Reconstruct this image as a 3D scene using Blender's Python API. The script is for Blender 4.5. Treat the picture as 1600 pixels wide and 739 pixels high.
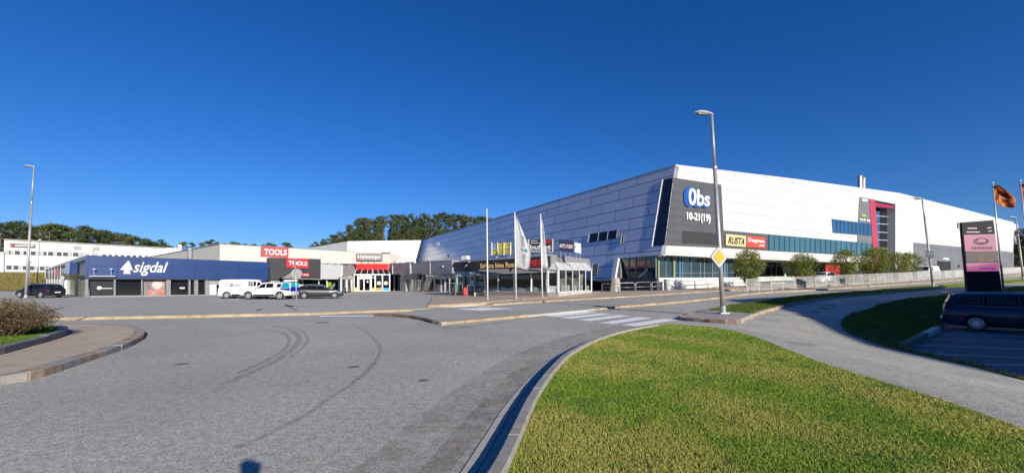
import bpy, bmesh, math, random
import numpy as np
from mathutils import Vector, Matrix, noise as mnoise
from mathutils.geometry import delaunay_2d_cdt
rnd = random.Random(7)
C = bpy.context.scene.collection
for o in list(bpy.data.objects): bpy.data.objects.remove(o)
PI = math.pi

# ---------------------------------------------------------------- camera, sky, sun, exposure
F = 650.0; TH = math.atan(72.5/F); CT = math.cos(TH); ST = math.sin(TH); EYE = 1.70
cam_d = bpy.data.cameras.new('camera'); cam = bpy.data.objects.new('camera', cam_d); C.objects.link(cam)
cam.location = (0, 0, EYE); cam.rotation_euler = (PI/2+TH, 0, 0)
cam_d.sensor_width = 36; cam_d.lens = F/1600*36; cam_d.clip_end = 6000; cam_d.clip_start = .05
bpy.context.scene.camera = cam
SUN_EL = math.radians(19.5); SUN_AZ = math.radians(149.5)      # azimuth clockwise from +Y
TO_SUN = Vector((math.sin(SUN_AZ)*math.cos(SUN_EL), math.cos(SUN_AZ)*math.cos(SUN_EL), math.sin(SUN_EL)))
w = bpy.data.worlds.new('World'); bpy.context.scene.world = w; w.use_nodes = True
nt = w.node_tree; bg = nt.nodes['Background']
sky = nt.nodes.new('ShaderNodeTexSky'); sky.sky_type = 'NISHITA'; sky.sun_disc = False
sky.sun_elevation = SUN_EL; sky.sun_rotation = SUN_AZ
sky.air_density = 1.0; sky.dust_density = 0.0; sky.ozone_density = 3.0; sky.altitude = 100
hs = nt.nodes.new('ShaderNodeHueSaturation'); hs.inputs['Saturation'].default_value = 1.12; hs.inputs['Value'].default_value = 1.0
tn = nt.nodes.new('ShaderNodeMix'); tn.data_type = 'RGBA'; tn.blend_type = 'MULTIPLY'; tn.inputs[0].default_value = 1; tn.inputs[7].default_value = (.60, .80, 1.27, 1)
nt.links.new(sky.outputs[0], tn.inputs[6]); nt.links.new(tn.outputs[2], hs.inputs['Color']); nt.links.new(hs.outputs[0], bg.inputs[0])
bg.inputs[1].default_value = 0.07
sd = bpy.data.lights.new('sun', 'SUN'); so = bpy.data.objects.new('sun', sd); C.objects.link(so)
sd.energy = 5.0; sd.angle = math.radians(.53); sd.color = (1, .915, .79)
so.rotation_euler = TO_SUN.to_track_quat('Z', 'Y').to_euler()
so.location = (30, -60, 60)
S = bpy.context.scene
S.view_settings.view_transform = 'Standard'; S.view_settings.look = 'None'; S.view_settings.gamma = 1
S.view_settings.exposure = 0.36; S.view_settings.use_curve_mapping = False

# ---------------------------------------------------------------- terrain function and pixel rays
def sstep(a, b, x):
    t = min(1, max(0, (x-a)/(b-a))); return t*t*(3-2*t)
def splus(x, k):
    return k*math.log1p(math.exp(min(60, x/k))) if x/k < 60 else x
LOTZ = -.45
def ray(px, py):
    b = (369.5-py)/F
    return Vector(((px-800)/F, CT-ST*b, ST+CT*b))
def flat(px, py, z):
    r = ray(px, py); t = (z-EYE)/r.z
    return (r.x*t, r.y*t)
_a = flat(1600, 590, LOTZ); _b = flat(1523, 570, LOTZ); _c = flat(1405, 545, LOTZ); _d = flat(1466, 514, LOTZ)
_dv = Vector(_d)-Vector(_c); _dv.normalize()
_e = tuple(Vector(_d)+_dv*3.2)
_l0 = Vector(flat(1421.7, 539.3, LOTZ)); _l1 = Vector(flat(1600, 546.8, LOTZ)); LOTDIR = (_l1-_l0).normalized()
_f = tuple(Vector(_e)+LOTDIR*28)
LOT = [(_a[0]-.6, _a[1]-6), _a, _b, _c, _d, _e, _f, (45, -6)]
def seg_d(p, a, b):
    ax, ay = a; bx, by = b; dx, dy = bx-ax, by-ay
    t = max(0, min(1, ((p[0]-ax)*dx+(p[1]-ay)*dy)/(dx*dx+dy*dy+1e-9)))
    return math.hypot(p[0]-ax-t*dx, p[1]-ay-t*dy)
def inside(p, poly):
    r = False; n = len(poly)
    for i in range(n):
        x1, y1 = poly[i]; x2, y2 = poly[(i+1) % n]
        if (y1 > p[1]) != (y2 > p[1]) and p[0] < (x2-x1)*(p[1]-y1)/(y2-y1)+x1: r = not r
    return r
def H(x, y):
    p = .875*x+.485*y
    z = min(.03*splus(p-12, 2.5), 5.5)
    q = -.777*x+.63*y
    z += 3.7*sstep(76, 130, q)*(1 if x < 0 else 0)
    if -5 < y < 45 and x > 2 and x < 55:
        if inside((x, y), LOT): return LOTZ
        d = min(seg_d((x, y), LOT[i], LOT[(i+1) % len(LOT)]) for i in range(len(LOT)))
        wgt = 1-sstep(0, 5.0, d)
        z = z*(1-wgt)+LOTZ*wgt
    return z
def G(px, py, dz=0.0):
    r = ray(px, py); t = 1.0; st = .2; pt = t
    while t < 400:
        x, y, z = r.x*t, r.y*t, EYE+r.z*t
        if z <= H(x, y)+dz:
            a, b = pt, t
            for _ in range(24):
                m = (a+b)/2
                if EYE+r.z*m <= H(r.x*m, r.y*m)+dz: b = m
                else: a = m
            return (r.x*b, r.y*b)
        pt = t; t += st if t < 60 else 1.0
    raise ValueError('ray misses ground %s %s' % (px, py))
def G3(px, py, dz=0.0):
    x, y = G(px, py, dz); return Vector((x, y, H(x, y)+dz))

# ---------------------------------------------------------------- materials
MATS = {}
def mat(name, col, rough=.6, metal=0, var=.0, vscale=3.0, bump=0, bscale=40, emit=0, spec=.5, coat=0, coords='Object'):
    if name in MATS: return MATS[name]
    m = bpy.data.materials.new(name); m.use_nodes = True; n = m.node_tree; b = n.nodes['Principled BSDF']
    b.inputs['Base Color'].default_value = (*col, 1); b.inputs['Roughness'].default_value = rough
    b.inputs['Metallic'].default_value = metal; b.inputs['Specular IOR Level'].default_value = spec
    if coat: b.inputs['Coat Weight'].default_value = coat; b.inputs['Coat Roughness'].default_value = .05
    if emit: b.inputs['Emission Color'].default_value = (*col, 1); b.inputs['Emission Strength'].default_value = emit
    tc = n.nodes.new('ShaderNodeTexCoord')
    if var:
        no = n.nodes.new('ShaderNodeTexNoise'); no.inputs['Scale'].default_value = vscale; no.inputs['Detail'].default_value = 6
        n.links.new(tc.outputs[coords], no.inputs['Vector'])
        mx = n.nodes.new('ShaderNodeMix'); mx.data_type = 'RGBA'
        mx.inputs[6].default_value = (*[c*(1-var) for c in col], 1); mx.inputs[7].default_value = (*[min(1, c*(1+var)) for c in col], 1)
        rp = n.nodes.new('ShaderNodeMapRange'); rp.inputs[1].default_value = .3; rp.inputs[2].default_value = .7
        n.links.new(no.outputs[0], rp.inputs[0]); n.links.new(rp.outputs[0], mx.inputs[0]); n.links.new(mx.outputs[2], b.inputs['Base Color'])
    if bump:
        nb = n.nodes.new('ShaderNodeTexNoise'); nb.inputs['Scale'].default_value = bscale; nb.inputs['Detail'].default_value = 4
        n.links.new(tc.outputs[coords], nb.inputs['Vector'])
        bp = n.nodes.new('ShaderNodeBump'); bp.inputs['Strength'].default_value = bump; bp.inputs['Distance'].default_value = .01
        n.links.new(nb.outputs[0], bp.inputs['Height']); n.links.new(bp.outputs[0], b.inputs['Normal'])
    MATS[name] = m; return m

def panel_mat(name, col, seam, bw, bh, rough=.45, metal=0.0, off=.5, mortar=.03, var=.04, spec=.5, shift=(0, 0), bumpy=0.0):
    """cladding panels laid out on the face's own metre grid (uv = metres)"""
    m = bpy.data.materials.new(name); m.use_nodes = True; n = m.node_tree; b = n.nodes['Principled BSDF']
    uv = n.nodes.new('ShaderNodeUVMap')
    mp = n.nodes.new('ShaderNodeMapping'); mp.inputs['Location'].default_value = (shift[0], shift[1], 0)
    br = n.nodes.new('ShaderNodeTexBrick'); br.offset = off; br.inputs['Scale'].default_value = 1
    br.inputs['Brick Width'].default_value = bw; br.inputs['Row Height'].default_value = bh
    br.inputs['Mortar Size'].default_value = mortar; br.inputs['Mortar Smooth'].default_value = .3; br.inputs['Bias'].default_value = 0
    br.inputs['Color1'].default_value = (*[c*(1-var) for c in col], 1); br.inputs['Color2'].default_value = (*[min(1, c*(1+var)) for c in col], 1)
    br.inputs['Mortar'].default_value = (*seam, 1)
    n.links.new(uv.outputs[0], mp.inputs[0]); n.links.new(mp.outputs[0], br.inputs[0])
    no = n.nodes.new('ShaderNodeTexNoise'); no.inputs['Scale'].default_value = .35; no.inputs['Detail'].default_value = 7
    n.links.new(uv.outputs[0], no.inputs[0])
    mr = n.nodes.new('ShaderNodeMapRange'); mr.inputs[1].default_value = .3; mr.inputs[2].default_value = .7; mr.inputs[3].default_value = .93; mr.inputs[4].default_value = 1.03
    n.links.new(no.outputs[0], mr.inputs[0])
    mx = n.nodes.new('ShaderNodeMix'); mx.data_type = 'RGBA'; mx.blend_type = 'MULTIPLY'; mx.inputs[0].default_value = 1
    n.links.new(br.outputs[0], mx.inputs[6]); n.links.new(mr.outputs[0], mx.inputs[7])
    n.links.new(mx.outputs[2], b.inputs['Base Color'])
    b.inputs['Roughness'].default_value = rough; b.inputs['Metallic'].default_value = metal; b.inputs['Specular IOR Level'].default_value = spec
    bp = n.nodes.new('ShaderNodeBump'); bp.inputs['Strength'].default_value = .5; bp.inputs['Distance'].default_value = .03; bp.invert = True
    n.links.new(br.outputs[1], bp.inputs['Height']); n.links.new(bp.outputs[0], b.inputs['Normal'])
    return m

def glass_mat(name, tint=(.8, .86, .86), through=.62, rough=.02):
    m = bpy.data.materials.new(name); m.use_nodes = True; n = m.node_tree
    for x in list(n.nodes):
        if x.type != 'OUTPUT_MATERIAL': n.nodes.remove(x)
    out = [x for x in n.nodes if x.type == 'OUTPUT_MATERIAL'][0]
    tr = n.nodes.new('ShaderNodeBsdfTransparent'); tr.inputs[0].default_value = (*[c*through*1.6 for c in tint], 1)
    gl = n.nodes.new('ShaderNodeBsdfGlossy'); gl.inputs['Roughness'].default_value = rough; gl.inputs[0].default_value = (.95, .97, 1, 1)
    fc = n.nodes.new('ShaderNodeLayerWeight'); fc.inputs[0].default_value = .5; pw = n.nodes.new('ShaderNodeMath'); pw.operation = 'POWER'; pw.inputs[1].default_value = 3.5; lw = n.nodes.new('ShaderNodeMath'); lw.operation = 'MULTIPLY_ADD'; lw.inputs[1].default_value = .75; lw.inputs[2].default_value = .06; n.links.new(fc.outputs['Facing'], pw.inputs[0]); n.links.new(pw.outputs[0], lw.inputs[0])
    mx = n.nodes.new('ShaderNodeMixShader')
    n.links.new(lw.outputs[0], mx.inputs[0]); n.links.new(tr.outputs[0], mx.inputs[1]); n.links.new(gl.outputs[0], mx.inputs[2])
    n.links.new(mx.outputs[0], out.inputs[0]); return m

def ground_mat(name, c1, c2, c3=None, speck=.25, sscale=60, big=.15, rough=.9, bump=.4, spec=.3, patch=None):
    """aggregate: coarse tone changes + fine grains, in world metres"""
    m = bpy.data.materials.new(name); m.use_nodes = True; n = m.node_tree; b = n.nodes['Principled BSDF']
    g = n.nodes.new('ShaderNodeNewGeometry'); L = n.links.new
    def noise(sc, det=5, rg=.6, vec=None):
        x = n.nodes.new('ShaderNodeTexNoise'); x.inputs['Scale'].default_value = sc; x.inputs['Detail'].default_value = det; x.inputs['Roughness'].default_value = rg
        L(vec or g.outputs['Position'], x.inputs['Vector']); return x.outputs[0]
    def rng(s, a, b_, c, d):
        x = n.nodes.new('ShaderNodeMapRange'); x.inputs[1].default_value = a; x.inputs[2].default_value = b_; x.inputs[3].default_value = c; x.inputs[4].default_value = d
        L(s, x.inputs[0]); return x.outputs[0]
    def mix(f, a, b_, mode='MIX'):
        x = n.nodes.new('ShaderNodeMix'); x.data_type = 'RGBA'; x.blend_type = mode
        for s, i in ((f, 0), (a, 6), (b_, 7)):
            if isinstance(s, (tuple, float, int)): x.inputs[i].default_value = (*s, 1) if isinstance(s, tuple) else s
            else: L(s, x.inputs[i])
        return x.outputs[2]
    col = mix(rng(noise(big, 6), .35, .65, 0, 1), c1, c2)
    if c3: col = mix(rng(noise(big*4.3, 4), .52, .72, 0, .8), col, c3)
    if patch:
        for (pc, sc, lo, hi, am) in patch: col = mix(rng(noise(sc, 5, .65), lo, hi, 0, am), col, pc)
    s1 = rng(noise(sscale, 2, .7), .32, .68, 1-speck, 1+speck)
    s2 = rng(noise(sscale*.22, 3, .7), .3, .7, 1-speck*.55, 1+speck*.55)
    col = mix(1.0, col, s1, 'MULTIPLY'); col = mix(1.0, col, s2, 'MULTIPLY')
    L(col, b.inputs['Base Color']); b.inputs['Roughness'].default_value = rough; b.inputs['Specular IOR Level'].default_value = spec
    bp = n.nodes.new('ShaderNodeBump'); bp.inputs['Strength'].default_value = bump; bp.inputs['Distance'].default_value = .012
    L(noise(sscale*.7, 3, .7), bp.inputs['Height']); L(bp.outputs[0], b.inputs['Normal'])
    return m

# ---------------------------------------------------------------- object helpers
def wloc(o):
    l = Vector((0, 0, 0))
    while o: l += o.location; o = o.parent
    return l
def setp(o, label=None, cat=None, group=None, kind=None):
    if label: o['label'] = label
    if cat: o['category'] = cat
    if group: o['group'] = group
    if kind: o['kind'] = kind
    return o
def thing(name, label, cat, loc=(0, 0, 0), rz=0, group=None):
    o = bpy.data.objects.new(name, None); C.objects.link(o); o.empty_display_size = .3
    o.location = loc; o.rotation_euler = (0, 0, rz)
    return setp(o, label, cat, group)
def obj(name, bm, m, parent=None, local=False, smooth=False, loc=None):
    me = bpy.data.meshes.new(name)
    off = Vector((0, 0, 0))
    if not local:
        off = wloc(parent) if parent else Vector(loc or (0, 0, 0))
        if off.length: bmesh.ops.translate(bm, verts=bm.verts, vec=-off)
    bm.to_mesh(me); bm.free()
    if smooth:
        me.polygons.foreach_set('use_smooth', [True]*len(me.polygons))
    ms = m if isinstance(m, (list, tuple)) else [m]
    for x in ms: me.materials.append(x)
    o = bpy.data.objects.new(name, me); C.objects.link(o)
    if parent: o.parent = parent
    elif loc: o.location = loc
    return o
def copy_tree(o, parent=None):
    c = o.copy(); C.objects.link(c); c.parent = parent
    for ch in [x for x in bpy.data.objects if x.parent == o and x is not c]: copy_tree(ch, c)
    return c
def struct(o): o['kind'] = 'structure'; return o
def box(bm, c, s, rz=0, mi=0):
    M = Matrix.Translation(c) @ Matrix.Rotation(rz, 4, 'Z') @ Matrix.Diagonal((s[0], s[1], s[2], 1))
    r = bmesh.ops.create_cube(bm, size=1, matrix=M)
    for v in r['verts']:
        for f in v.link_faces: f.material_index = mi
    return r
def tube(bm, pts, r, seg=8, caps=True):
    pts = [Vector(p) for p in pts]; rs = r if isinstance(r, (list, tuple)) else [r]*len(pts)
    rings = []; up0 = None
    for i, p in enumerate(pts):
        d = (pts[min(i+1, len(pts)-1)]-pts[max(i-1, 0)]).normalized()
        if up0 is None:
            a = Vector((0, 0, 1)) if abs(d.z) < .9 else Vector((1, 0, 0)); x = d.cross(a).normalized()
        else:
            x = (up0-d*up0.dot(d)).normalized()
        up0 = x; y = d.cross(x)
        rings.append([bm.verts.new(p+(x*math.cos(2*PI*k/seg)+y*math.sin(2*PI*k/seg))*rs[i]) for k in range(seg)])
    for a, b in zip(rings, rings[1:]):
        for k in range(seg): bm.faces.new((a[k], a[(k+1) % seg], b[(k+1) % seg], b[k]))
    if caps:
        bm.faces.new(rings[0][::-1]); bm.faces.new(rings[-1])
class Plane:
    def __init__(s, O, e1, e2=(0, 0, 1)):
        s.O = Vector(O) if len(O) == 3 else Vector((O[0], O[1], 0)); s.e1 = Vector(e1 if len(e1) == 3 else (*e1, 0)).normalized(); s.e2 = Vector(e2)
        n = s.e1.cross(s.e2).normalized()
        if n.dot(Vector((0, 0, EYE))-s.O) < 0: n = -n
        s.n = n
    def off(s, d):
        return Plane(s.O+s.n*d, s.e1, s.e2)
    def uv(s, px, py, d=0):
        r = ray(px, py); O = s.O+s.n*d; t = (O-Vector((0, 0, EYE))).dot(s.n)/r.dot(s.n)
        P = Vector((0, 0, EYE))+r*t-O
        a = s.e1.dot(s.e1); b = s.e1.dot(s.e2); c = s.e2.dot(s.e2); p = P.dot(s.e1); q = P.dot(s.e2); D = a*c-b*b
        return ((p*c-q*b)/D, (a*q-b*p)/D)
    def w(s, u, v, d=0): return s.O+s.e1*u+s.e2*v+s.n*d
    def pt(s, px, py, d=0): u, v = s.uv(px, py, d); return s.w(u, v, d)
def prism(bm, P, pts, d0, d1, px=True, ref=0, mi=0):
    """polygon (pixels or metres on plane P) given thickness from depth d0 to d1 along the normal"""
    uvs = [P.uv(*p, ref) for p in pts] if px else pts
    L = bm.loops.layers.uv.verify()
    a = [bm.verts.new(P.w(u, v, d1)) for u, v in uvs]; b = [bm.verts.new(P.w(u, v, d0)) for u, v in uvs]
    n = len(uvs); fs = []
    f = bm.faces.new(a); fs.append(f)
    for lp, t in zip(f.loops, uvs): lp[L].uv = t
    f = bm.faces.new(b[::-1]); fs.append(f)
    for lp, t in zip(f.loops, uvs[::-1]): lp[L].uv = t
    for i in range(n):
        j = (i+1) % n
        f = bm.faces.new((a[i], b[i], b[j], a[j])); fs.append(f)
        ll = math.hypot(uvs[i][0]-uvs[j][0], uvs[i][1]-uvs[j][1])
        for lp, t in zip(f.loops, ((0, 0), (d1-d0, 0), (d1-d0, ll), (0, ll))): lp[L].uv = t
    for f in fs: f.material_index = mi
    return fs
def rectpx(x0, y0, x1, y1): return [(x0, y1), (x1, y1), (x1, y0), (x0, y0)]
SING = {'spandrel': 'spandrel', 'glass': 'glass'}
def PB(name, P, polys, d0, d1, m, parent, **k):
    if len(polys) > 1 and not any(q in name for q in ('lettering', 'text', 'joint', 'emblem', 'centre_name')):
        nm = name if name.endswith('glass') or not name.endswith('s') else name[:-1]
        for p in polys: o = PB(nm, P, [p], d0, d1, m, parent, **k)
        return o
    bm = bmesh.new()
    for p in polys: prism(bm, P, p, d0, d1, **k)
    bmesh.ops.recalc_face_normals(bm, faces=bm.faces)
    return obj(name, bm, m, parent)
def block(bm, xy, z0, z1):
    a = [bm.verts.new((x, y, z0)) for x, y in xy]; z1s = z1 if isinstance(z1, (list, tuple)) else [z1]*len(xy)
    b = [bm.verts.new((x, y, z)) for (x, y), z in zip(xy, z1s)]
    n = len(xy); L = bm.loops.layers.uv.verify()
    bm.faces.new(a[::-1]); bm.faces.new(b)
    for i in range(n):
        j = (i+1) % n; f = bm.faces.new((a[i], a[j], b[j], b[i])); l = math.dist(xy[i], xy[j])
        for lp, t in zip(f.loops, ((0, z0), (l, z0), (l, z1s[j]), (0, z1s[i]))): lp[L].uv = t
    bmesh.ops.recalc_face_normals(bm, faces=bm.faces)
def text_mesh(body, bold=0.0, shear=0.0, extr=.02):
    cu = bpy.data.curves.new('t', 'FONT'); cu.body = body; cu.offset = bold; cu.shear = shear; cu.extrude = extr; cu.resolution_u = 3
    cu.fill_mode = 'BOTH'
    o = bpy.data.objects.new('t', cu); C.objects.link(o)
    dg = bpy.context.evaluated_depsgraph_get(); dg.update()
    me = bpy.data.meshes.new_from_object(o.evaluated_get(dg)); bpy.data.objects.remove(o); bpy.data.curves.remove(cu)
    return me
def text(name, body, P, quad, m, parent, d=.02, bold=0.02, shear=0, grow=1.0, thick=.02, ref=0):
    """letters fitted into the quad given by pixel corners bl, br, tr, tl on plane P"""
    me = text_mesh(body, bold, shear)
    if not len(me.vertices): return None
    co = np.empty(len(me.vertices)*3); me.vertices.foreach_get('co', co); co = co.reshape(-1, 3)
    x0, y0, z0 = co.min(0); x1, y1, z1 = co.max(0)
    if len(quad) == 2:
        (ax, ay), (bx, by) = quad; quad = [(ax, by), (bx, by), (bx, ay), (ax, ay)]
    q = [Vector(P.uv(*p, ref)) for p in quad]
    out = []
    for x, y, z in co:
        fx = (x-x0)/(x1-x0); fy = (y-y0)/(y1-y0); fx = .5+(fx-.5)*grow; fy = .5+(fy-.5)*grow
        uv = (q[0]*(1-fx)+q[1]*fx)*(1-fy)+(q[3]*(1-fx)+q[2]*fx)*fy
        out.append(P.w(uv[0], uv[1], d+thick*(z-z0)/(z1-z0+1e-9))-wloc(parent))
    me.vertices.foreach_set('co', np.array([tuple(v) for v in out]).ravel())
    me.materials.clear(); me.materials.append(m); me.update()
    o = bpy.data.objects.new(name, me); C.objects.link(o); o.parent = parent
    return o
def resample(pts, step):
    out = [pts[0]]
    for a, b in zip(pts, pts[1:]):
        n = max(1, int(math.dist(a, b)/step))
        out += [(a[0]+(b[0]-a[0])*i/n, a[1]+(b[1]-a[1])*i/n) for i in range(1, n+1)]
    return out
def catmull(pts, sub=5, closed=False):
    n = len(pts); out = []
    rng_ = range(n if closed else n-1)
    for i in rng_:
        g = (lambda k: pts[k % n]) if closed else (lambda k: pts[max(0, min(n-1, k))])
        p0, p1, p2, p3 = g(i-1), g(i), g(i+1), g(i+2)
        for s in range(sub):
            t = s/sub
            out.append(tuple(.5*((2*p1[k])+(-p0[k]+p2[k])*t+(2*p0[k]-5*p1[k]+4*p2[k]-p3[k])*t*t+(-p0[k]+3*p1[k]-3*p2[k]+p3[k])*t**3) for k in range(2)))
    if not closed: out.append(tuple(pts[-1]))
    return out
def sheet(name, outline, m, dz=0.0, step=1.2, skirt=0, parent=None, kind='structure', jitter=0):
    """surface following the terrain inside a plan outline; optional side skirt for raised slabs"""
    ol = resample(list(outline)+[outline[0]], step)[:-1]
    cl = [ol[0]]
    for p in ol[1:]:
        if math.dist(p, cl[-1]) > .01: cl.append(p)
    ol = cl
    n = len(ol); xs = [p[0] for p in ol]; ys = [p[1] for p in ol]
    vs = [Vector(p) for p in ol]; 
    gx = min(xs)+step*.5
    big = max(max(xs)-min(xs), max(ys)-min(ys)); 
    while gx < max(xs):
        gy = min(ys)+step*.5
        while gy < max(ys):
            if inside((gx, gy), ol): vs.append(Vector((gx, gy)))
            gy += step
        gx += step
    r = delaunay_2d_cdt(vs, [(i, (i+1) % n) for i in range(n)], [], 1, 1e-5)
    bm = bmesh.new(); V = [bm.verts.new((v.x, v.y, H(v.x, v.y)+dz)) for v in r[0]]
    for f in r[2]:
        try: ff = bm.faces.new([V[i] for i in f])
        except ValueError: continue
    for f in bm.faces:
        f.normal_update()
        if f.normal.z < 0: f.normal_flip()
    if skirt:
        be = [e for e in bm.edges if len(e.link_faces) == 1]
        g = bmesh.ops.extrude_edge_only(bm, edges=be)
        for v in [x for x in g['geom'] if isinstance(x, bmesh.types.BMVert)]: v.co.z -= skirt
        bmesh.ops.recalc_face_normals(bm, faces=bm.faces)
    loose = [v for v in bm.verts if not v.link_faces]
    bmesh.ops.delete(bm, geom=loose, context='VERTS')
    o = obj(name, bm, m, parent, smooth=False)
    if kind: o['kind'] = kind
    return o
def kerb(name, line, m, width=.15, top=.13, low=-.1, stone=1.0, joint=.012, side=1, vary=.0, seed=1, mats=None):
    """row of kerb stones; side=1 puts the width to the left of the travel direction"""
    R = random.Random(seed); line = resample(line, stone/3)
    acc = [0]
    for a, b in zip(line, line[1:]): acc.append(acc[-1]+math.dist(a, b))
    def at(s):
        s = max(0, min(acc[-1], s)); i = max(0, min(len(line)-2, int(np.searchsorted(acc, s))-1))
        t = (s-acc[i])/(acc[i+1]-acc[i]+1e-9); return (line[i][0]*(1-t)+line[i+1][0]*t, line[i][1]*(1-t)+line[i+1][1]*t)
    bm = bmesh.new(); s = 0
    while s < acc[-1]-.02:
        L = stone*R.uniform(.8, 1.15); e = min(acc[-1], s+L); jz = R.uniform(-vary, vary); jo = R.uniform(-vary, vary)
        mi = R.randrange(len(mats)) if mats else 0
        a0 = s+joint; a1 = e-joint; rings = []; nn = 3
        if a1 <= a0: break
        for k in range(nn+1):
            q = a0+(a1-a0)*k/nn; p = at(q); p2 = at(q+.05); p1 = at(q-.05); dx, dy = p2[0]-p1[0], p2[1]-p1[1]; l = math.hypot(dx, dy) or 1
            nx, ny = -dy/l*side, dx/l*side; z = H(*p); ch = .015
            jq = min(jo, 0)-.025; prof = [(0+jq, low), (0+jq, top-ch), (ch+jq, top), (width-ch, top), (width, top-ch), (width, low)]
            rings.append([bm.verts.new((p[0]+nx*o_, p[1]+ny*o_, z+h_+(jz if h_ > 0 else 0))) for o_, h_ in prof])
        fs = []
        for A, B in zip(rings, rings[1:]):
            for k in range(5): fs.append(bm.faces.new((A[k], A[k+1], B[k+1], B[k])))
        fs.append(bm.faces.new(rings[0])); fs.append(bm.faces.new(rings[-1][::-1]))
        for f in fs: f.material_index = mi
        s = e
    bmesh.ops.recalc_face_normals(bm, faces=bm.faces)
    return struct(obj(name, bm, mats or m))
def offs(line, d):
    out = []
    for i, p in enumerate(line):
        a = line[max(0, i-1)]; b = line[min(len(line)-1, i+1)]; dx, dy = b[0]-a[0], b[1]-a[1]; l = math.hypot(dx, dy) or 1
        out.append((p[0]-dy/l*d, p[1]+dx/l*d))
    return out
def strip(name, line, width, m, dz, step=.5):
    line = resample(line, step); a = offs(line, width/2); b = offs(line, -width/2)
    bm = bmesh.new(); A = [bm.verts.new((*p, H(*p)+dz)) for p in a]; B = [bm.verts.new((*p, H(*p)+dz)) for p in b]
    for i in range(len(A)-1): bm.faces.new((A[i], B[i], B[i+1], A[i+1]))
    return struct(obj(name, bm, m))
# ================================================================ ground
M_asph = ground_mat('asphalt', (.345, .337, .295), (.45, .436, .38), (.40, .37, .31), speck=.46, sscale=42, big=.2, patch=[((.31, .30, .27), .35, .56, .75, .6), ((.42, .40, .365), .9, .6, .8, .5)])
M_asph2 = ground_mat('asphalt_parking', (.39, .375, .325), (.46, .44, .38), (.42, .39, .33), speck=.25, sscale=30, big=.1, patch=[((.28, .27, .255), .3, .6, .75, .5)])
M_path = ground_mat('asphalt_path', (.35, .34, .30), (.42, .405, .355), None, speck=.28, sscale=55, big=.25, patch=[((.22, .21, .19), .7, .6, .8, .5)])
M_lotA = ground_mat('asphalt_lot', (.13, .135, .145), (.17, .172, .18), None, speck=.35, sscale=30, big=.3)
M_isl = ground_mat('island_paving', (.46, .37, .27), (.52, .43, .32), (.40, .28, .17), speck=.15, sscale=40, big=.5, patch=[((.25, .13, .06), .8, .58, .72, .55)])
M_plaza = ground_mat('plaza_paving', (.42, .33, .25), (.48, .39, .31), None, speck=.18, sscale=18, big=.4)
M_stone = mat('kerb_stone_sandy', (.33, .255, .16), .85, var=.25, vscale=2.5, bump=.5)
M_stoneb = mat('kerb_stone_brown', (.15, .10, .075), .9, var=.35, vscale=5, bump=.6)
M_stoneg = mat('kerb_stone_grey', (.3, .28, .25), .85, var=.25, vscale=4, bump=.6, bscale=60)
M_stoned = mat('kerb_stone_tan', (.33, .26, .19), .9, var=.35, vscale=4, bump=.6, bscale=60)
M_stone2 = mat('kerb_stone_sandy_light', (.38, .30, .195), .85, var=.25, vscale=2.5, bump=.5)
M_bedk = mat('bed_kerb_stone', (.17, .18, .18), .85, var=.3, vscale=6, bump=.8)
M_white = mat('road_paint', (.88, .88, .85), .7, var=.1, vscale=9)
M_linew = mat('worn_line', (.5, .49, .47), .8, var=.15, vscale=4)
M_soil = ground_mat('lawn_soil', (.11, .13, .03), (.17, .16, .05), (.2, .16, .07), speck=.4, sscale=18, big=.5)
M_field = ground_mat('field', (.09, .10, .04), (.16, .13, .06), (.07, .09, .03), speck=.35, sscale=6, big=.05)

def grid_axis(segs):
    out = []
    for a, b, st in segs:
        x = a
        while x < b-1e-6: out.append(x); x += st
    out.append(segs[-1][1]); return out
bm = bmesh.new()
gx = grid_axis([(-2500, -300, 200), (-300, -90, 15), (-90, -20, 3), (-20, 8, 2), (8, 32, 1), (32, 60, 2), (60, 180, 8), (180, 2500, 220)])
gy = grid_axis([(-2500, -60, 220), (-60, -8, 6), (-8, 30, 1), (30, 60, 2), (60, 180, 8), (180, 2600, 220)])
vv = [[bm.verts.new((x, y, H(x, y)-.06)) for y in gy] for x in gx]
for i in range(len(gx)-1):
    for j in range(len(gy)-1): bm.faces.new((vv[i][j], vv[i+1][j], vv[i+1][j+1], vv[i][j+1]))
struct(obj('ground', bm, M_field, smooth=True))

def GL(pts, dz=0.0): return [G(px, py, dz) for px, py in pts]
DP = .12      # parking terrace height over the road
DC = .10     # cycle path height
DZ = .22      # plaza height
# main road: one asphalt sheet under everything that is raised on top of it
rA = GL([(20, 446.5), (0, 452)], 0)
road_outline = [(-95, -20), (-95, 40), (-62, 62)] + [(-20, 76), (-2, 66), (14, 52), (30, 50), (60, 68), (140, 116), (150, 100), (66, 50)] + GL([(1600, 446), (1493, 460), (1415, 468), (1372, 476), (1329, 491), (1314, 502), (1314, 508.5), (1325, 521), (1373, 538.5), (1407, 548), (1459, 559.5), (1523, 573.5), (1600, 594)]) + [(11.2, 3), (10.5, -20)]
sheet('road', road_outline, M_asph, 0.0, 1.6)

# raised parking terrace on the left and in front of the shops
pk_front = GL([(-260, 506), (-100, 503.5), (70, 500.7), (300, 496.5), (480, 492.5), (560, 489), (620, 487.3), (676, 485)], 0)
pk_mid = GL([(676, 485), (700, 481)], DC)
lf = pk_front+[G(668, 479, DP)]
park_outline = lf + GL([(760, 474.5), (800, 471)], DP) + [(4, 44), (-5, 54), (-18, 76), (-30, 76), (-62, 50), (-72, 44), (-80, 20)]
sheet('parking_lot', park_outline, M_asph2, DP, 1.6, skirt=.25)
kerb('kerb', [lf[i] for i in range(len(pk_front))], M_stone, width=.16, top=DP+.012, stone=1.1, side=1, vary=.01, seed=3, mats=[M_stone2, M_stone, M_stone2])

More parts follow.
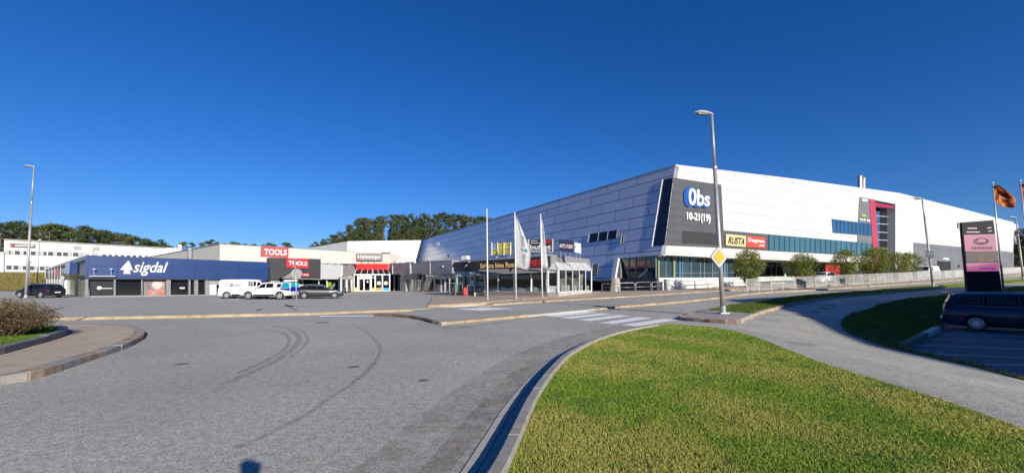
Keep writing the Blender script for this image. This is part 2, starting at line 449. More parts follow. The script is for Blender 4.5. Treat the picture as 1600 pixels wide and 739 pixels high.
# cycle path with the sandy kerb stones
isl = GL([(585, 493.5), (612, 494.7), (640, 497), (660, 500.5), (675, 505), (690, 508), (706, 506.5), (735, 503.8), (765, 501), (800, 497.8), (825, 495.3), (846, 493.3)])
k2 = GL([(908, 487.5), (930, 485), (964, 481.3), (1005, 478), (1050, 474.4), (1088, 470.5), (1125, 466.4), (1158, 461.8), (1199, 458.2), (1240, 456), (1300, 452.4), (1360, 448.3), (1420, 444.2), (1470, 440.5), (1510, 437.2), (1560, 433.5), (1610, 429)])
k3 = GL([(751, 480.5), (772, 477.3), (817, 474), (876, 470.3), (927, 467.6), (985, 464.2), (1060, 459.4), (1126, 454.8), (1166, 451.5)], DC)
cyc = isl + k2[:10] + [k3[-1]] + k3[::-1][1:] + [G(676, 484, DC), G(600, 488.8, DC)]
cyc_o = isl + k2 + offs(k2, 3.2)[::-1][:8] + k3[::-1] + [G(668, 480, DC), G(640, 486.4, DC), G(600, 489, DC)]
sheet('cycle_path', cyc_o, M_path, DC, 1.2, skirt=.2)
kerb('kerb', isl[:5], M_stoneb, width=.2, top=DC+.02, stone=.9, side=1, vary=.012, seed=5)
kerb('kerb', isl[4:-1], M_stone, width=.24, top=DC+.02, stone=1.15, side=1, vary=.008, seed=6, mats=[M_stone, M_stone2])
strip('gutter_line', offs(isl[5:-1], -.07), .05, M_stone, .006)
kerb('kerb', k2[1:], M_stone, width=.22, top=DC+.02, stone=1.15, side=1, vary=.008, seed=7, mats=[M_stone, M_stone2])
pv_o = k3 + [tuple(p) for p in offs(k2, 3.4)[8:]] + [(150, 112), (60, 69), (30, 54), (15.4, 46), (9, 48), (0, 46)]
sheet('pavement', pv_o, M_plaza, DC+.09, 1.2, skirt=.15)
kerb('kerb', k3, M_stone, width=.2, top=DC+.11, low=.05, stone=1.1, side=1, vary=.008, seed=8, mats=[M_stone, M_stone2, M_stone])
pz = GL([(668, 479.5), (715, 476.7), (760, 474), (794, 470.6), (840, 467.5), (876, 465.4), (927, 462.6)], DP)
sheet('plaza', pz + [(9.5, 45.5), (3, 50), (-6, 53), (-9, 48)], M_plaza, DZ, 1.2, skirt=.25)
kerb('kerb', pz, M_stone2, width=.25, top=DZ+.01, low=.05, stone=1.4, side=1, vary=.006, seed=9)
strip('pavement_apron', [(-30.5, 68.5), (-26.5, 70), (-20, 69.8), (-13.8, 61), (-8.6, 53)], 1.6, M_plaza, DP+.012)

# crossing and painted lines
def paint(name, px, dz=.006, m=None, step=.5):
    return sheet(name, GL(px, dz-.004), m or M_white, dz, step)
bars = [[(848.7, 493.4), (870, 495), (935, 487.6), (915, 486.6)], [(872.5, 496), (892.5, 498), (957, 490.5), (937.5, 489.2)],
        [(901, 499.5), (922.5, 501.5), (985, 493.4), (966, 492)], [(936, 504), (957.5, 506), (1019.5, 496.9), (997.5, 495.2)],
        [(970, 507.5), (992.5, 510), (1060, 499.5), (1037.5, 498)]]
for b in bars: paint('crossing_bar', b, .006)
paint('path_marking', [(712, 483), (750, 485.3), (806, 481.5), (752, 480.6)], DC+.006, M_white)
paint('give_way_line', [(500, 493.2), (583, 492.6), (583, 494), (500, 494.8)], .006, M_white)
for a in ([(100, 497.5), (300, 486.5)], [(180, 477.8), (305, 489)], [(110, 479), (150, 488)], [(125, 476), (165, 487.5)], [(480, 467), (600, 471)], [(330, 466), (420, 473.5)], [(560, 464), (640, 467.5)], [(200, 470), (330, 473)]):
    strip('parking_line', GL(a, DP), .12, M_linew, DP+.006)
# white edge band and kerb of the big lawn
eb = GL([(650, 905), (690, 800), (732, 739), (766, 684), (800, 630), (835, 589), (865, 562), (901, 542), (935, 529), (975, 518.6), (1014, 509.5)])
eb = catmull(eb, 5)
strip('edge_band', eb, .13, mat('edge_concrete', (.42, .40, .35), .85, var=.15, vscale=8, bump=.4), .012)
M_lawnk = mat('lawn_kerb_stone', (.29, .28, .25), .85, var=.2, vscale=6, bump=.6)
lk = catmull([Vector(p)+Vector((.0, 0)) for p in offs(GL([(650, 905), (690, 800), (732, 739), (766, 684), (800, 630), (835, 589), (865, 562), (901, 542), (935, 529), (975, 518.6), (1014, 511.5)]), -.27)], 5)
lk = [tuple(p) for p in lk]
kerb('kerb', lk, M_lawnk, width=.11, top=.15, stone=1.0, side=-1, vary=.006, seed=11)
# lawn
l_right = GL([(1040, 508.5), (1090, 511.5), (1130, 516), (1180, 529), (1230, 549.5), (1286, 571.5), (1381, 601.5), (1476, 631.5), (1600, 678), (1750, 740)], .02)
LAWN = [tuple(p) for p in offs(lk, -.1)] + catmull(l_right, 4) + [(6.2, -8), (-1.2, -8)]
M_edge = mat('lawn_edge_stone', (.28, .26, .22), .9, var=.3, vscale=6, bump=.5)
sheet('lawn_soil', LAWN, M_soil, .07, .8, skirt=.1)
strip('path_edging', offs(catmull(l_right, 4), .05), .09, M_edge, .05)
# left splitter island
li = GL([(-420, 720), (-200, 650), (-60, 612), (0, 601), (60, 590), (130, 567), (190, 546.5), (214, 535), (224, 526), (221, 519.5), (205, 515), (160, 512.5), (100, 511.5), (0, 511), (-120, 511), (-420, 512)])
li = li[:4] + catmull(li[3:13], 4)[1:-1] + li[12:]
ISL = li
sheet('traffic_island', li, M_isl, .13, 1.0, skirt=.2)
kerb('kerb', li, M_stoned, width=.26, top=.145, stone=.95, side=1, vary=.012, seed=12, mats=[M_stoned, M_stoneg, M_stoned])
BEDZ = .13
bed = catmull(GL([(-420, 640), (-200, 592), (-60, 566), (0, 554), (40, 543), (75, 533), (97, 525.5), (104, 520.5), (98, 516.8), (80, 515)], BEDZ), 4) + GL([(-100, 515), (-420, 517)], BEDZ)
BED = bed
sheet('planting_bed', offs(bed, .12), M_soil, BEDZ+.13, 1.0)
kerb('kerb', bed[:-2], M_bedk, width=.17, top=BEDZ+.17, low=.1, stone=1.2, side=1, vary=.008, seed=13)
# lamp island on the right: stone nose, grass, kerb on the path side
nose = GL([(1062, 499.5), (1072, 495), (1084, 491.5), (1101, 488.3), (1130, 490), (1160, 493), (1176, 494), (1163, 500.5), (1152, 504.2), (1136, 505), (1110, 504.2), (1080, 502)])
sheet('island_nose', nose, ground_mat('cobble', (.3, .28, .26), (.38, .35, .32), None, speck=.4, sscale=14, big=1), .13, .6, skirt=.2)
isl_far = GL([(1099, 488.5), (1122, 483.3), (1142, 479.3), (1162, 476.4), (1200, 471.8), (1246, 464.5), (1308, 459.5), (1360, 455.8), (1405, 451.6), (1435, 449.2), (1466, 448.6)])
isl_near = GL([(1475, 451), (1440, 454), (1405, 457), (1360, 461.5), (1317, 465), (1289, 468.3), (1258, 474), (1227, 480), (1200, 487), (1178, 494), (1156, 504)])
GI = isl_far + isl_near[:-1] + GL([(1160, 492.7), (1130, 490.2)])
sheet('verge_soil', GI, M_soil, .1, 1.0, skirt=.15)
kerb('kerb', isl_near, M_stoned, width=.2, top=.13, stone=1.0, side=-1, vary=.01, seed=14, mats=[M_stoneg, M_stone, M_stoned])
kerb('kerb', nose[8:] + nose[:4], M_stoneb, width=.15, top=.14, stone=.6, side=-1, vary=.01, seed=15, mats=[M_stoneb, M_stoned])
kerb('kerb', isl_far, M_stoneg, width=.15, top=.11, stone=1.0, side=-1, vary=.01, seed=16)
# second strip of verge and the bank round the lower car park
V2 = GL([(1467, 446.8), (1510, 443.7), (1560, 440.3), (1610, 436.5), (1610, 440.5), (1560, 444.3), (1510, 447.8), (1480, 449.6)])
sheet('verge_soil', V2, M_soil, .08, 1.0, skirt=.1)
bank_path = GL([(1650, 445), (1600, 448.5), (1560, 453), (1493, 460), (1415, 468), (1372, 476), (1329, 491), (1315, 501), (1314, 508.5), (1325, 521), (1373, 538.5), (1407, 547.5), (1459, 559), (1523, 572.8), (1600, 593.5)])
BANK = bank_path + [(LOT[1][0]-.1, LOT[1][1]-4)] + LOT[1:7] + [(52, 30), (54, 40)]
sheet('bank_soil', BANK, M_soil, .03, .8, skirt=.05)
lot_o = [tuple(Vector(p)) for p in LOT]
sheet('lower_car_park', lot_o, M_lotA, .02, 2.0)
# timber-like low kerbs of the lower car park with two whitewashed ends
kerb('kerb', [LOT[3], LOT[4]], M_stoned, width=.2, top=.2, stone=1.3, side=-1, vary=0, seed=17, mats=[mat('lot_kerb_pale', (.5, .5, .48), .8, var=.2), mat('lot_kerb_dark', (.11, .12, .1), .9, var=.3)])
for (a, b) in (((1421.7, 539.3), (1600, 546.8)), ((1442, 530.5), (1600, 535.5)), ((1458, 521.5), (1600, 526.5)), ((1456, 553.6), (1600, 560.6)), ((1510, 570.4), (1600, 571.8))):
    pa = flat(*a, LOTZ); pb = Vector(flat(*b, LOTZ)); q = Vector(pa)+(pb-Vector(pa)).normalized()*5.6
    strip('bay_line', [pa, tuple(q)], .09, mat('bay_paint', (.85, .85, .85), .7, var=.2, vscale=8), .028)
# tyre marks, covers and stains
def wear_mat(name, col, amt, sc=3):
    m = bpy.data.materials.new(name); m.use_nodes = True; n = m.node_tree; b = n.nodes['Principled BSDF']; b.inputs['Base Color'].default_value = (*col, 1); b.inputs['Roughness'].default_value = .85
    g = n.nodes.new('ShaderNodeNewGeometry'); no = n.nodes.new('ShaderNodeTexNoise'); no.inputs['Scale'].default_value = sc; no.inputs['Detail'].default_value = 8; no.inputs['Roughness'].default_value = .75
    r = n.nodes.new('ShaderNodeMapRange'); r.inputs[1].default_value = .35; r.inputs[2].default_value = .65; r.inputs[3].default_value = 0; r.inputs[4].default_value = amt
    n.links.new(g.outputs['Position'], no.inputs[0]); n.links.new(no.outputs[0], r.inputs[0]); n.links.new(r.outputs[0], b.inputs['Alpha']); return m
M_skid = wear_mat('tyre_rubber', (.13, .127, .12), .36, 7); M_stain = wear_mat('asphalt_stain', (.15, .135, .12), .3, 1.2)
M_tar_shadow = mat('tar_shadow_line', (.05, .05, .05), .7, var=.3)
for pts, wd in (([(550, 507), (570, 517), (588, 533), (594, 547), (586, 565), (562, 590), (521, 618), (481, 646), (424, 675), (370, 700)], .09),
                ([(424, 509), (453, 515), (467, 527), (461, 541), (440, 557), (412, 573), (350, 600)], .16),
                ([(430, 507), (466, 514), (480, 527), (475, 541), (452, 558)], .08),
                ([(400, 512), (440, 520), (452, 533), (440, 549), (410, 566), (370, 584)], .1)):
    strip('tyre_mark', catmull(GL(pts), 6), wd, M_skid, .005, .4)
strip('tar_shadow_line', GL([(1155, 497), (1060, 487.8), (964, 482.5)]), .05, M_tar_shadow, .005)  # dark strip painted along the tall lamp's cast shadow
bm = bmesh.new()
for px, py, r_ in ((503, 504.2, .3), (553, 573.5, .11), (662, 594.5, .09), (284, 569, .12)):
    x, y = G(px, py); bmesh.ops.create_cone(bm, cap_ends=True, segments=20, radius1=r_, radius2=r_, depth=.012, matrix=Matrix.Translation((x, y, H(x, y)+.002)))
struct(obj('manhole_cover', bm, mat('cast_iron', (.17, .165, .155), .6, .3)))
for pts in ([(655, 501), (700, 515), (760, 508), (830, 497), (720, 509), (690, 510)], [(860, 560), (800, 622), (700, 739), (650, 739), (740, 640), (800, 580)], [(1225, 533), (1262, 533.5), (1290, 539), (1278, 541), (1240, 538)]):
    sheet('worn_patch', GL(pts, .004), M_stain, .004, .6)
M_dust = wear_mat('brown_dust', (.24, .17, .12), .25, 1.5)
strip('gutter_dust', offs(eb, .55), 1.0, M_dust, .007)
for a in ([(75, 486), (100, 480)], [(400, 485.5), (409, 482.5)]):
    strip('tar_shadow_line', GL(a, DP), .15, M_tar_shadow, DP+.006)
# ================================================================ buildings
def edge_xy(P, px, py=440): u, v = P.uv(px, py); p = P.w(u, 0); return (p.x, p.y)
M_dark = mat('dark_interior', (.018, .019, .022), .9)
M_dgl = mat('dark_glass', (.012, .015, .018), .08, spec=.55)
M_glass = glass_mat('window_glass')
M_alu = mat('white_frame', (.72, .72, .72), .45)
M_grf = mat('grey_frame', (.25, .26, .27), .5)
M_galv = mat('galvanised_steel', (.42, .43, .44), .45, metal=.6, var=.12, vscale=8)
M_wht = mat('white_sign_face', (.8, .8, .8), .4)
M_blk = mat('black_sign_face', (.02, .02, .024), .5)
M_red = mat('red_sign_face', (.55, .02, .03), .4)
M_roof = mat('roof_felt', (.09, .09, .095), .95, var=.3)
M_conc = mat('concrete', (.42, .4, .37), .85, var=.12, vscale=1.5, bump=.3)
def corr_mat(name, col, pitch=.2, depth=.02, rough=.45, var=.05):
    """profiled sheet steel, ribs upright, pitch in metres along the wall"""
    m = bpy.data.materials.new(name); m.use_nodes = True; n = m.node_tree; b = n.nodes['Principled BSDF']
    uv = n.nodes.new('ShaderNodeUVMap'); wv = n.nodes.new('ShaderNodeTexWave'); wv.inputs['Scale'].default_value = .5/pitch*.64; wv.inputs['Distortion'].default_value = 0
    n.links.new(uv.outputs[0], wv.inputs[0])
    bp = n.nodes.new('ShaderNodeBump'); bp.inputs['Strength'].default_value = .25; bp.inputs['Distance'].default_value = depth*.3
    n.links.new(wv.outputs[1], bp.inputs['Height']); n.links.new(bp.outputs[0], b.inputs['Normal'])
    no = n.nodes.new('ShaderNodeTexNoise'); no.inputs['Scale'].default_value = .8; no.inputs['Detail'].default_value = 6; n.links.new(uv.outputs[0], no.inputs[0])
    mx = n.nodes.new('ShaderNodeMix'); mx.data_type = 'RGBA'; mx.inputs[6].default_value = (*[c*(1-var*2) for c in col], 1); mx.inputs[7].default_value = (*[min(1, c*(1+var)) for c in col], 1)
    n.links.new(no.outputs[0], mx.inputs[0]); n.links.new(mx.outputs[2], b.inputs['Base Color']); b.inputs['Roughness'].default_value = rough
    return m
def mull(P, x0, x1, n, ytop, ybot, wpx=.5, d0=0, d1=.06):
    """upright bars between two pixel columns; ytop/ybot are functions of px"""
    return [rectpx(x-wpx/2, ytop(x), x+wpx/2, ybot(x)) for x in [x0+(x1-x0)*i/n for i in range(n+1)]]
def lin(x0, y0, x1, y1): return lambda x: y0+(y1-y0)*(x-x0)/(x1-x0)

# ---------------- shop hall 1: navy front with glazed side
e45 = Vector((.7071, .7071, 0)); eS = Vector((-.83, .56, 0)).normalized()
F0 = G3(132.5, 464.5, DP); PF = Plane(F0, e45); PS = Plane(F0, eS)
M_navy = panel_mat('navy_cladding', (.005, .036, .15), (.003, .018, .08), 2.4, 1.15, rough=.35, off=0, mortar=.02, var=.06)
sg = thing('shop_building', 'long low shop with a navy blue front carrying white lettering and an arrow', 'building', F0)
f1 = edge_xy(PF, 420); f0 = (F0.x, F0.y)
bk = lambda p, d, v: (p[0]+v.x*d, p[1]+v.y*d)
inn = Vector((-.7071, .7071, 0))
endS = edge_xy(PS, 70)
core = bmesh.new()
a_ = (f0[0]+inn.x*.9+e45.x*.6, f0[1]+inn.y*.9+e45.y*.6); b_ = bk(f1, .9, inn); c_ = bk(f1, 24, inn); d_ = (endS[0]+.9*e45.x, endS[1]+.9*e45.y)
block(core, [a_, b_, c_, d_], F0.z-.3, F0.z+4.2); obj('core_wall', core, M_dark, sg)
PB('fascia', PF, [[(133, 434.6), (419.6, 436.8), (419.6, 409.6), (133, 398.5)]], -.35, .05, M_navy, sg)
PB('fascia_soffit', PF, [[(133, 436), (419.6, 437.8), (419.6, 436.8), (133, 434.6)]], -1.2, -.02, mat('soffit', (.05, .05, .06), .8), sg)
bm = bmesh.new(); block(bm, [f0, f1, bk(f1, 24, inn), (endS[0], endS[1])], F0.z+3.8, [PF.uv(133, 402.5)[1]+F0.z, PF.uv(419.6, 412)[1]+F0.z, 4.1+F0.z, PS.uv(70, 424)[1]+F0.z])
obj('roof', bm, M_roof, sg)
M_grp = mat('grey_pilaster', (.20, .20, .21), .7, var=.15, vscale=1)
base = lin(133, 464.3, 420, 461); fb = lin(133, 434.6, 420, 436.8)
piers = [(128.5, 138), (177.7, 181), (221, 223), (260, 267), (295, 298), (304, 310), (321, 327)]
for a, b in piers[1:]:
    PB('pier', PF, [[(a, base(a)), (b, base(b)), (b, fb(b)), (a, fb(a))]], -.9, -.15, M_grp, sg)
PB('pier', PF, [[(133, 464.3), (138, 464.3), (138, 434.6), (133, 434.6)]], -.6, -.02, M_grp, sg)
PB('stall_riser', PF, [[(138, base(138)), (420, base(420)), (420, base(420)-1.6), (138, base(138)-1.8)]], -.88, -.2, M_grf, sg)
PB('shop_window', PF, [[(138, base(138)), (420, base(420)), (420, fb(420)), (138, fb(138))]], -.95, -.8, M_dgl, sg)
dr = PB('door', PF, [rectpx(139, 435, 158, 462.5), rectpx(159, 435, 177.5, 462.5)], -.78, -.7, mat('black_door', (.02, .022, .026), .25), sg)
bm = bmesh.new(); ctr = PF.pt(155.3, 449.8, -.66)
bmesh.ops.create_cone(bm, cap_ends=True, segments=24, radius1=.2, radius2=.2, depth=.03, matrix=Matrix.Translation(ctr) @ PF.n.to_track_quat('Z', 'Y').to_matrix().to_4x4())
obj('round_emblem', bm, mat('emblem', (.7, .7, .7), .4), dr)
PB('handle', PF, [rectpx(159.5, 450, 176, 451)], -.68, -.62, M_alu, dr)
ps = PB('poster', PF, [rectpx(223, 436.5, 259.5, 461.8)], -.78, -.72, mat('poster_grey', (.16, .14, .15), .5, var=.25, vscale=1.2), sg)
PB('poster_figure', PF, [[(231, 461), (233, 455), (236, 452.5), (237.5, 446), (239, 440), (243, 437.5), (250, 437), (256, 440), (258, 446), (256, 452), (258, 461)]], -.72, -.7, mat('poster_pink', (.34, .18, .16), .5, var=.5, vscale=3), ps)
PB('poster_text', PF, [rectpx(240, 441, 253, 442.2), rectpx(238, 444, 256, 445.2), rectpx(240, 447, 253, 448.2), rectpx(243, 450, 250, 451)], -.7, -.69, M_wht, ps)
PB('poster_detail', PF, [rectpx(231, 456, 238, 460), [(249, 461), (248, 456), (253, 454), (257, 457), (256, 461)]], -.7, -.69, mat('poster_red', (.45, .1, .08), .5), ps)
PB('window_notice', PF, [rectpx(282, 449, 290, 451)], -.78, -.75, M_wht, sg)
PB('white_panel', PF, [[(328, 461.6), (339, 461.5), (339, 444.5), (328, 444.5)]], -.7, -.3, mat('white_board', (.55, .57, .55), .6), sg)
PB('grey_panel', PF, [[(326, 444.5), (372, 445), (372, 437), (326, 436.5)]], -.7, -.35, mat('grey_board', (.24, .26, .27), .6), sg)
PB('canopy_rail', PF, [rectpx(139.5, 431.2, 180, 432)], .05, .5, M_alu, sg)
for px in (147, 173.6):
    bm = bmesh.new(); tube(bm, [PF.pt(px, 430, .05), PF.pt(px, 422, .5), PF.pt(px-.3, 420, .7)], .025, 6); box(bm, PF.pt(px, 420.2, .7), (.16, .16, .1)); obj('spotlight', bm, M_alu, sg)
lt = text('fascia_lettering', 'sigdal', PF, [(207, 430.8), (259, 430.8), (262.5, 410), (210, 408.2)], M_wht, sg, d=.08, bold=.008, shear=.22, thick=.08)
PB('arrow_emblem', PF, [[(187.5, 421.5), (200.5, 407), (200.5, 427.7), (192.6, 427.7), (194.5, 421.7)], [(201.2, 407), (207, 421.8), (203, 421.8), (203.5, 428), (201.2, 427.8)]], .08, .16, M_wht, sg)
# side
M_sglass = mat('side_glass', (.10, .11, .11), .12, var=.3, vscale=.6, spec=.8)
st = lin(133, 398.5, 70, 421); sm = lin(133, 435, 70, 434.5); sb = lambda x: PSb(x)
def PSb(x): return 464.5+(x-133)*(464.5-455.5)/(133-70)
PB('upper_glazing', PS, [[(70, sm(70)), (133, sm(133)), (133, 400), (70, 421.8)]], -.3, 0, M_sglass, sg)
PB('eaves_trim', PS, [[(70, 422.6), (133, 400.6), (133, 398.4), (70, 420.4)]], -.3, .08, M_alu, sg)
PB('mullions', PS, [rectpx(x-.35, st(x)+1, x+.35, sm(x)) for x in (70.6, 76.5, 81, 85.5, 90, 94.5)], 0, .015, M_alu, sg)
PB('lower_glazing', PS, [[(70, PSb(70)), (133, PSb(133)), (133, sm(133)), (70, sm(70))]], -.35, -.12, mat('side_lower_glass', (.22, .25, .23), .15, var=.3, vscale=.7, spec=.8), sg)
PB('lower_mullions', PS, [rectpx(x-.3, sm(x), x+.3, PSb(x)) for x in (70.6, 73, 75.5, 78, 80.5, 83, 85.5, 88, 90.5, 93, 116, 121)], -.12, -.1, M_alu, sg)
PB('side_poster', PS, [rectpx(86.5, 420, 93, 431)], .02, .04, mat('poster_redwhite', (.5, .18, .17), .5, var=.5, vscale=2), sg)
PB('white_side_panel', PS, [[(95, PSb(95)), (103, PSb(103)), (102.5, 438), (98, 431), (95, 431)]], -.1, .1, M_alu, sg)
PB('dark_pier', PS, [[(119, PSb(119)), (124.5, PSb(124.5)), (125, 435), (119.5, 435)]], -.1, .12, mat('dark_stone_pier', (.06, .06, .05), .7, var=.4), sg)
PB('side_fascia', PS, [[(120, 436), (133, 436), (133, 431), (120, 431)]], -.1, .03, M_blk, sg)
t = thing('projecting_sign', 'blue and pale projecting box sign at the left corner of the navy shop', 'sign', PS.pt(118, 425, .1))
PB('sign_box', PS, [[(114, 428), (122.5, 429), (123.5, 409.5), (116.5, 409.5)]], .1, .7, mat('sign_blue_dark', (.01, .03, .14), .4), t)
PB('sign_face', PS, [[(113.6, 427.5), (121, 428.3), (122, 410), (116, 410)]], .7, .72, mat('sign_pale', (.35, .42, .55), .4), t)

# ---------------- dark tool shop block with its two signs
tb = thing('shop_building', 'charcoal clad shop unit with a pitched entrance canopy between navy and grey units', 'building', F0)
M_char = corr_mat('charcoal_sheet', (.035, .035, .038), .3)
PB('cladding', PF, [[(420.3, 436.4), (499.4, 437), (499.8, 404.8), (420.3, 402.6)]], -1.2, .35, M_char, tb)
PB('rear_wall', PF, [[(420.4, 461.3), (499.3, 457.6), (499.3, 437), (420.4, 436.4)]], -2.2, -1.6, M_dgl, tb)
PB('lower_left_cladding', PF, [[(420.4, 461.3), (436, 460.3), (436, 436.4), (420.4, 436.4)]], -1.4, .2, M_char, tb)
PB('door', PF, [rectpx(466, 438, 478, 457.5)], -1.55, -1.5, mat('shop_door', (.1, .1, .1), .2), tb)
PB('door_frame', PF, [rectpx(465, 437.5, 466, 458), rectpx(478, 437.5, 479, 458), rectpx(465, 437.2, 479, 438)], -1.5, -1.4, M_alu, tb)
bm = bmesh.new()
q = [PF.pt(436.5, 434, 1.6), PF.pt(495.5, 436, 1.6), PF.pt(483.5, 425, 1.6), PF.pt(458.5, 421, 1.6)]
q2 = [PF.pt(436.5, 434, .36), PF.pt(495.5, 436, .36), PF.pt(483.5, 425, .36), PF.pt(458.5, 421, .36)]
va = [bm.verts.new(x) for x in q]; vb = [bm.verts.new(x) for x in q2]
for i in range(4):
    j = (i+1) % 4; bm.faces.new((va[i], va[j], vb[j], vb[i]))
bm.faces.new(va); bm.faces.new(vb[::-1]); bmesh.ops.recalc_face_normals(bm, faces=bm.faces)
obj('canopy', bm, M_blk, tb)
PB('canopy_slope', PF, [[(436, 434.3), (446, 434.8), (460, 421.6), (457, 421)]], 1.6, 1.7, mat('canopy_grey', (.2, .2, .19), .6), tb)
PB('canopy_trim', PF, [[(435.5, 435.2), (496, 437), (496, 436), (435.5, 434)]], 1.58, 1.7, M_grf, tb)
PB('white_awning', PF, [[(440, 440.5), (461, 439), (461, 436), (440, 437.4)]], .3, 1.2, M_alu, tb)
PB('white_counter', PF, [rectpx(466, 444, 476, 457), rectpx(440, 442, 446, 446)], -.9, -.5, M_alu, tb)
for (q, lab, tq, nm) in ((rectpx(406, 385.5, 448.8, 403), 'large red roof-edge sign with white letters, the upper left one of the pair', [(410.5, 398.6), (446, 399), (446, 390.6), (411, 389)], 5),):
    PH_SIGN = PF.off(.2)
    t = thing('shop_sign', lab, 'sign', PF.pt(427, 403, .3), group='red signs of the tool shop')
    PB('sign_face', PF, [[(406, 401.5), (448.5, 403.3), (448.9, 387), (406.3, 384.8)]], .36, .6, mat('red_sign_face_faded', (.42, .06, .07), .45), t)
    text('lettering', 'TOOLS', PF, tq, M_wht, t, d=.61, bold=.02)
t = thing('shop_sign', 'red sign with white letters on the charcoal cladding, lower right one of the pair', 'sign', PF.pt(463, 419, .4), group='red signs of the tool shop')
PB('sign_face', PF, [[(446, 418.5), (480, 419.6), (480, 404.8), (446, 403.7)]], .36, .55, M_red, t)
text('lettering', 'TOOLS', PF, [(449, 414.3), (477.5, 415.3), (477.5, 408.8), (449, 407.4)], M_wht, t, d=.56, bold=.02)
t = thing('shop_sign', 'small red sign hanging inside the pitched entrance canopy', 'sign', PF.pt(471, 432, 1.4), group='red signs of the tool shop')
PB('sign_face', PF, [rectpx(465.5, 427, 476.5, 432)], 1.72, 1.8, M_red, t)
text('lettering', 'TOOLS', PF, [(467, 430.6), (475, 430.8), (475, 428.6), (467, 428.4)], M_wht, t, d=1.81, bold=.03)

# ---------------- grey unit right of it
M_lgrey = corr_mat('light_grey_sheet', (.42, .43, .45), .35)
gu = thing('shop_building', 'light grey metal clad shop unit with a ribbon of display windows', 'building', PF.pt(500, 457, 0))
PB('cladding', PF, [[(500, 436.2), (546, 436.4), (546, 414.8), (500, 412.4)]], -1, .15, M_lgrey, gu)
PB('shop_window', PF, [[(500, 457.6), (548, 455.8), (548, 436.2), (500, 436.2)]], -.8, -.6, M_glass, gu)
PB('back_wall', PF, [[(500, 457.6), (548, 455.8), (548, 436.2), (500, 436.2)]], -4, -3.8, M_dark, gu)
PB('window_posts', PF, [rectpx(512.3, 436.3, 513.3, 457.2), rectpx(531, 436.3, 534, 456.5), rectpx(499.5, 436.3, 500.6, 457.6)], -.6, -.45, M_alu, gu)
PB('stair_soffit', PF, [[(520, 455.5), (531, 455), (531, 439)]], -2, -1.8, mat('pale_board', (.5, .53, .48), .7), gu)
PB('rooflights', PF, [rectpx(502, 410.3, 509, 412.4), rectpx(516, 411, 523, 413), rectpx(529, 411.6, 535, 413.6)], -2, -.6, M_grf, gu)
t = thing('display_torso', 'yellow high visibility jacket on a stand behind the grey shop window', 'mannequin', PF.pt(518.5, 450, -1.2))
PB('jacket', PF, [[(515.5, 448), (521.5, 448), (521.5, 444), (523, 444), (521.5, 440.8), (519.7, 440), (517.4, 440), (515.3, 440.8), (514, 444.5), (515.5, 444.8)]], -1.35, -1.1, mat('hi_vis', (.55, .75, .05), .6), t)
PB('stand', PF, [rectpx(518.2, 448, 518.8, 455.6), rectpx(517, 455.2, 520, 455.8)], -1.3, -1.2, M_grf, t)

# ---------------- cream hall behind
M_cream = corr_mat('cream_sheet', (.60, .57, .50), .5)
HF = Plane(F0+inn*9, e45); hc = edge_xy(HF, 343.4); PHs = Plane((hc[0], hc[1], F0.z), eS)
hall = thing('warehouse', 'cream metal clad hall rising behind the navy shop front', 'building', (hc[0], hc[1], F0.z))
hz = HF.uv(343.4, 380.7)[1]+F0.z; h1 = edge_xy(HF, 556); h1z = HF.uv(556, 392.6)[1]+F0.z
PB('front_wall', HF, [[(343.4, 412), (556, 412), (556, 392.6), (343.4, 380.7)]], -.4, 0, M_cream, hall)
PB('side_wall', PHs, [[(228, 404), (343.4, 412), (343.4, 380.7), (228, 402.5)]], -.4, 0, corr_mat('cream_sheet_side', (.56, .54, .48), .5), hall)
PB('eaves_trim', HF, [[(343.4, 381.4), (556, 393.2), (556, 392.5), (343.4, 380.4)]], .0, .12, M_grf, hall)
PB('eaves_trim', PHs, [[(228, 403), (343.4, 381.6), (343.4, 380.4), (228, 402)]], .0, .1, M_grf, hall)
bm = bmesh.new(); hs_ = edge_xy(PHs, 228); hc2 = bk(hc, .5, inn); h12 = bk(h1, .5, inn); block(bm, [hc2, h12, bk(h1, 30, inn), bk(hc, 30, inn)], 4.0, [hz-.15, h1z-.15, h1z-.1, hz-.1]); obj('roof', bm, M_roof, hall)
t = thing('chimney', 'grey roof flue with a domed cap in front of the cream hall', 'chimney', HF.pt(297, 403, 2))
bm = bmesh.new(); a = HF.pt(297, 404, 3.2); b = HF.pt(297, 391, 3.2)
tube(bm, [a, b], .32, 14); obj('flue', bm, M_grf, t)
bm = bmesh.new(); r_ = .5; top = HF.pt(297, 387, 3.2); tube(bm, [b, b+(top-b)*.3, b+(top-b)*.75, top], [.38, .42, .34, .12], 14); obj('cap', bm, M_galv, t, smooth=True)

# ---------------- homeware entrance with red canopy
EP = Plane(G3(553, 455.4, DP), (1, .02, 0)); EO = EP.O
et = thing('shop_entrance', 'glazed entrance porch with a red canopy band and sloping glass roof', 'entrance', EO)
EL = Plane(EO, Vector((-.55, .83, 0)).normalized())
M_redc = mat('red_canopy', (.62, .03, .03), .45, var=.06)
PB('canopy_band', EP, [[(557, 421), (605.5, 421), (605.5, 412), (557, 412)]], -.6, .0, M_redc, et)
PB('canopy_band_side', Plane(EP.pt(557, 455, 0), Vector((-.55, .83, 0))), [[(548.5, 421), (557, 421), (557, 412), (548.5, 412.4)]], -.5, 0, mat('red_canopy_side_lit', (.5, .12, .12), .5, var=.1), et)  # paler red puts the light on the angled side into the colour
PB('canopy_band_end', EP, [[(605.6, 421), (608, 421.2), (608, 412.6), (605.6, 412)]], -.8, -.1, mat('red_canopy_side_lit', (.5, .12, .12)), et)
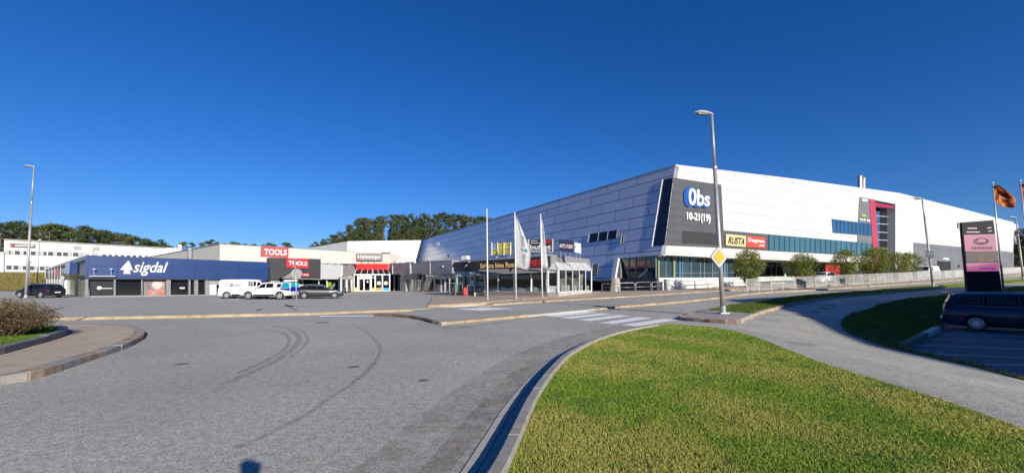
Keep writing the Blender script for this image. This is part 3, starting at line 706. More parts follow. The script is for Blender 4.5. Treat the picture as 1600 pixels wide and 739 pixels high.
def quad_sheet(name, pts, m, parent, th=.03):
    bm = bmesh.new(); v = [bm.verts.new(p) for p in pts]; n = (v[1].co-v[0].co).cross(v[2].co-v[0].co).normalized()
    w_ = [bm.verts.new(x.co-n*th) for x in v]; k = len(v)
    bm.faces.new(v); bm.faces.new(w_[::-1])
    for i in range(k): bm.faces.new((v[i], w_[i], w_[(i+1) % k], v[(i+1) % k]))
    bmesh.ops.recalc_face_normals(bm, faces=bm.faces); return obj(name, bm, m, parent)
ga, gb, gc, gd = EP.pt(553.5, 428, 1.2), EP.pt(609.5, 428, 1.2), EP.pt(605.5, 421.3, .0), EP.pt(557.5, 421.3, .0)
quad_sheet('sloping_glass', [ga, gb, gc, gd], M_dgl, et)
for t_ in (0, .18, .36, .5, .53, .68, .84, 1):
    bm = bmesh.new(); tube(bm, [ga.lerp(gb, t_)+Vector((0, 0, .04)), gd.lerp(gc, t_)+Vector((0, 0, .04))], .05, 6); obj('roof_bar', bm, M_alu, et)
E1 = EP.off(1.2)
PB('porch_beam', E1, [rectpx(552.5, 428, 610, 430)], -.15, .05, M_alu, et)
PB('porch_glass', E1, [rectpx(553.5, 430, 609, 454.6)], -.12, -.08, M_glass, et)
PB('porch_posts', E1, [rectpx(x, 430, x+w_, 455) for x, w_ in ((552.6, 1.2), (558.2, 2), (579.5, 1.2), (585.2, 2), (596.6, 1.8), (608, 1.6))]+[rectpx(553, 453.8, 609, 455.2), rectpx(580.5, 433, 586, 434)], -.14, .02, M_alu, et)
PB('back_wall', EP, [rectpx(540, 421, 612, 455)], -5, -4.8, M_dark, et)
dd = PB('door', E1, [rectpx(560, 435.6, 561.5, 454.8), rectpx(568, 435.6, 569.7, 454.8), rectpx(578, 435.6, 579.5, 454.8), rectpx(560, 434.6, 579.5, 436)], -.02, .08, M_alu, et)
PB('door_head', E1, [rectpx(560, 429.6, 579.6, 434.4)], -.02, .06, M_alu, et)
PB('notice', E1, [rectpx(573.2, 438.5, 575.4, 441.5)], -.02, .0, M_wht, et)
PB('head_lettering', E1, [rectpx(565, 431.8, 578, 432.6)], .06, .07, M_redc, et)
PB('head_dot', E1, [rectpx(560.8, 430.6, 562.4, 433.4)], .06, .07, M_redc, et)
for x0, x1, y0, y1, c_, nm in ((580.7, 585.2, 450, 454, (.5, .65, .12), 'green_poster'), (587.5, 596.2, 449.5, 454.5, (.8, .3, .03), 'orange_poster'), (598.6, 607.5, 449.5, 454.5, (.02, .35, .75), 'blue_poster'), (553.5, 558.5, 449.5, 455, (.5, .65, .2), 'green_poster')):
    PB('window_poster', E1, [rectpx(x0, y0, x1, y1)], -.07, -.05, mat(nm, c_, .5, var=.3, vscale=6), et)
for px in (592, 603):
    bm = bmesh.new(); c_ = E1.pt(px, 442.3, -.05); bmesh.ops.create_cone(bm, cap_ends=True, segments=20, radius1=.36, radius2=.36, depth=.03, matrix=Matrix.Translation(c_) @ E1.n.to_track_quat('Z', 'Y').to_matrix().to_4x4())
    obj('round_sticker', bm, mat('sticker', (.55, .55, .53), .5, var=.35, vscale=6), et)
# chamfered left windows and shed roof to the grey unit
CL = Plane(PF.pt(546, 455.8, .1), (EP.pt(553, 455.4, 1.1)-PF.pt(546, 455.8, .1)))
PB('side_cladding', CL, [[(535.5, 431), (553, 428), (557, 421), (548, 412.6), (546, 414.6), (536, 414.3)]], -.2, 0, mat('pale_cladding', (.5, .5, .48), .5), et)
PB('side_window', CL, [rectpx(536, 432, 552.6, 455)], -.3, -.25, M_dgl, et)
PB('side_posts', CL, [rectpx(x, 430, x+1.3, 455.3) for x in (534.8, 543.8, 551.3)]+[rectpx(535, 430, 552.6, 435)], -.25, -.1, M_alu, et)
PB('side_poster', CL, [rectpx(538, 449.5, 543.5, 455)], -.24, -.2, mat('teal_poster', (.03, .12, .2), .5), et)
PB('side_poster', CL, [rectpx(545.5, 449.5, 551, 455)], -.24, -.2, mat('brown_poster', (.25, .08, .04), .5, var=.4), et)
# wall and sign above
UP = EP.off(-3)
ub = thing('roof_house', 'small cream roof storey behind the grey sign with a white circle', 'building', UP.pt(580, 412))
PB('front_wall', UP, [[(549, 413), (611.5, 413), (609.5, 394.6), (549, 393.6)]], -1.2, 0, M_cream, ub)
PR = Plane(UP.pt(609.5, 412), Vector((.55, .83, 0)))
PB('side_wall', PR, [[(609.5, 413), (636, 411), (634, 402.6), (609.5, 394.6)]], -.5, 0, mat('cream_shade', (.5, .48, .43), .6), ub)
PB('vent_box', PR, [rectpx(624, 404, 630, 411)], 0, .5, M_alu, ub)
PB('eaves_trim', UP, [[(598, 395.2), (610, 395.4), (610, 394.4), (598, 394)]], 0, .4, M_grf, ub)
t = thing('shop_sign', 'grey sign with a red and white disc above the red entrance canopy', 'sign', UP.pt(575, 407, .3))
PB('sign_board', UP, [[(553, 407), (598.5, 407.3), (598.5, 396), (553, 396)]], .3, .5, mat('sign_grey', (.25, .25, .23), .5), t)
text('lettering', 'hyttetorget', UP, [(564.5, 405.6), (595.5, 405.8), (595.5, 398.6), (564.5, 398.2)], M_wht, t, d=.52, bold=.01)
bm = bmesh.new(); c_ = UP.pt(558.6, 401.6, .52); bmesh.ops.create_cone(bm, cap_ends=True, segments=24, radius1=.42, radius2=.42, depth=.04, matrix=Matrix.Translation(c_) @ UP.n.to_track_quat('Z', 'Y').to_matrix().to_4x4())
obj('emblem_disc', bm, M_red, t); PB('emblem_cutout', UP, [[(560, 404), (562.6, 404), (562.6, 399.6), (561.3, 398.8), (560, 399.8)]], .55, .57, M_wht, t)
PB('sign_legs', UP, [rectpx(566.5, 407, 567, 412), rectpx(576.5, 407, 577, 412), rectpx(586, 407, 586.5, 412)], .35, .4, M_grf, t)

# ---------------- link corridor
cA = Vector(G(703.5, 457.5, DP)); cB = Vector(EP.pt(609.5, 455.4, -.2).xy)
CPn = Plane((cB.x, cB.y, H(*cB)+DP), (cA-cB))
co = thing('shop_building', 'low link building with a purple grey fascia and tall shop windows', 'building', CPn.O)
M_purp = panel_mat('purple_grey_cladding', (.25, .245, .28), (.12, .12, .14), 3.2, 3, rough=.45, off=0, mortar=.03)
PB('fascia', CPn, [[(610, 429), (708, 427), (708, 406.6), (690, 406.6), (610, 411.6)]], -1, .2, M_purp, co)
PB('roof', CPn, [[(612, 413), (708, 409), (708, 406.7), (612, 411.5)]], -7, -1, M_roof, co)
PB('shop_window', CPn, [[(610, 455.6), (708, 457.6), (708, 427), (610, 429)]], -.6, -.5, M_glass, co)
PB('back_wall', CPn, [[(610, 455.6), (708, 457.6), (708, 427), (610, 429)]], -5, -4.8, M_dark, co)
PB('fascia_strip', CPn, [rectpx(a, 410, b, 428.6) for a, b in ((641.8, 642.8), (673.6, 674.4))], .2, .24, M_alu, co)
PB('posts', CPn, [rectpx(a, 428, b, 456.2) for a, b in ((628.2, 628.9), (641.6, 643), (673.5, 674.4), (611.5, 612), (622.5, 623), (656, 656.6), (689.6, 690.2), (684, 684.5), (697, 697.5))], -.5, -.44, M_alu, co)
PB('pale_cloth_panel', CPn, [[(610, 455.5), (618, 455.6), (618, 447), (611, 431)]], -1.4, -1.3, mat('pale_green_board', (.5, .58, .5), .7), co)
PB('grey_wall_panel', CPn, [rectpx(628.5, 429.5, 633, 455.5), [(633, 436.5), (650, 436.5), (650, 428.5), (633, 428.5)]], -.45, -.1, mat('grey_wall_panel', (.3, .31, .3), .7), co)
PB('spandrel', CPn, [[(676, 457), (683.5, 457.2), (683.5, 444), (676, 444)], [(676, 432), (707, 432), (707, 430.5), (676, 430.5)]], -.5, -.4, M_purp, co)
PB('entrance_door', CPn, [rectpx(684.8, 433, 685.6, 457), rectpx(691, 433, 691.6, 457), rectpx(697.4, 433, 698.2, 457.3), rectpx(684.8, 432.5, 698.4, 433.6)], -.5, -.46, M_alu, co)
PB('globe_lamp', CPn, [rectpx(693.8, 415.3, 695.2, 417)], .2, .35, M_alu, co)
for i, px in enumerate((613.5, 642)):
    t = thing('wall_lamp', ('white gooseneck lamp on the link fascia next to the red canopy', 'white gooseneck lamp on the purple grey fascia above the tall dark window')[i], 'lamp', CPn.pt(px, 429, .3), group='gooseneck lamps on the link fascia')
    bm = bmesh.new(); p = [CPn.pt(px, 428, .3), CPn.pt(px, 414, .35), CPn.pt(px+.6, 411, .6), CPn.pt(px+2, 409.5, 1.1), CPn.pt(px+4, 409.3, 1.6)]
    tube(bm, p, .05, 6); obj('arm', bm, M_alu, t)
    bm = bmesh.new(); tube(bm, [CPn.pt(px+3.6, 409.3, 1.5), CPn.pt(px+6.5, 409.6, 2)], [.07, .14], 8); obj('head', bm, M_alu, t)
for px, lab in ((664.5, 'left pale mannequin in the tall link window'), (669.5, 'right pale mannequin in the tall link window')):
    t = thing('mannequin', lab, 'mannequin', CPn.pt(px, 456, -1.2), group='pale mannequins in the link window')
    b0 = CPn.pt(px, 455, -1.2); bm = bmesh.new(); e_ = CPn.e1
    for s_ in (-1, 1):
        tube(bm, [b0+e_*.12*s_, b0+e_*.1*s_+Vector((0, 0, .45)), b0+e_*.08*s_+Vector((0, 0, .85))], [.045, .06, .09], 8)
        tube(bm, [b0+e_*.2*s_+Vector((0, 0, 1.38)), b0+e_*.28*s_+Vector((0, 0, 1.1)), b0+e_*.26*s_+Vector((0, 0, .82))], [.055, .045, .035], 8)
    tube(bm, [b0+Vector((0, 0, z)) for z in (.8, 1.0, 1.2, 1.42, 1.5, 1.56)], [.17, .14, .18, .19, .07, .055], 10)
    bmesh.ops.create_uvsphere(bm, u_segments=10, v_segments=8, radius=.11, matrix=Matrix.Translation(b0+Vector((0, 0, 1.66))))
    obj('figure', bm, mat('mannequin_pale', (.6, .56, .5), .6), t, smooth=True)

# ---------------- restaurant
rA_ = Vector(G(704, 461, DZ)); rB_ = Vector(G(854.5, 462.4, DZ)); RP = Plane((rA_.x, rA_.y, H(*rA_)+DZ-.1), rB_-rA_)
RS = Plane((rB_.x, rB_.y, RP.O.z), Vector((RP.n*-1).xy))          # receding side at right angles
ri = -RP.n
re = thing('restaurant', 'low restaurant with a black fascia, grey awnings and a white glazed sunroom', 'building', RP.O)
M_para = corr_mat('grey_parapet', (.22, .23, .25), .25)
M_bf = mat('black_fascia', (.018, .018, .022), .4)
zr = RP.uv(800, 404.3)[1]
PB('fascia', RP, [[(709, 424.2), (740, 423), (800, 420.5), (855, 418), (855, 399.6), (800, 404.3), (708.6, 409.6)]], -.6, 0, M_bf, re)
PB('parapet', RP, [[(745, 407.6), (800, 404.3), (855, 399.6), (855, 396.8), (800, 402), (745, 405.8)]], -.8, .05, M_para, re)
sunO = RP.pt(872.6, 462.6, 0)
SR = Plane((sunO.x, sunO.y, RP.O.z), Vector(ri.xy))              # sunroom long side
u1 = SR.uv(925, 457)[0]
PB('side_parapet', RS, [[(856, 424), (925, 424), (921, 404.8), (857, 396.8)]], -.5, 0, M_para, re)
roofz = RP.O.z+zr-.3
fp = [(rA_.x, rA_.y), (rB_.x, rB_.y), (rB_.x+ri.x*(u1+.3), rB_.y+ri.y*(u1+.3)), (rA_.x+ri.x*10, rA_.y+ri.y*10)]
fi = [(p[0]*.985+.015*(sum(q[0] for q in fp)/4), p[1]*.985+.015*(sum(q[1] for q in fp)/4)) for p in fp]
bm = bmesh.new(); block(bm, fi, roofz-.35, roofz); obj('roof', bm, M_roof, re)
bi = [(p[0]+ri.x*4.5, p[1]+ri.y*4.5) for p in fi[:2]]
bm = bmesh.new(); block(bm, [bi[0], bi[1], (bi[1][0]+ri.x*.3, bi[1][1]+ri.y*.3), (bi[0][0]+ri.x*.3, bi[0][1]+ri.y*.3)], RP.O.z, roofz-.35); obj('inner_wall', bm, mat('inner_wall_dark', (.12, .07, .06), .8), re)
bm = bmesh.new(); block(bm, [fi[0], fi[1], bi[1], bi[0]], RP.O.z, RP.O.z+.4); obj('floor_slab', bm, M_dark, re)
rb = lin(704, 461, 854.5, 463.2)
PB('plinth', RP, [[(741, rb(741)), (854.6, rb(854.6)), (854.6, 455.8), (741, 455)]], -.4, .02, mat('grey_plinth', (.2, .17, .155), .8, var=.15), re)
PB('windows', RP, [[(708, rb(708)-1), (854.5, 456.2), (854.5, 420), (708, 424)]], -.35, -.3, M_glass, re)
PB('window_posts', RP, [rectpx(x-.45, 424, x+.45, 457) for x in (733, 755, 776, 801, 828, 853.8)]+[[(755, 455.9), (854, 456.6), (854, 455.4), (755, 454.8)]], -.3, -.16, M_alu, re)
PB('door_frame', RP, [rectpx(x-.5, 430, x+.5, 460) for x in (712, 723, 731.5, 740.5)]+[rectpx(712, 431, 740.5, 432), rectpx(723, 427, 740, 428)], -.28, -.1, mat('teal_frame', (.3, .4, .42), .4), re)
PB('frosted_panel', RP, [rectpx(708, 424.4, 740.5, 431)], -.3, -.24, mat('frosted_teal', (.22, .3, .33), .3), re)
PB('door_notice', RP, [rectpx(734.5, 438, 737.5, 447)], -.24, -.2, M_wht, re)
PB('red_hanging', RP, [rectpx(813, 428, 826, 439), rectpx(829.5, 428, 852, 447)], -2.2, -2.1, mat('red_hanging', (.5, .04, .02), .6, var=.5, vscale=1.5), re)
bm = bmesh.new(); L_ = bm.loops.layers.uv.verify()
for x0, x1 in ((756, 775), (777, 800), (802, 827), (829, 853)):       # café curtains, scalloped top
    top = [(x0+(x1-x0)*i/10, 447.5+3.2*math.sin(PI*i/10)**1.0) for i in range(11)]
    prism(bm, RP, [(x0, 455), (x1, 455)]+top[::-1], -.5, -.46)
obj('curtain', bm, mat('curtain_white', (.6, .66, .66), .8, var=.3, vscale=3), re)
for i in range(7):
    px = 760+i*14+rnd.uniform(-3, 3); t_ = RP.pt(px, 452, -1.6-rnd.random()*1.5)
    bm = bmesh.new(); bmesh.ops.create_cone(bm, cap_ends=True, segments=12, radius1=.45, radius2=.45, depth=.05, matrix=Matrix.Translation((t_.x, t_.y, RP.O.z+1.15))); tube(bm, [(t_.x, t_.y, RP.O.z+.4), (t_.x, t_.y, RP.O.z+1.15)], .05, 6)
    o = obj('table', bm, mat('table_white', (.6, .6, .58), .5), None, loc=(t_.x, t_.y, RP.O.z+.4)); setp(o, 'small round white dining table behind the restaurant windows', 'table', 'dining tables in the restaurant')
text('lettering', 'Sakura kina Restaurant', RP, [(750.5, 419.2), (829, 416.6), (829, 407.6), (750.5, 412)], mat('gold_letters', (.75, .52, .2), .4), re, d=.02, bold=.009)
text('characters', '樱花', RP, [(829.5, 416.5), (851, 415.3), (851, 404.6), (829.5, 406)], mat('red_letters', (.65, .03, .03), .4), re, d=.02, bold=.008)
for k, (a, b, tp, bt) in enumerate(((744, 796, 422, 429.3), (797, 851, 420.5, 427))):
    p0, p1 = RP.pt(a+4, tp, .02), RP.pt(b, tp-1.3, .02); p2, p3 = RP.pt(b+1, bt-2.3, 1.5), RP.pt(a, bt, 1.5)
    quad_sheet('awning', [p0, p1, p2, p3], mat('awning_grey', (.22, .21, .21), .8, var=.15), re, .05)
    bm = bmesh.new(); tube(bm, [p3, p2], .06, 6); obj('awning_bar', bm, M_grf, re)
for px, py in ((728, 415), (733, 409), (750, 405), (776, 402)):
    bm = bmesh.new(); tube(bm, [RP.pt(px-5, py+9, .02), RP.pt(px, py, .9), RP.pt(px+1, py-.5, 1)], .025, 6); box(bm, RP.pt(px+.4, py, 1.0), (.2, .2, .1)); obj('spotlight', bm, M_galv, re)
# sunroom
PB('sunroom_plinth', RP, [[(855.5, 463), (872.8, 463), (872.8, 456.5), (855.5, 456.6)]], -1.0, .0, M_conc, re)
PB('sunroom_plinth', SR, [[(872.8, 463), (925.4, 458), (925.4, 453.6), (872.8, 456.5)]], -.8, .0, M_conc, re)
PB('sunroom_end_wall', RP, [[(855.5, 456.6), (872.6, 456.4), (872.6, 421.6), (855.5, 420.6)]], -.12, -.04, M_alu, re)
PB('sunroom_end_window', RP, [rectpx(858, 426, 870.6, 446.5)], -.03, -.01, M_dgl, re)
PB('sunroom_arch', RP, [[(858, 450), (870.6, 450), (870.6, 445.5)]+[(870.6-12.6*i/8, 445.5+2.6*math.sin(PI*i/8)) for i in range(1, 8)]+[(858, 445.5)]], -.01, .01, M_alu, re)
PB('sunroom_corner_posts', RP, [rectpx(854.6, 421, 857, 457), rectpx(870.8, 421.4, 873.2, 457)], -.1, .05, M_alu, re)
PB('sunroom_glass', SR, [[(873, 456.4), (925, 453.6), (925, 422), (873, 421.4)]], -.08, -.05, M_glass, re)
PB('sunroom_posts', SR, [rectpx(x-.25, 422, x+.25, 454.8) for x in (884.8, 895.3, 905.8, 915.6)]+[rectpx(924.2, 422, 925.4, 454)]+[[(873, 457), (925, 454.2), (925, 453.2), (873, 455.8)], [(872, 422.6), (925.4, 423), (925.4, 421.6), (872, 421)]], -.05, -.02, M_alu, re)
g0, g1 = SR.pt(872.6, 421.2, .1), SR.pt(925.6, 422, .1)
g2, g3 = RS.pt(915.5, 411.2, .02), RS.pt(866, 409.2, .02)
quad_sheet('sunroom_roof', [g0, g1, g2, g3], mat('sunroom_roof_sheet', (.62, .64, .62), .35), re, .05)
ge = RP.pt(856, 420.8, .1)
quad_sheet('sunroom_hip', [ge, g0, g3], mat('sunroom_roof_sheet', (.62, .64, .62)), re, .05)
for t_ in (0, .2, .4, .6, .8, 1):
    bm = bmesh.new(); tube(bm, [g0.lerp(g1, t_)+Vector((0, 0, .03)), g3.lerp(g2, t_)+Vector((0, 0, .03))], .035, 6); obj('roof_bar', bm, M_alu, re)
PB('sunroom_back', RS, [[(858, 457), (920, 455), (920, 424), (858, 424)]], -.8, -.7, mat('sunroom_inner_wall', (.3, .27, .24), .8, var=.5, vscale=1.2), re)
for i, px in enumerate((879, 888, 898.5, 908.5, 918)):
    p = SR.pt(px, 452, -.5); bm = bmesh.new(); box(bm, p+Vector((0, 0, .12)), (.4, .1, .55), rz=.8); box(bm, p+Vector((0, 0, -.15)), (.42, .42, .06), rz=.8)
    for sx in (-.16, .16):
        for sy in (-.16, .16): tube(bm, [p+Vector((sx, sy, -.15)), p+Vector((sx, sy, -.6))], .02, 5)
    o = obj('dining_chair', bm, mat('chair_white', (.7, .7, .68), .5), None, loc=tuple(p)); setp(o, 'white dining chair behind the sunroom glass', 'chair', 'white chairs in the sunroom')
# roof signs
def roof_sign(P, quad, m, label, legs, ring=True, group='advertising boards on the restaurant roof'):
    xs = [q[0] for q in quad]; t = thing('roof_sign', label, 'sign', P.pt(sum(xs)/4, max(q[1] for q in quad)+6), group=group)
    PB('sign_board', P, [quad], 0, .12, m, t)
    for px in legs:
        bm = bmesh.new(); yb = max(q[1] for q in quad)-1; a = P.pt(px, yb, -.03); b = Vector((a.x, a.y, roofz)); tube(bm, [a, b], .04, 6); tube(bm, [a+Vector((0, 0, .2)), b-P.n*.8], .03, 6); obj('leg', bm, M_galv, t)
    return t
R2 = RP.off(-1.5)
t = roof_sign(R2, [(769.5, 398.5), (799, 396.5), (799, 378.8), (769.5, 381)], mat('sign_yellow', (.55, .48, .05), .5, var=.25, vscale=2), 'faded yellow six panel board on the restaurant roof', (773, 783, 795))
PB('grey_panel', R2, [[(770, 389.8), (778.5, 389.2), (778.5, 380.8), (770, 381.2)]], .12, .14, mat('sign_bluegrey', (.25, .32, .4), .5), t)
PB('dividers', R2, [rectpx(x-.5, 378.6, x+.5, 399) for x in (769.8, 779, 788.8, 798.8)]+[[(769.5, 390.3), (799, 388), (799, 387.4), (769.5, 389.7)]], .14, .2, M_alu, t)
t = roof_sign(R2, [(827, 393.4), (865, 393.6), (865, 374.2), (827, 374.6)], mat('sign_brownblack', (.03, .027, .027), .5), 'black board with large white buffet lettering on the restaurant roof', (830, 846, 862))
PB('board_frame', R2, [rectpx(826.6, 374, 827.8, 394), rectpx(864.2, 373.8, 865.4, 394), rectpx(827, 393, 865, 394)], .12, .18, M_alu, t)
PB('red_block', R2, [rectpx(851, 374.4, 864, 380.6)], .12, .14, mat('sign_red', (.35, .03, .04), .5), t)
text('lettering', 'buffet', R2, [(829, 389.8), (862.8, 389.8), (862.8, 381.8), (829, 382.4)], M_wht, t, d=.15, bold=.025)
text('lettering', 'Sakura', R2, [(831, 377.5), (841, 377.5), (841, 375.2), (831, 375.4)], M_wht, t, d=.15, bold=.01)
text('lettering', 'Restaurant', R2, [(831, 380.9), (848, 380.9), (848, 378.6), (831, 378.8)], M_wht, t, d=.15, bold=.01)
PB('small_lettering', R2, [rectpx(x, 391, x+3, 392.3) for x in (830, 834, 838, 842, 848, 854, 858)], .15, .16, M_wht, t)
A2 = Plane(R2.pt(873, 400), (.9, -.15, 0))
t = roof_sign(A2, [(873.4, 391.8), (895.8, 394.4), (895.8, 376), (873.2, 374)], mat('sign_navy', (.012, .02, .055), .4), 'navy board with white lettering and a red flash', (876, 883, 890))
text('lettering', 'AUTO STUDIO', A2, [(874.5, 386.8), (895, 388.6), (895, 383), (874.5, 381)], M_wht, t, d=.14, bold=.01)
PB('red_flash', A2, [[(883, 388.5), (885, 384.5), (884, 384.3), (886, 378.8), (885.6, 383), (887, 383.2)]], .15, .18, M_red, t)
t = roof_sign(A2, [(898, 394), (908, 396.2), (907.6, 381), (898, 379)], M_wht, 'small white board at the right end of the restaurant roof', (900, 906))
PB('red_mark', A2, [rectpx(898.6, 384.5, 900, 387.5)], .12, .14, M_red, t); PB('small_lettering', A2, [rectpx(901, 386, 907, 387)], .12, .14, mat('sign_text_grey', (.4, .3, .3)), t)
t = thing('roof_vent', 'white boxy ventilation unit on the restaurant roof behind the bare flagpole', 'vent', RP.pt(725, 405, -2))
PB('casing', RP.off(-2), [rectpx(720.5, 400, 724.5, 405.8), rectpx(725.2, 399.5, 729.5, 405.2)], -.5, 0, M_alu, t)
# ================================================================ large white retail building
u_ = Vector((.875, .485, 0)).normalized(); w__ = Vector((-.485, .875, 0)).normalized()
C0 = ray(1030, 453); C0 = C0*(44/C0.y); C0 = Vector((C0.x, C0.y, H(C0.x, C0.y)+DC+.09))
SP = Plane(C0, u_)
bt = SP.pt(1033, 398); tp = SP.pt(1055.5, 258)
slant = (tp-bt); slant = slant/slant.z
WP = Plane(bt-slant*(bt.z-C0.z), w__, slant)
M_panel = panel_mat('white_cassette', (.61, .60, .58), (.36, .36, .35), 5.2, 1.35, rough=.5, mortar=.035, var=.015)
M_panelg = panel_mat('silver_cassette', (.66, .68, .72), (.15, .16, .18), 5.6, 1.42, rough=.33, metal=.35, mortar=.055, var=.06)
M_dgrey = panel_mat('dark_grey_cassette', (.085, .087, .095), (.05, .05, .055), 2.6, .9, rough=.5, off=0, mortar=.02, var=.03)
M_mgrey = panel_mat('mid_grey_cassette', (.16, .165, .18), (.08, .08, .09), 6, 1.9, rough=.5, off=0, mortar=.03, var=.03)
M_teal = mat('teal_pane', (.05, .13, .17), .08, var=.12, vscale=.4, spec=.9)
M_bluep = mat('blue_pane', (.03, .09, .2), .08, var=.2, vscale=.3, spec=.9)
mall = thing('shopping_centre', 'huge white panelled shopping centre with a slanted corner and dark grey logo field', 'building', C0)
wb = [(1033, 398), (1120, 402.4), (1200, 405.6), (1280, 408.8), (1344, 411), (1362.5, 412)]
roofl = [(1583.5, 348), (1505, 327.5), (1433, 309.5), (1405, 302.3), (1360, 296.2), (1240, 280), (1120, 265.6), (1055.5, 258)]
wallp = wb + [(1362.5, 385), (1357, 311), (1365, 312.6), (1399, 319), (1399, 436), (1427.5, 434), (1583, 428)] + roofl
PB('wall', SP, [wallp], -3.5, 0, M_panel, mall)
body = [(1034.5, 398), (1362, 412), (1399, 432), (1583, 426)] + [(x, y+.6) for x, y in roofl]
bmb = bmesh.new(); prism(bmb, SP, body, -86, -3.5); bmesh.ops.recalc_face_normals(bmb, faces=bmb.faces)
bd = obj('rear_wall', bmb, M_panelg, mall)
PB('roof_edge', SP, [[(x, y-.4) for x, y in roofl]+[(x, y+.7) for x, y in roofl[::-1]]], -3.6, .06, M_alu, mall)
# shaded silver face
lf_top = [(662, 374.6), (1055.5, 258)]
PB('silver_wall', WP, [[(654, 408), (926, 437.5), (957, 436.5), (962, 404), (1033, 398), (1055.5, 258), (663, 374.5)]], -.6, .02, M_panelg, mall)
PB('silver_wall_end', WP, [[(645, 408), (654, 408), (663, 374.5), (657, 375.6)]], -.6, .0, mat('grey_return', (.3, .3, .3), .6), mall)
PB('roof_edge', WP, [[(662, 374.4), (1055.5, 257.6), (1055.5, 259), (662, 375)]], -.6, .08, mat('edge_grey', (.3, .31, .33), .5), mall)
PB('dark_slot', WP, [[(1019.8, 385), (1036.3, 281), (1051.8, 278.2), (1038.8, 383.2)]], .03, .06, mat('slot_navy', (.012, .016, .035), .3), mall)
PB('slot_trim', WP, [[(1019, 385.6), (1035.6, 281), (1036.6, 281), (1020, 385.4)]], .03, .16, M_alu, mall)
PB('slot_joints', WP, [[(1036.3-15.7*k/9-.1, 281+104*k/9), (1051.8-12.6*k/9, 278.2+104.5*k/9), (1051.8-12.6*k/9, 278.7+104.5*k/9), (1036.3-15.7*k/9, 281.5+104*k/9)] for k in range(1, 9)], .06, .08, mat('slot_joint', (.05, .06, .09), .4), mall)
def louvre(q, n, bars=0):
    o = PB('louvre', WP, [q], .03, .1, M_dgl, mall)
    tl, tr, br, bl = q
    pl = []
    for i in range(n+1):
        f = i/n; x = tl[0]+(tr[0]-tl[0])*f; y = tl[1]+(tr[1]-tl[1])*f; X = bl[0]+(br[0]-bl[0])*f; Y = bl[1]+(br[1]-bl[1])*f
        pl.append([(X-.3, Y), (X+.3, Y), (x+.3, y), (x-.3, y)])
    PB('louvre_bars', WP, pl, .1, .16, M_grf, o)
    PB('louvre_trim', WP, [[(bl[0]-1, bl[1]), (bl[0], bl[1]), (tl[0], tl[1]), (tl[0]-1, tl[1])]], .03, .18, M_alu, o)
louvre([(922, 366), (966, 359.4), (964, 373), (920, 379.5)], 3)
louvre([(927.5, 412.7), (936.4, 412), (934, 430), (926, 431)], 3)
louvre([(973.5, 367), (976.5, 366.5), (974, 382), (971.2, 382.6)], 1)
louvre([(698.6, 398.5), (703.5, 397.5), (701.5, 405.4), (697, 405.6)], 1)
PB('small_windows', WP, [[(679.5, 384.6), (682, 384.3), (683, 379.4), (680.5, 379.8)], [(683, 384.2), (685.4, 384), (686.4, 378.9), (684, 379.2)]], .03, .1, M_alu, mall)
# logo field and lower band
PB('logo_field', SP, [[(1039.6, 383.4), (1128, 387.3), (1200, 391.8), (1293, 396.8), (1339, 399.8), (1339, 378.3), (1200, 366), (1130, 360), (1126.4, 289), (1052.6, 278)]], .0, .05, M_dgrey, mall)
PB('logo_vents', SP, [rectpx(1065.6+i*12, 361+i*.9, 1076.8+i*12, 380.6+i*.6) for i in range(5)], .05, .08, mat('vent_dark', (.03, .03, .033), .7), mall)
M_lblue = mat('logo_blue', (.01, .09, .42), .4)
lo = bpy.data.objects.new('store_logo', None); C.objects.link(lo); lo.parent = mall
qd = [(1070.5, 321), (1104.5, 323.5), (1105.5, 299.5), (1071, 293)]
text('logo_backing', '0bs', SP, [(a-1.2, b+.6) for a, b in qd], M_lblue, lo, d=.1, bold=.05, grow=1.17, thick=.1)
text('logo_letters', '0bs', SP, [(1072, 321.5), (1105, 323.5), (1106, 300.5), (1072.5, 293.5)], M_wht, lo, d=.22, bold=.02, thick=.12)
PB('logo_mark', SP, [rectpx(1076.3, 301.5, 1079, 309.5), rectpx(1076.5, 311.4, 1078.9, 314)], .34, .38, M_lblue, lo)
text('opening_hours', '10-21(19)', SP, [(1071, 347), (1107.5, 350.5), (1108, 335.5), (1071, 331.5)], M_wht, mall, d=.1, bold=.03, thick=.12)
def ad(px, m, label, nm='advert_board'):
    t = thing(nm, label, 'sign', SP.pt(*px[0], .1)); PB('sign_board', SP, [px], .07, .22, m, t); return t
t = ad([(1132, 383.6), (1163, 386), (1163, 369), (1132, 366)], mat('sign_sand', (.72, .6, .3), .5), 'sand coloured board with black slanting letters beside the red board')
text('lettering', 'RUSTA', SP, [(1134.6, 381), (1159.8, 383.4), (1161.6, 372.4), (1135.6, 369.6)], M_blk, t, d=.23, bold=.03, shear=.2)
t = ad([(1164, 386.2), (1193.6, 388.2), (1193.2, 371.5), (1164, 368.9)], mat('sign_vermilion', (.62, .07, .04), .5), 'vermilion red board with white serif letters right of the sand coloured one')
text('lettering', 'Dogman', SP, [(1166.5, 379.5), (1191.5, 381.8), (1191.5, 374.5), (1166.5, 371.8)], M_wht, t, d=.23, bold=.015)
PB('small_lettering', SP, [rectpx(1183.5, 383, 1191, 384.6)], .23, .24, M_wht, t)
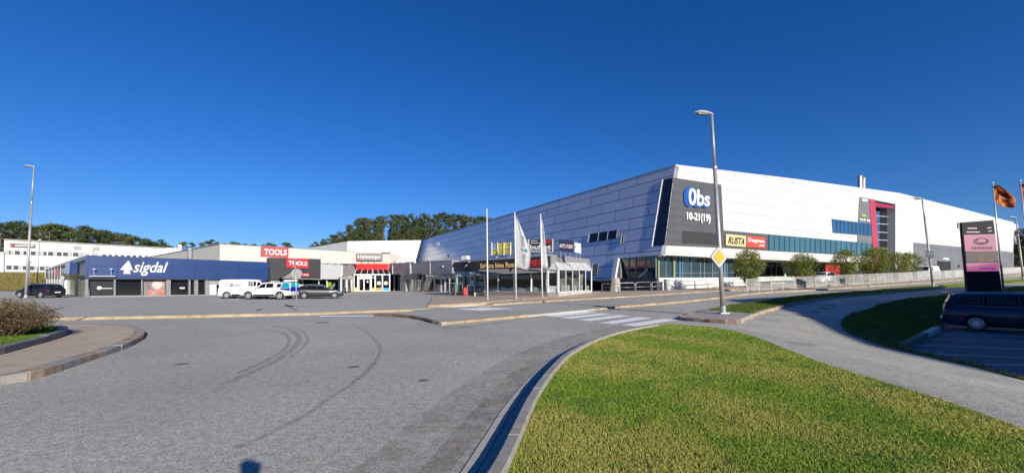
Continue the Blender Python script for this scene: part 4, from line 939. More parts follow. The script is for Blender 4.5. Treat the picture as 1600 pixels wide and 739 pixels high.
# glass band, upper windows, grey panels
yt = lin(1200, 366.8, 1339, 378.4); yb_ = lin(1200, 391.3, 1339, 399.4)
PB('window_band', SP, [[(1200, yb_(1200)), (1339, yb_(1339)), (1362, 401), (1362, 380.6), (1339, yt(1339)), (1200, yt(1200))]], .05, .1, M_teal, mall)
PB('window_band_bars', SP, [rectpx(x-.3, lin(1200, 366.8, 1362, 380.6)(x), x+.3, lin(1200, 391.3, 1362, 401)(x)) for x in np.linspace(1200.4, 1361, 21)], .1, .15, mat('band_bar', (.03, .07, .09), .4), mall)
PB('upper_window', SP, [[(1300.6, 363.8), (1362, 368.7), (1360, 349.9), (1299, 342.2)]], .0, .08, M_bluep, mall)
PB('upper_window_bars', SP, [rectpx(x-.3, lin(1299, 342.2, 1360, 349.9)(x), x+.3, lin(1300, 363.8, 1362, 368.7)(x)) for x in np.linspace(1306, 1355, 9)], .08, .12, mat('band_bar', (.03, .07, .09)), mall)
PB('grey_panel', SP, [[(1339, 378.4), (1362, 380.4), (1362, 368.9), (1339, 367)]], .0, .07, M_mgrey, mall)
PB('grey_panel', SP, [[(1340, 347.4), (1360, 349.9), (1357, 311), (1342.5, 308.3)]], .0, .07, M_mgrey, mall)
text('tenant_lettering', 'Coop', SP, [(1345, 314.4), (1353, 315.6), (1353, 312.4), (1345, 311)], M_wht, mall, d=.09, bold=.03) if False else PB('tenant_sign', SP, [[(1345, 314.6), (1352.8, 315.6), (1353.6, 312.6), (1345.4, 310.8)]], .07, .2, M_wht, mall)
PB('tenant_sign', SP, [[(1344, 338), (1351, 339), (1351, 336.2), (1345, 335.4)]], .07, .2, mat('sign_lime', (.3, .55, .05), .5), mall)
PB('tenant_sign', SP, [[(1342, 343.4), (1345.6, 345.6), (1345.6, 343.4), (1342.5, 341)], [(1347, 345), (1350, 345.4), (1350, 342.4), (1347, 342)], [(1352.5, 346), (1357, 346.6), (1357, 343.6), (1352.5, 343)]], .07, .2, M_wht, mall)
PB('crimson_column', SP, [[(1362.6, 436), (1373.4, 436), (1371, 385), (1366, 312.6), (1357, 311), (1362.6, 385)]], -.4, .12, mat('crimson', (.42, .045, .075), .5), mall)
_uf = SP.uv(1399, 360)[0]; _d = 3.4
for _k in range(340):
    _d = .05+_k*.01
    if SP.off(-_d).uv(1386, 360)[0] >= _uf: break
print('RECESS', _d)
RC = SP.off(-_d-.1)
PB('recess_glass', RC, [[(1366, 440), (1386, 440), (1385, 322), (1364, 318)]], 0, .1, M_dgl, mall)
PB('recess_glass_bright', RC, [[(1367, 400), (1373, 400), (1373, 330), (1367, 329)]], .1, .13, M_bluep, mall)
PB('recess_transoms', RC, [[(1366, y), (1386, y+1), (1386, y+.4), (1366, y-.6)] for y in (338, 350, 363, 375, 388)], .13, .2, M_alu, mall)
PB('recess_wall', RC, [[(1386, 440), (1400, 440), (1400, 322), (1386, 320)]], 0, .3, M_mgrey, mall)
t = PB('crimson_lettering_band', SP, [[(1365.6, 323.6), (1397.5, 327), (1397.5, 321.4), (1365.4, 315.4)]], -.25, -.02, mat('band_dark', (.05, .03, .05), .5), mall)
text('centre_name', 'MegaStorsenter', SP, [(1366, 322.5), (1396.5, 326.2), (1396.5, 321.4), (1366, 316.4)], mat('crimson_letters', (.5, .03, .09), .4), mall, d=-.3, bold=.04) if False else PB('centre_name', SP, [[(1366+i*3, 322.4+i*.36), (1368.3+i*3, 322.7+i*.36), (1368.3+i*3, 317.9+i*.42+(i % 2)), (1366+i*3, 317.5+i*.42)] for i in range(10)], -.02, .1, mat('crimson_letters', (.5, .03, .09), .4), mall)
PB('grey_cladding', SP, [[(1427.5, 440), (1583.5, 434), (1583.5, 394), (1508, 386.6), (1427, 379)]], .0, .08, M_mgrey, mall)
t = PB('garage_door', SP, [[(1463.5, 424.5), (1489.5, 423.5), (1489.2, 409), (1463, 407.6)]], .08, .12, M_dark, mall)
PB('garage_side', SP, [[(1484, 423.6), (1488.6, 423.4), (1488.4, 409.4), (1484, 409)]], .12, .16, M_mgrey, mall)
PB('side_door', SP, [rectpx(1443.4, 412.5, 1445.2, 428), rectpx(1458.5, 413, 1460.2, 426)], .08, .12, M_dark, mall)
PB('lit_sign', SP, [[(1473, 405.3), (1478.6, 405.8), (1478.6, 404.1), (1473, 403.5)]], .1, .4, mat('lit_blue', (.55, .75, 1), emit=1.2), mall)
PB('wall_box', SP, [rectpx(1495.6, 414, 1497.2, 418)], .08, .2, M_dark, mall)
# ground floor under the overhang
SG = SP.off(-1.6); pl = lambda x: SG.pt(x, 440)
PB('ground_glass', SG, [[(1022, 434.2), (1146, 433.8), (1146, 400), (1022, 396)]], -.1, 0, mat('shop_glass_blue', (.03, .06, .08), .05, var=.3, vscale=.25, spec=.9), mall)
PB('ground_glass_bars', SG, [rectpx(x-.35, 400, x+.35, 434) for x in (1039.5, 1052, 1065.5, 1078.5, 1093, 1099.5, 1112, 1124, 1135)]+[[(1050, 426.9), (1146, 426.4), (1146, 425.8), (1050, 426.3)]], .0, .1, M_grf, mall)
PB('ground_columns', SG, [rectpx(1050, 398, 1053, 434), rectpx(1026, 398, 1028.5, 434)], -.05, .2, mat('olive_column', (.2, .24, .12), .6), mall)
PB('blue_posts', SG, [rectpx(1060, 401, 1061.6, 434), rectpx(1130, 402, 1132, 434)], .0, .15, mat('sky_blue_post', (.08, .25, .45), .5), mall)
PB('white_plinth', SG, [[(1026, 462), (1166, 452), (1166, 433.4), (1026, 434)]], -.3, .3, mat('white_concrete', (.66, .64, .6), .7, var=.06, vscale=1), mall)
PB('plinth_joint', SG, [[(1050, 446.2), (1163, 441.8), (1163, 441.2), (1050, 445.6)]], .3, .31, M_grf, mall)
SD = SP.off(-5.5)
PB('arcade_glass', SD, [[(1140, 446), (1360, 436), (1360, 405), (1140, 398)]], -.2, 0, M_dgl, mall)
PB('arcade_frames', SD, [rectpx(x, 402, x+.6, 437) for x in (1150, 1158, 1166, 1175, 1184, 1204, 1212, 1236, 1250, 1262, 1275, 1300, 1320, 1335)], 0, .1, M_grf, mall)
PB('arcade_counter', SD, [[(1145, 441), (1290, 434.8), (1290, 431), (1145, 433)]], .8, 1.0, mat('pale_counter', (.5, .6, .52), .6, var=.3, vscale=.6), mall)
PB('arcade_sill', SG, [[(1166, 452), (1290, 444.6), (1290, 440), (1166, 442.5)]], -.1, .1, M_conc, mall)
PB('green_light_column', SD, [rectpx(1217.5, 411, 1219.3, 434)], .6, .8, mat('mint_column', (.45, .65, .55), .5), mall)
PB('soffit', SP, [[(1033.5, 398.6), (1362, 412.6), (1362, 412), (1033.5, 398)]], -8, -3.6, M_grf, mall)
# under the silver face: glass, dark wall, leaning column
WG = Plane(WP.pt(1026, 452, 0)-WP.n*1.2, w__)
PB('side_glass', WG, [[(965, 434), (1026, 434.6), (1026, 396), (965, 402)]], -.1, 0, mat('shop_glass_dark', (.015, .03, .03), .05, spec=.9), mall)
PB('side_glass_bars', WG, [rectpx(x-.35, 401, x+.35, 434.4) for x in (970.5, 983, 994, 1009, 1025.4)], 0, .1, M_grf, mall)
PB('stair_behind_glass', WG, [[(996, 433), (1000, 433), (1012, 424), (1012, 418.5)]], .0, .02, mat('stair_mint', (.25, .42, .33), .6), mall)
PB('side_base_wall', WG, [[(940, 459), (1026.8, 454.6), (1026.8, 434), (940, 434)]], -.3, .05, mat('side_base_grey', (.07, .07, .085), .8, var=.1), mall)
PB('void_wall', WG, [[(900, 462), (962, 458), (962, 430), (900, 430)]], -3, -2.8, M_dark, mall)
PB('slanted_strip', WP, [[(957, 436.5), (963, 436.5), (968.5, 404), (962, 404)]], .02, .25, M_alu, mall)
PB('grey_infill', WP, [[(963.5, 434.5), (969, 434.5), (969, 404), (968.5, 404)]], -.3, .0, M_mgrey, mall)
bm = bmesh.new(); b0 = G3(961.3, 455.6, DC+.09); b1 = WP.pt(962.6, 434, .1)
for f in ((0, .75, .62), (1, .62, .5)): pass
vv_ = []
for P_, sx, sy in ((b0-Vector((0, 0, .2)), .44, .4), (b1, .34, .3)):
    vv_.append([bm.verts.new(P_+u_*a*sx+w__*b*sy) for a, b in ((-1, -1), (1, -1), (1, 1), (-1, 1))])
for i in range(4): bm.faces.new((vv_[0][i], vv_[0][(i+1) % 4], vv_[1][(i+1) % 4], vv_[1][i]))
bm.faces.new(vv_[1]); bm.faces.new(vv_[0][::-1]); bmesh.ops.recalc_face_normals(bm, faces=bm.faces); bmesh.ops.bevel(bm, geom=bm.edges[:], offset=.03, segments=2, affect='EDGES')
obj('leaning_column', bm, mat('cast_concrete', (.5, .45, .37), .8, var=.15, bump=.3), mall)
for i, (px, lab) in enumerate(((1343.6, 'left silver roof flue on the shopping centre'), (1349.2, 'right silver roof flue on the shopping centre, a little lower'))):
    P_ = SP.off(-9); t = thing('roof_flue', lab, 'chimney', P_.pt(px, 297), group='twin flues on the centre roof')
    bm = bmesh.new(); a, b = P_.pt(px, 299), P_.pt(px, 276+i*3); tube(bm, [a, b], .42-.1*i, 14); obj('pipe', bm, M_galv, t, smooth=False)
    bm = bmesh.new(); tube(bm, [b-Vector((0, 0, .0)), b+Vector((0, 0, .15)), b+Vector((0, 0, .3))], [.5-.1*i, .52-.1*i, .2], 14); obj('cap', bm, M_grf, t)
# louvred white annex at the far right end
AN = SP.off(-6)
t = thing('annex_building', 'louvred white plant room beyond the right end of the centre', 'building', AN.pt(1590, 430))
PB('wall', AN, [[(1578, 432), (1597, 428), (1596, 366), (1590, 351), (1578, 348)]], -8, 0, mat('annex_white', (.6, .6, .62), .6), t)
PB('louvres', AN, [[(1589, 372+i*3.4), (1596, 372.5+i*3.4), (1596, 370.5+i*3.4), (1589, 370+i*3.4)] for i in range(7)], 0, .25, M_grf, t)

# white wing behind the link building
WO = WP.pt(657, 408, 0); WW = Plane((WO.x, WO.y, 0), -u_)
wg = thing('hall_building', 'white panelled wing behind the low shops below the wooded hill', 'building', (WO.x, WO.y, 1))
PB('front_wall', WW, [[(540.5, 409), (649, 409), (658, 375.4), (543.5, 377)]], -1, 0, panel_mat('wing_panel', (.74, .74, .72), (.5, .5, .5), 7, 2.2, rough=.5, mortar=.04, var=.015), wg)
WS = Plane(WW.pt(543.5, 409), w__)
sidep = [(470, 409), (543.5, 409), (543.5, 377), (474, 389)]
PB('side_wall', Plane(WW.pt(543.5, 409), Vector((-.9, .43, 0))), [sidep], -1, 0, panel_mat('wing_panel_shaded', (.5, .52, .55), (.35, .35, .37), 7, 2.4, rough=.5, mortar=.04), wg)  # shade on this side of the white wing is in the darker panel colour

# long white two storey building on the far left
LO = ray(6.5, 428); LO = Vector((0, 0, EYE))+LO*(86/LO.y); LP = Plane(LO, e45)
lb = thing('office_building', 'long white two storey building with two window bands on the left slope', 'building', LO)
M_wb = mat('white_render', (.74, .73, .70), .7, var=.05, vscale=.2)
lx1 = edge_xy(LP, 282)
PB('front_wall', LP, [[(6.5, 431), (282, 432), (282, 388.6), (6.5, 374)]], -.6, 0, M_wb, lb)
PB('roof', LP, [[(6.5, 378), (282, 392), (282, 388.8), (6.5, 374.2)]], -16, -.6, M_roof, lb)
PB('roof_edge', LP, [[(6, 374.8), (283, 389.4), (283, 388), (6, 373.2)]], -.8, .25, M_grf, lb)
PB('base_wall', LP, [[(6.5, 436), (130, 436), (130, 424), (6.5, 424)]], -.4, .04, mat('grey_render', (.35, .35, .34), .8), lb)
M_wgl = mat('office_glass', (.06, .08, .1), .1, var=.3, vscale=.3, spec=.8); M_pgr = mat('grey_infill_panel', (.38, .37, .36), .7)
t1 = lin(7, 391, 140, 395); b1 = lin(7, 397.8, 140, 401.5)
PB('upper_band', LP, [[(7, b1(7)), (140, b1(140)), (140, t1(140)), (7, t1(7))]], 0, .03, M_pgr, lb)
for a, b in ((14.5, 16.5), (23, 31.5), (36.5, 41.5), (48, 56), (67.5, 73), (75, 83.5), (88.5, 96.5), (98.5, 106.5), (114, 123)):
    f = PB('window', LP, [[(a, b1(a)-.4), (b, b1(b)-.4), (b, t1(b)+.5), (a, t1(a)+.5)]], .03, .07, M_wgl, lb)
    if b-a > 4: PB('frame', LP, [rectpx(a-.8, t1(a)+.3, a, b1(a)-.2), rectpx(b, t1(b)+.3, b+.8, b1(b)-.2)], .03, .1, M_alu, f)
PB('clerestory_window', LP, [[(160+i*9.4, 400.6+i*.3), (166+i*9.4, 400.8+i*.3), (166+i*9.4, 397.6+i*.3), (160+i*9.4, 397.4+i*.3)] for i in range(12)], 0, .05, M_wgl, lb)
t2 = lin(7, 414, 80, 416.5); b2 = lin(7, 421.2, 80, 423)
PB('lower_band', LP, [[(9, b2(9)), (80, b2(80)), (80, t2(80)), (9, t2(9))]], 0, .03, M_pgr, lb)
for a, b in ((10, 18.5), (21, 29), (35.5, 42), (47, 54), (62, 70), (71.5, 79)):
    f = PB('window', LP, [[(a, b2(a)-.4), (b, b2(b)-.4), (b, t2(b)+.5), (a, t2(a)+.5)]], .03, .07, M_wgl, lb)
    PB('frame', LP, [rectpx(a-.7, t2(a)+.3, a, b2(a)-.2), rectpx(b, t2(b)+.3, b+.7, b2(b)-.2)], .03, .1, M_alu, f)
for a, b, y0 in ((115, 127, 384.2), (144, 155.5, 386)):
    PB('vent_grille', LP, [rectpx(a, y0, b, y0+5.6)], 0, .15, mat('grille_grey', (.33, .32, .31), .7), lb)
t = thing('company_sign', 'dark narrow sign with a red emblem at the left end of the white office building', 'sign', LP.pt(35, 387, .2))
PB('sign_board', LP, [[(16, 386.3), (55, 387.4), (55, 381.8), (16, 380.3)]], .05, .2, mat('sign_maroon', (.06, .03, .03), .5), t)
PB('emblem', LP, [rectpx(17, 381.5, 21, 385.5)], .2, .22, mat('sign_red', (.35, .03, .04)), t)
PB('small_lettering', LP, [[(24+i*3, 385), (26.2+i*3, 385), (26.2+i*3, 383), (24+i*3, 383)] for i in range(10)], .2, .22, M_wht, t)
t = thing('roof_vent', 'grey box vent rising over the roof edge of the navy shop', 'vent', PF.pt(147, 402, -5))
PB('casing', PF.off(-5), [rectpx(143.5, 390, 147.5, 400), rectpx(147.6, 396, 153, 400)], -.6, 0, M_pgr, t)
t = thing('roof_house', 'small white box on the right end of the far left white building', 'building', LP.pt(272, 390))
PB('wall', LP, [rectpx(259.5, 388, 282.5, 400), rectpx(277.5, 382.5, 283, 390)], -.8, .8, M_wb, t)
t = thing('annex_building', 'low pale annex with a dark doorway at the left edge of the photo', 'building', LP.pt(2, 430))
PB('wall', LP, [rectpx(-40, 394, 6, 434)], -8, .5, M_wb, t); PB('window', LP, [rectpx(-30, 414, -2, 421)], .5, .55, M_wgl, t)
# ================================================================ street furniture
def gp(px, py, dz=0.0): return G3(px, py, dz)
def up_to(base, px, py):
    """point on the ray through (px, py) at the base point's forward distance"""
    r = ray(px, py); t = base.y/r.y; return Vector((r.x*t, base.y, EYE+r.z*t))
M_pole = mat('zinc_pole', (.36, .36, .35), .5, metal=.4, var=.15, vscale=3)
M_lens = mat('lamp_lens', (.2, .2, .19), .3)
def lamp(bpx, tpx, lab, hd, hl, r0=.09, dz=0.0, brown=0, group='street lamps'):
    b = gp(*bpx, dz); tp_ = up_to(b, *tpx); t = thing('street_lamp', lab, 'street lamp', b, group=group)
    k = b.lerp(tp_, .72)
    bm = bmesh.new(); tube(bm, [b-Vector((0, 0, .1)), b.lerp(tp_, .3), k], [r0*1.05, r0, r0*.85], 14); obj('lower_pole', bm, M_pole, t, smooth=True)
    bm = bmesh.new(); tube(bm, [k, k+Vector((0, 0, .12))], r0*1.0, 14); obj('collar', bm, M_galv, t, smooth=False)
    bm = bmesh.new(); tube(bm, [k, tp_], [r0*.75, r0*.6], 14); obj('upper_pole', bm, M_pole, t, smooth=True)
    bm = bmesh.new(); box(bm, b+Vector((0, 0, .03)), (r0*4, r0*4, .05)); tube(bm, [b, b+Vector((0, 0, .35))], r0*1.3, 14); obj('base_sleeve', bm, M_galv, t)
    d = Vector((*hd, 0)).normalized(); s = d.cross(Vector((0, 0, 1)))
    # cobra head: tapered shell
    bm = bmesh.new(); st = [(0, .05, .05, 0), (.12, .075, .085, .01), (.4, .14, .12, .03), (.7, .15, .11, .03), (.92, .1, .07, .0), (1, .03, .02, -.02)]; rings = []
    for f, hw_, hh, zz in st:
        c_ = tp_-d*.08+d*(f*hl)+Vector((0, 0, zz+.04+f*.05))
        rings.append([bm.verts.new(c_+s*hw_*math.cos(a)+Vector((0, 0, hh*math.sin(a) if math.sin(a) > 0 else hh*.35*math.sin(a)))) for a in [2*PI*i/14 for i in range(14)]])
    for A, B in zip(rings, rings[1:]):
        for i in range(14): bm.faces.new((A[i], A[(i+1) % 14], B[(i+1) % 14], B[i]))
    bm.faces.new(rings[0][::-1]); bm.faces.new(rings[-1]); bmesh.ops.recalc_face_normals(bm, faces=bm.faces)
    h = obj('lamp_head', bm, mat('head_grey', (.42, .42, .4), .45), t, smooth=True)
    bm = bmesh.new(); c_ = tp_+d*hl*.5; box(bm, c_+Vector((0, 0, .035)), (hl*.5, .2, .05), rz=math.atan2(d.y, d.x)); bmesh.ops.bevel(bm, geom=bm.edges[:], offset=.015, segments=2, affect='EDGES'); obj('lens', bm, mat('lens_dark', (.03, .03, .03), .2), h)
    return t, b, tp_
L1, lb1, lt1 = lamp((1130, 490), (1112, 180.5), 'tall street lamp on the stone island nose carrying the yellow diamond sign', (-1, -.12), .98, .1, .13)
bm = bmesh.new(); a = lb1.lerp(lt1, .005)+Vector((-.075, -.03, 0)); b = lb1.lerp(lt1, .185)+Vector((-.085, -.03, 0)); tube(bm, [a, b], .045, 8); obj('cable_pipe', bm, mat('rust_brown', (.12, .06, .035), .8, var=.4), L1)
lamp((40, 466), (53, 261.5), 'street lamp at the left edge of the photo behind the brown shrub', (-1, -.1), 1.15, .11, DP)
lamp((1458, 447.5), (1441, 312), 'street lamp beyond the grass verge between the small trees and the pylon', (-1, -.1), 1.0, .09, .1)
lamp((1599, 437), (1587.5, 341), 'distant street lamp behind the right hand flagpole', (-1, -.1), 1.1, .1, .1)
t = thing('lamp_mast', 'thin pale post standing in front of the far left white building', 'post', gp(58, 441, 0))
b = gp(58, 441); bm = bmesh.new(); tube(bm, [b, up_to(b, 62.5, 375)], [.07, .05], 8); obj('pole', bm, M_pole, t, smooth=True); bm = bmesh.new(); box(bm, up_to(b, 62.5, 374.6), (.35, .2, .12)); obj('head', bm, M_alu, t)
t = thing('marker_post', 'short grey post right behind the left street lamp', 'post', gp(45.5, 444, 0)); b = gp(45.5, 444); bm = bmesh.new(); tube(bm, [b, up_to(b, 46, 409)], [.09, .08], 8); obj('pole', bm, M_grf, t, smooth=True); bm = bmesh.new(); box(bm, up_to(b, 46, 409), (.5, .2, .2)); obj('cap', bm, M_grf, t)
# priority road sign
def diamond(P, c, s, d0, d1, m, nm, par, cut=0):
    n = 6; pts = []
    for k in range(4):
        a0 = PI/2*k
        for j in (-1, 0, 1):
            aa = a0+j*.13; rr = s*(1-.035*abs(j)*1.5); pts.append((c[0]+math.cos(aa)*rr, c[1]+math.sin(aa)*rr))
    bm = bmesh.new(); prism(bm, P, pts, d0, d1, px=False); bmesh.ops.recalc_face_normals(bm, faces=bm.faces); return obj(nm, bm, m, par)
SN = Plane(lb1.lerp(lt1, .285)+Vector((0, -.14, 0)), (1, .38, 0)); c = SN.uv(1123.2, 402)
t = thing('road_sign', 'yellow diamond road sign with a white rim on the tall street lamp', 'road sign', SN.w(*c))
hs_ = (SN.uv(1135.5, 402)[0]-c[0])
diamond(SN, c, hs_*1.03, -.02, 0, mat('sign_back', (.25, .25, .25), .5), 'plate', t); diamond(SN, c, hs_, 0, .006, M_blk, 'black_rim', t)
diamond(SN, c, hs_*.96, .006, .012, mat('sign_offwhite', (.5, .5, .48), .5), 'white_field', t); diamond(SN, c, hs_*.66, .012, .018, M_blk, 'black_line', t); diamond(SN, c, hs_*.62, .018, .024, mat('sign_yellow_bright', (.62, .38, .03), .5), 'yellow_field', t)
bm = bmesh.new()
for z in (-.18, .18): tube(bm, [SN.w(c[0], c[1]+z, -.02), SN.w(c[0], c[1]+z, -.16)], .03, 6)
obj('clamp', bm, M_galv, t)
# round sign seen from behind in the car park
b = gp(464.5, 487, DP*.6); t = thing('road_sign', 'round traffic sign seen from behind on a thin pole before the parked cars', 'road sign', b)
bm = bmesh.new(); tube(bm, [b-Vector((0, 0, .1)), up_to(b, 460.8, 404)], .035, 10); obj('pole', bm, M_galv, t, smooth=True)
q = up_to(b, 461, 404); bm = bmesh.new(); box(bm, up_to(b, 460, 411)+Vector((0, .05, 0)), (.12, .03, .5)); obj('upper_plate', bm, M_pole, t)
c_ = up_to(b, 462.3, 427.8)+Vector((0, .06, 0)); bm = bmesh.new(); bmesh.ops.create_cone(bm, cap_ends=True, segments=28, radius1=.3, radius2=.3, depth=.02, matrix=Matrix.Translation(c_) @ Vector((-.62, .78, 0)).to_track_quat('Z', 'Y').to_matrix().to_4x4())
obj('disc', bm, mat('sign_back_grey', (.24, .25, .26), .6), t)
# rear side square sign by lamp on the right
b = gp(1456.5, 448, .1); P_ = Plane(up_to(b, 1453, 398)+Vector((0, .12, 0)), (1, .3, 0)); t = thing('road_sign', 'dark rectangular road sign seen from behind near the second right street lamp', 'road sign', P_.O)
PB('plate', P_, [[(1447.5, 402), (1459, 402.6), (1458.6, 392.6), (1447, 392)]], -.02, .02, mat('sign_back_dark', (.06, .08, .09), .6), t); PB('bracket', P_, [rectpx(1446.5, 396, 1460, 397)], .02, .05, M_grf, t)
# sign pole and cabinet at the white plinth
b = gp(1036.5, 452.5, DC+.09); t = thing('road_sign', 'small dark parking sign on a short pole before the white plinth', 'road sign', b)
bm = bmesh.new(); tube(bm, [b, up_to(b, 1036.3, 428)], .03, 8); obj('pole', bm, M_galv, t)
P_ = Plane(up_to(b, 1036.3, 430)-Vector((0, .05, 0)), (1, 0, 0)); PB('plate', P_, [rectpx(1034.8, 427.8, 1038.2, 436)], -.02, .01, mat('sign_dark_blue', (.03, .07, .15), .5), t)
b = gp(1044.5, 453.4, DC+.09); t = thing('utility_cabinet', 'grey utility cabinet beside the guard rails at the white plinth', 'cabinet', b)
bm = bmesh.new(); box(bm, b+Vector((0, .3, .55)), (.62, .4, 1.1), rz=.5); bmesh.ops.bevel(bm, geom=bm.edges[:], offset=.02, segments=2, affect='EDGES'); obj('casing', bm, mat('cabinet_grey', (.4, .42, .42), .5), t)
bm = bmesh.new(); box(bm, b+Vector((0, .3, 1.13)), (.7, .48, .06), rz=.5); obj('lid', bm, M_grf, t)
b = gp(1176, 448, DC+.1); t = thing('utility_cabinet', 'mottled grey cabinet behind the first bay of the mesh fence', 'cabinet', b)
bm = bmesh.new(); box(bm, b+Vector((0, .4, .5)), (.75, .4, 1.0), rz=.5); obj('casing', bm, mat('cabinet_mottled', (.3, .31, .33), .5, var=.5, vscale=9), t)
bm = bmesh.new(); box(bm, b+Vector((0, .4, 1.02)), (.8, .46, .05), rz=.5); obj('lid', bm, M_grf, t)
# guard hoops
hoops = [((940.8, 456), (966.5, 456.2), 443), ((967.8, 457), (992.3, 456.2), 442), ((994, 456.4), (1017.2, 455.2), 441), ((1019, 455.5), (1041.5, 454), 440.5), ((1043, 454.6), (1064.6, 453), 439.8), ((1065.6, 453), (1085.6, 451.6), 439), ((1086.4, 452), (1105, 450.2), 438.3), ((1107, 450.6), (1145.5, 448), 437), ((1146.3, 449), (1164.4, 447), 436)]
hn = ['first guard rail from the left, beside the leaning column', 'second guard rail from the left', 'third guard rail from the left, before the dark base wall', 'fourth guard rail from the left, ending at the white block', 'fifth guard rail from the left, behind the grey cabinet sign pole', 'sixth guard rail from the left', 'seventh guard rail from the left, just left of the tall lamp', 'widest guard rail of the row, passing behind the tall lamp', 'last guard rail of the row before the mesh fence']
for (a, b, ty), lab in zip(hoops, hn):
    p, q = gp(*a, DC+.09), gp(*b, DC+.09); t = thing('guard_rail', lab, 'guard rail', p, group='steel guard rails by the white plinth')
    h_ = up_to(p, a[0], ty).z-p.z; d = (q-p); d.z = 0; L_ = d.length; d.normalize(); r_ = .22; pts = [p-Vector((0, 0, .1)), p+Vector((0, 0, h_-r_))]
    pts += [p+d*(r_*(1-math.cos(x)))+Vector((0, 0, h_-r_+r_*math.sin(x))) for x in (.4, .8, 1.2, PI/2)]
    qq = Vector((q.x, q.y, q.z)); zt = q.z+h_*.97
    pts += [Vector((qq.x, qq.y, zt))-d*(r_*(1-math.cos(x)))+Vector((0, 0, -r_+r_*math.sin(x))) for x in (PI/2, 1.2, .8, .4, 0)] + [qq-Vector((0, 0, .1))]
    bm = bmesh.new(); tube(bm, pts, .032, 8); obj('hoop', bm, M_galv, t, smooth=True)
    bm = bmesh.new(); tube(bm, [p+Vector((0, 0, h_*.52)), qq+Vector((0, 0, h_*.5))], .022, 8); obj('middle_rail', bm, M_galv, t, smooth=True)
# mesh fence along the footway
fpx = [(1167, 455.6), (1186.5, 454), (1205.5, 453.2), (1223.5, 452), (1241.5, 450.8), (1258.5, 449.6), (1275, 448.4), (1291, 447.3), (1306, 446.4), (1320, 445.6), (1334, 444.8), (1347.5, 444), (1359.5, 443.4), (1371.5, 442.6), (1383, 441.8), (1394.5, 441), (1405.5, 440.4), (1415.8, 439.6), (1425.6, 438.8), (1435, 438.2), (1444, 437.4), (1461, 436.2), (1469, 435.6), (1477, 435.2), (1485.5, 434.5), (1493.5, 434), (1502, 433.2)]
fpt = [G(px, py, DC+.09) for px, py in fpx]
d_ = Vector(fpt[-1])-Vector(fpt[-3]); d_ = d_/2
for k in range(1, 24): fpt.append((fpt[26][0]+d_.x*k, fpt[26][1]+d_.y*k))
t = thing('mesh_fence', 'long galvanised mesh fence running uphill along the footway', 'fence', (*fpt[0], H(*fpt[0])))
FH = 1.12; M_fence = mat('fence_zinc', (.58, .58, .57), .55, metal=.1)
for (x, y) in fpt:
    z = H(x, y)+DC; bm = bmesh.new(); tube(bm, [(x, y, z), (x, y, z+FH+.1)], .032, 6); obj('post', bm, M_fence, t)
for p, q in zip(fpt, fpt[1:]):
    bm = bmesh.new(); P0 = Vector((*p, H(*p)+DC+.08)); Q0 = Vector((*q, H(*q)+DC+.08)); Z = Vector((0, 0, 1))
    for h_, r_ in ((.12, .02), (FH, .026)): tube(bm, [P0+Z*h_, Q0+Z*h_], r_, 4)
    n_ = max(3, int((Q0-P0).length/.075))
    for i in range(1, n_): c_ = P0.lerp(Q0, i/n_); tube(bm, [c_+Z*.12, c_+Z*FH], .0095, 3, caps=False, )
    obj('panel', bm, mat('fence_bars', (.36, .37, .37), .55, metal=.2), t)
# red gate posts, glass screens and planter by the restaurant door
DZP = DZ-.1
b = gp(727, 462, DZ); t = thing('menu_stand', 'red framed stand beside the restaurant door', 'stand', b)
P_ = Plane(b, (1, 0, 0)); PB('frame', P_, [rectpx(724.4, 448.6, 726, 462), rectpx(728.2, 449, 729.8, 462.2), rectpx(724.4, 448.6, 729.8, 450)], -.06, .02, mat('stand_red', (.6, .03, .02), .5), t); PB('panel', P_, [rectpx(726, 450, 728.2, 460)], -.03, .0, mat('stand_panel', (.4, .08, .06), .5), t)
b = gp(747.5, 462.3, DZ); t = thing('planter', 'pale yellow stone planter under a glass screen at the restaurant terrace', 'planter', b)
P_ = Plane(b, (1, -.2, 0)); PB('trough', P_, [rectpx(741, 456.4, 754, 462.4)], -.5, .0, mat('planter_sand', (.55, .5, .28), .8, var=.15), t)
for i, (x0, x1, y0, y1, lab) in enumerate(((741.5, 753.5, 446, 456.4, 'clear glass wind screen standing above the yellow planter'), (703, 711.5, 443, 460.5, 'leftmost glass wind screen by the restaurant steps'), (712, 722.5, 443.5, 461, 'glass wind screen just left of the red framed stand'), (730.5, 740.5, 446, 461.5, 'glass wind screen just right of the red framed stand'))):
    b = gp((x0+x1)/2, 462, DZ); P_ = Plane(b+Vector((0, .25, 0)) if i else b-Vector((0, -.2, 0)), (1, -.2, 0)); t = thing('wind_screen', lab, 'glass screen', P_.pt((x0+x1)/2, y1), group='glass wind screens at the restaurant')
    PB('glass_pane', P_, [rectpx(x0, y0, x1, y1)], -.012, .0, M_glass, t); PB('post', P_, [rectpx(x0-.4, y0-1, x0+.3, y1+.6), rectpx(x1-.3, y0-1, x1+.4, y1+.6)], -.03, .03, M_galv, t); PB('rail', P_, [rectpx(x0, y0-.8, x1, y0-.2)], -.02, .02, M_galv, t)
# kiosk / poster panel behind the trees
b = gp(1301, 446, DC+.09); KP = Plane(b+u_*2+w__*9, u_); t = thing('display_board', 'bright red advertising panel behind the small trees under the centre', 'sign', KP.pt(1302, 436))
PB('panel', KP, [[(1290, 432.5), (1312.5, 432), (1312.5, 412), (1290, 413.5)]], -.25, 0, mat('panel_red', (.6, .02, .03), .5), t); PB('frame', KP, [rectpx(1288.5, 412.5, 1290, 438), rectpx(1312.5, 411, 1313.5, 438)], -.3, .05, M_blk, t)
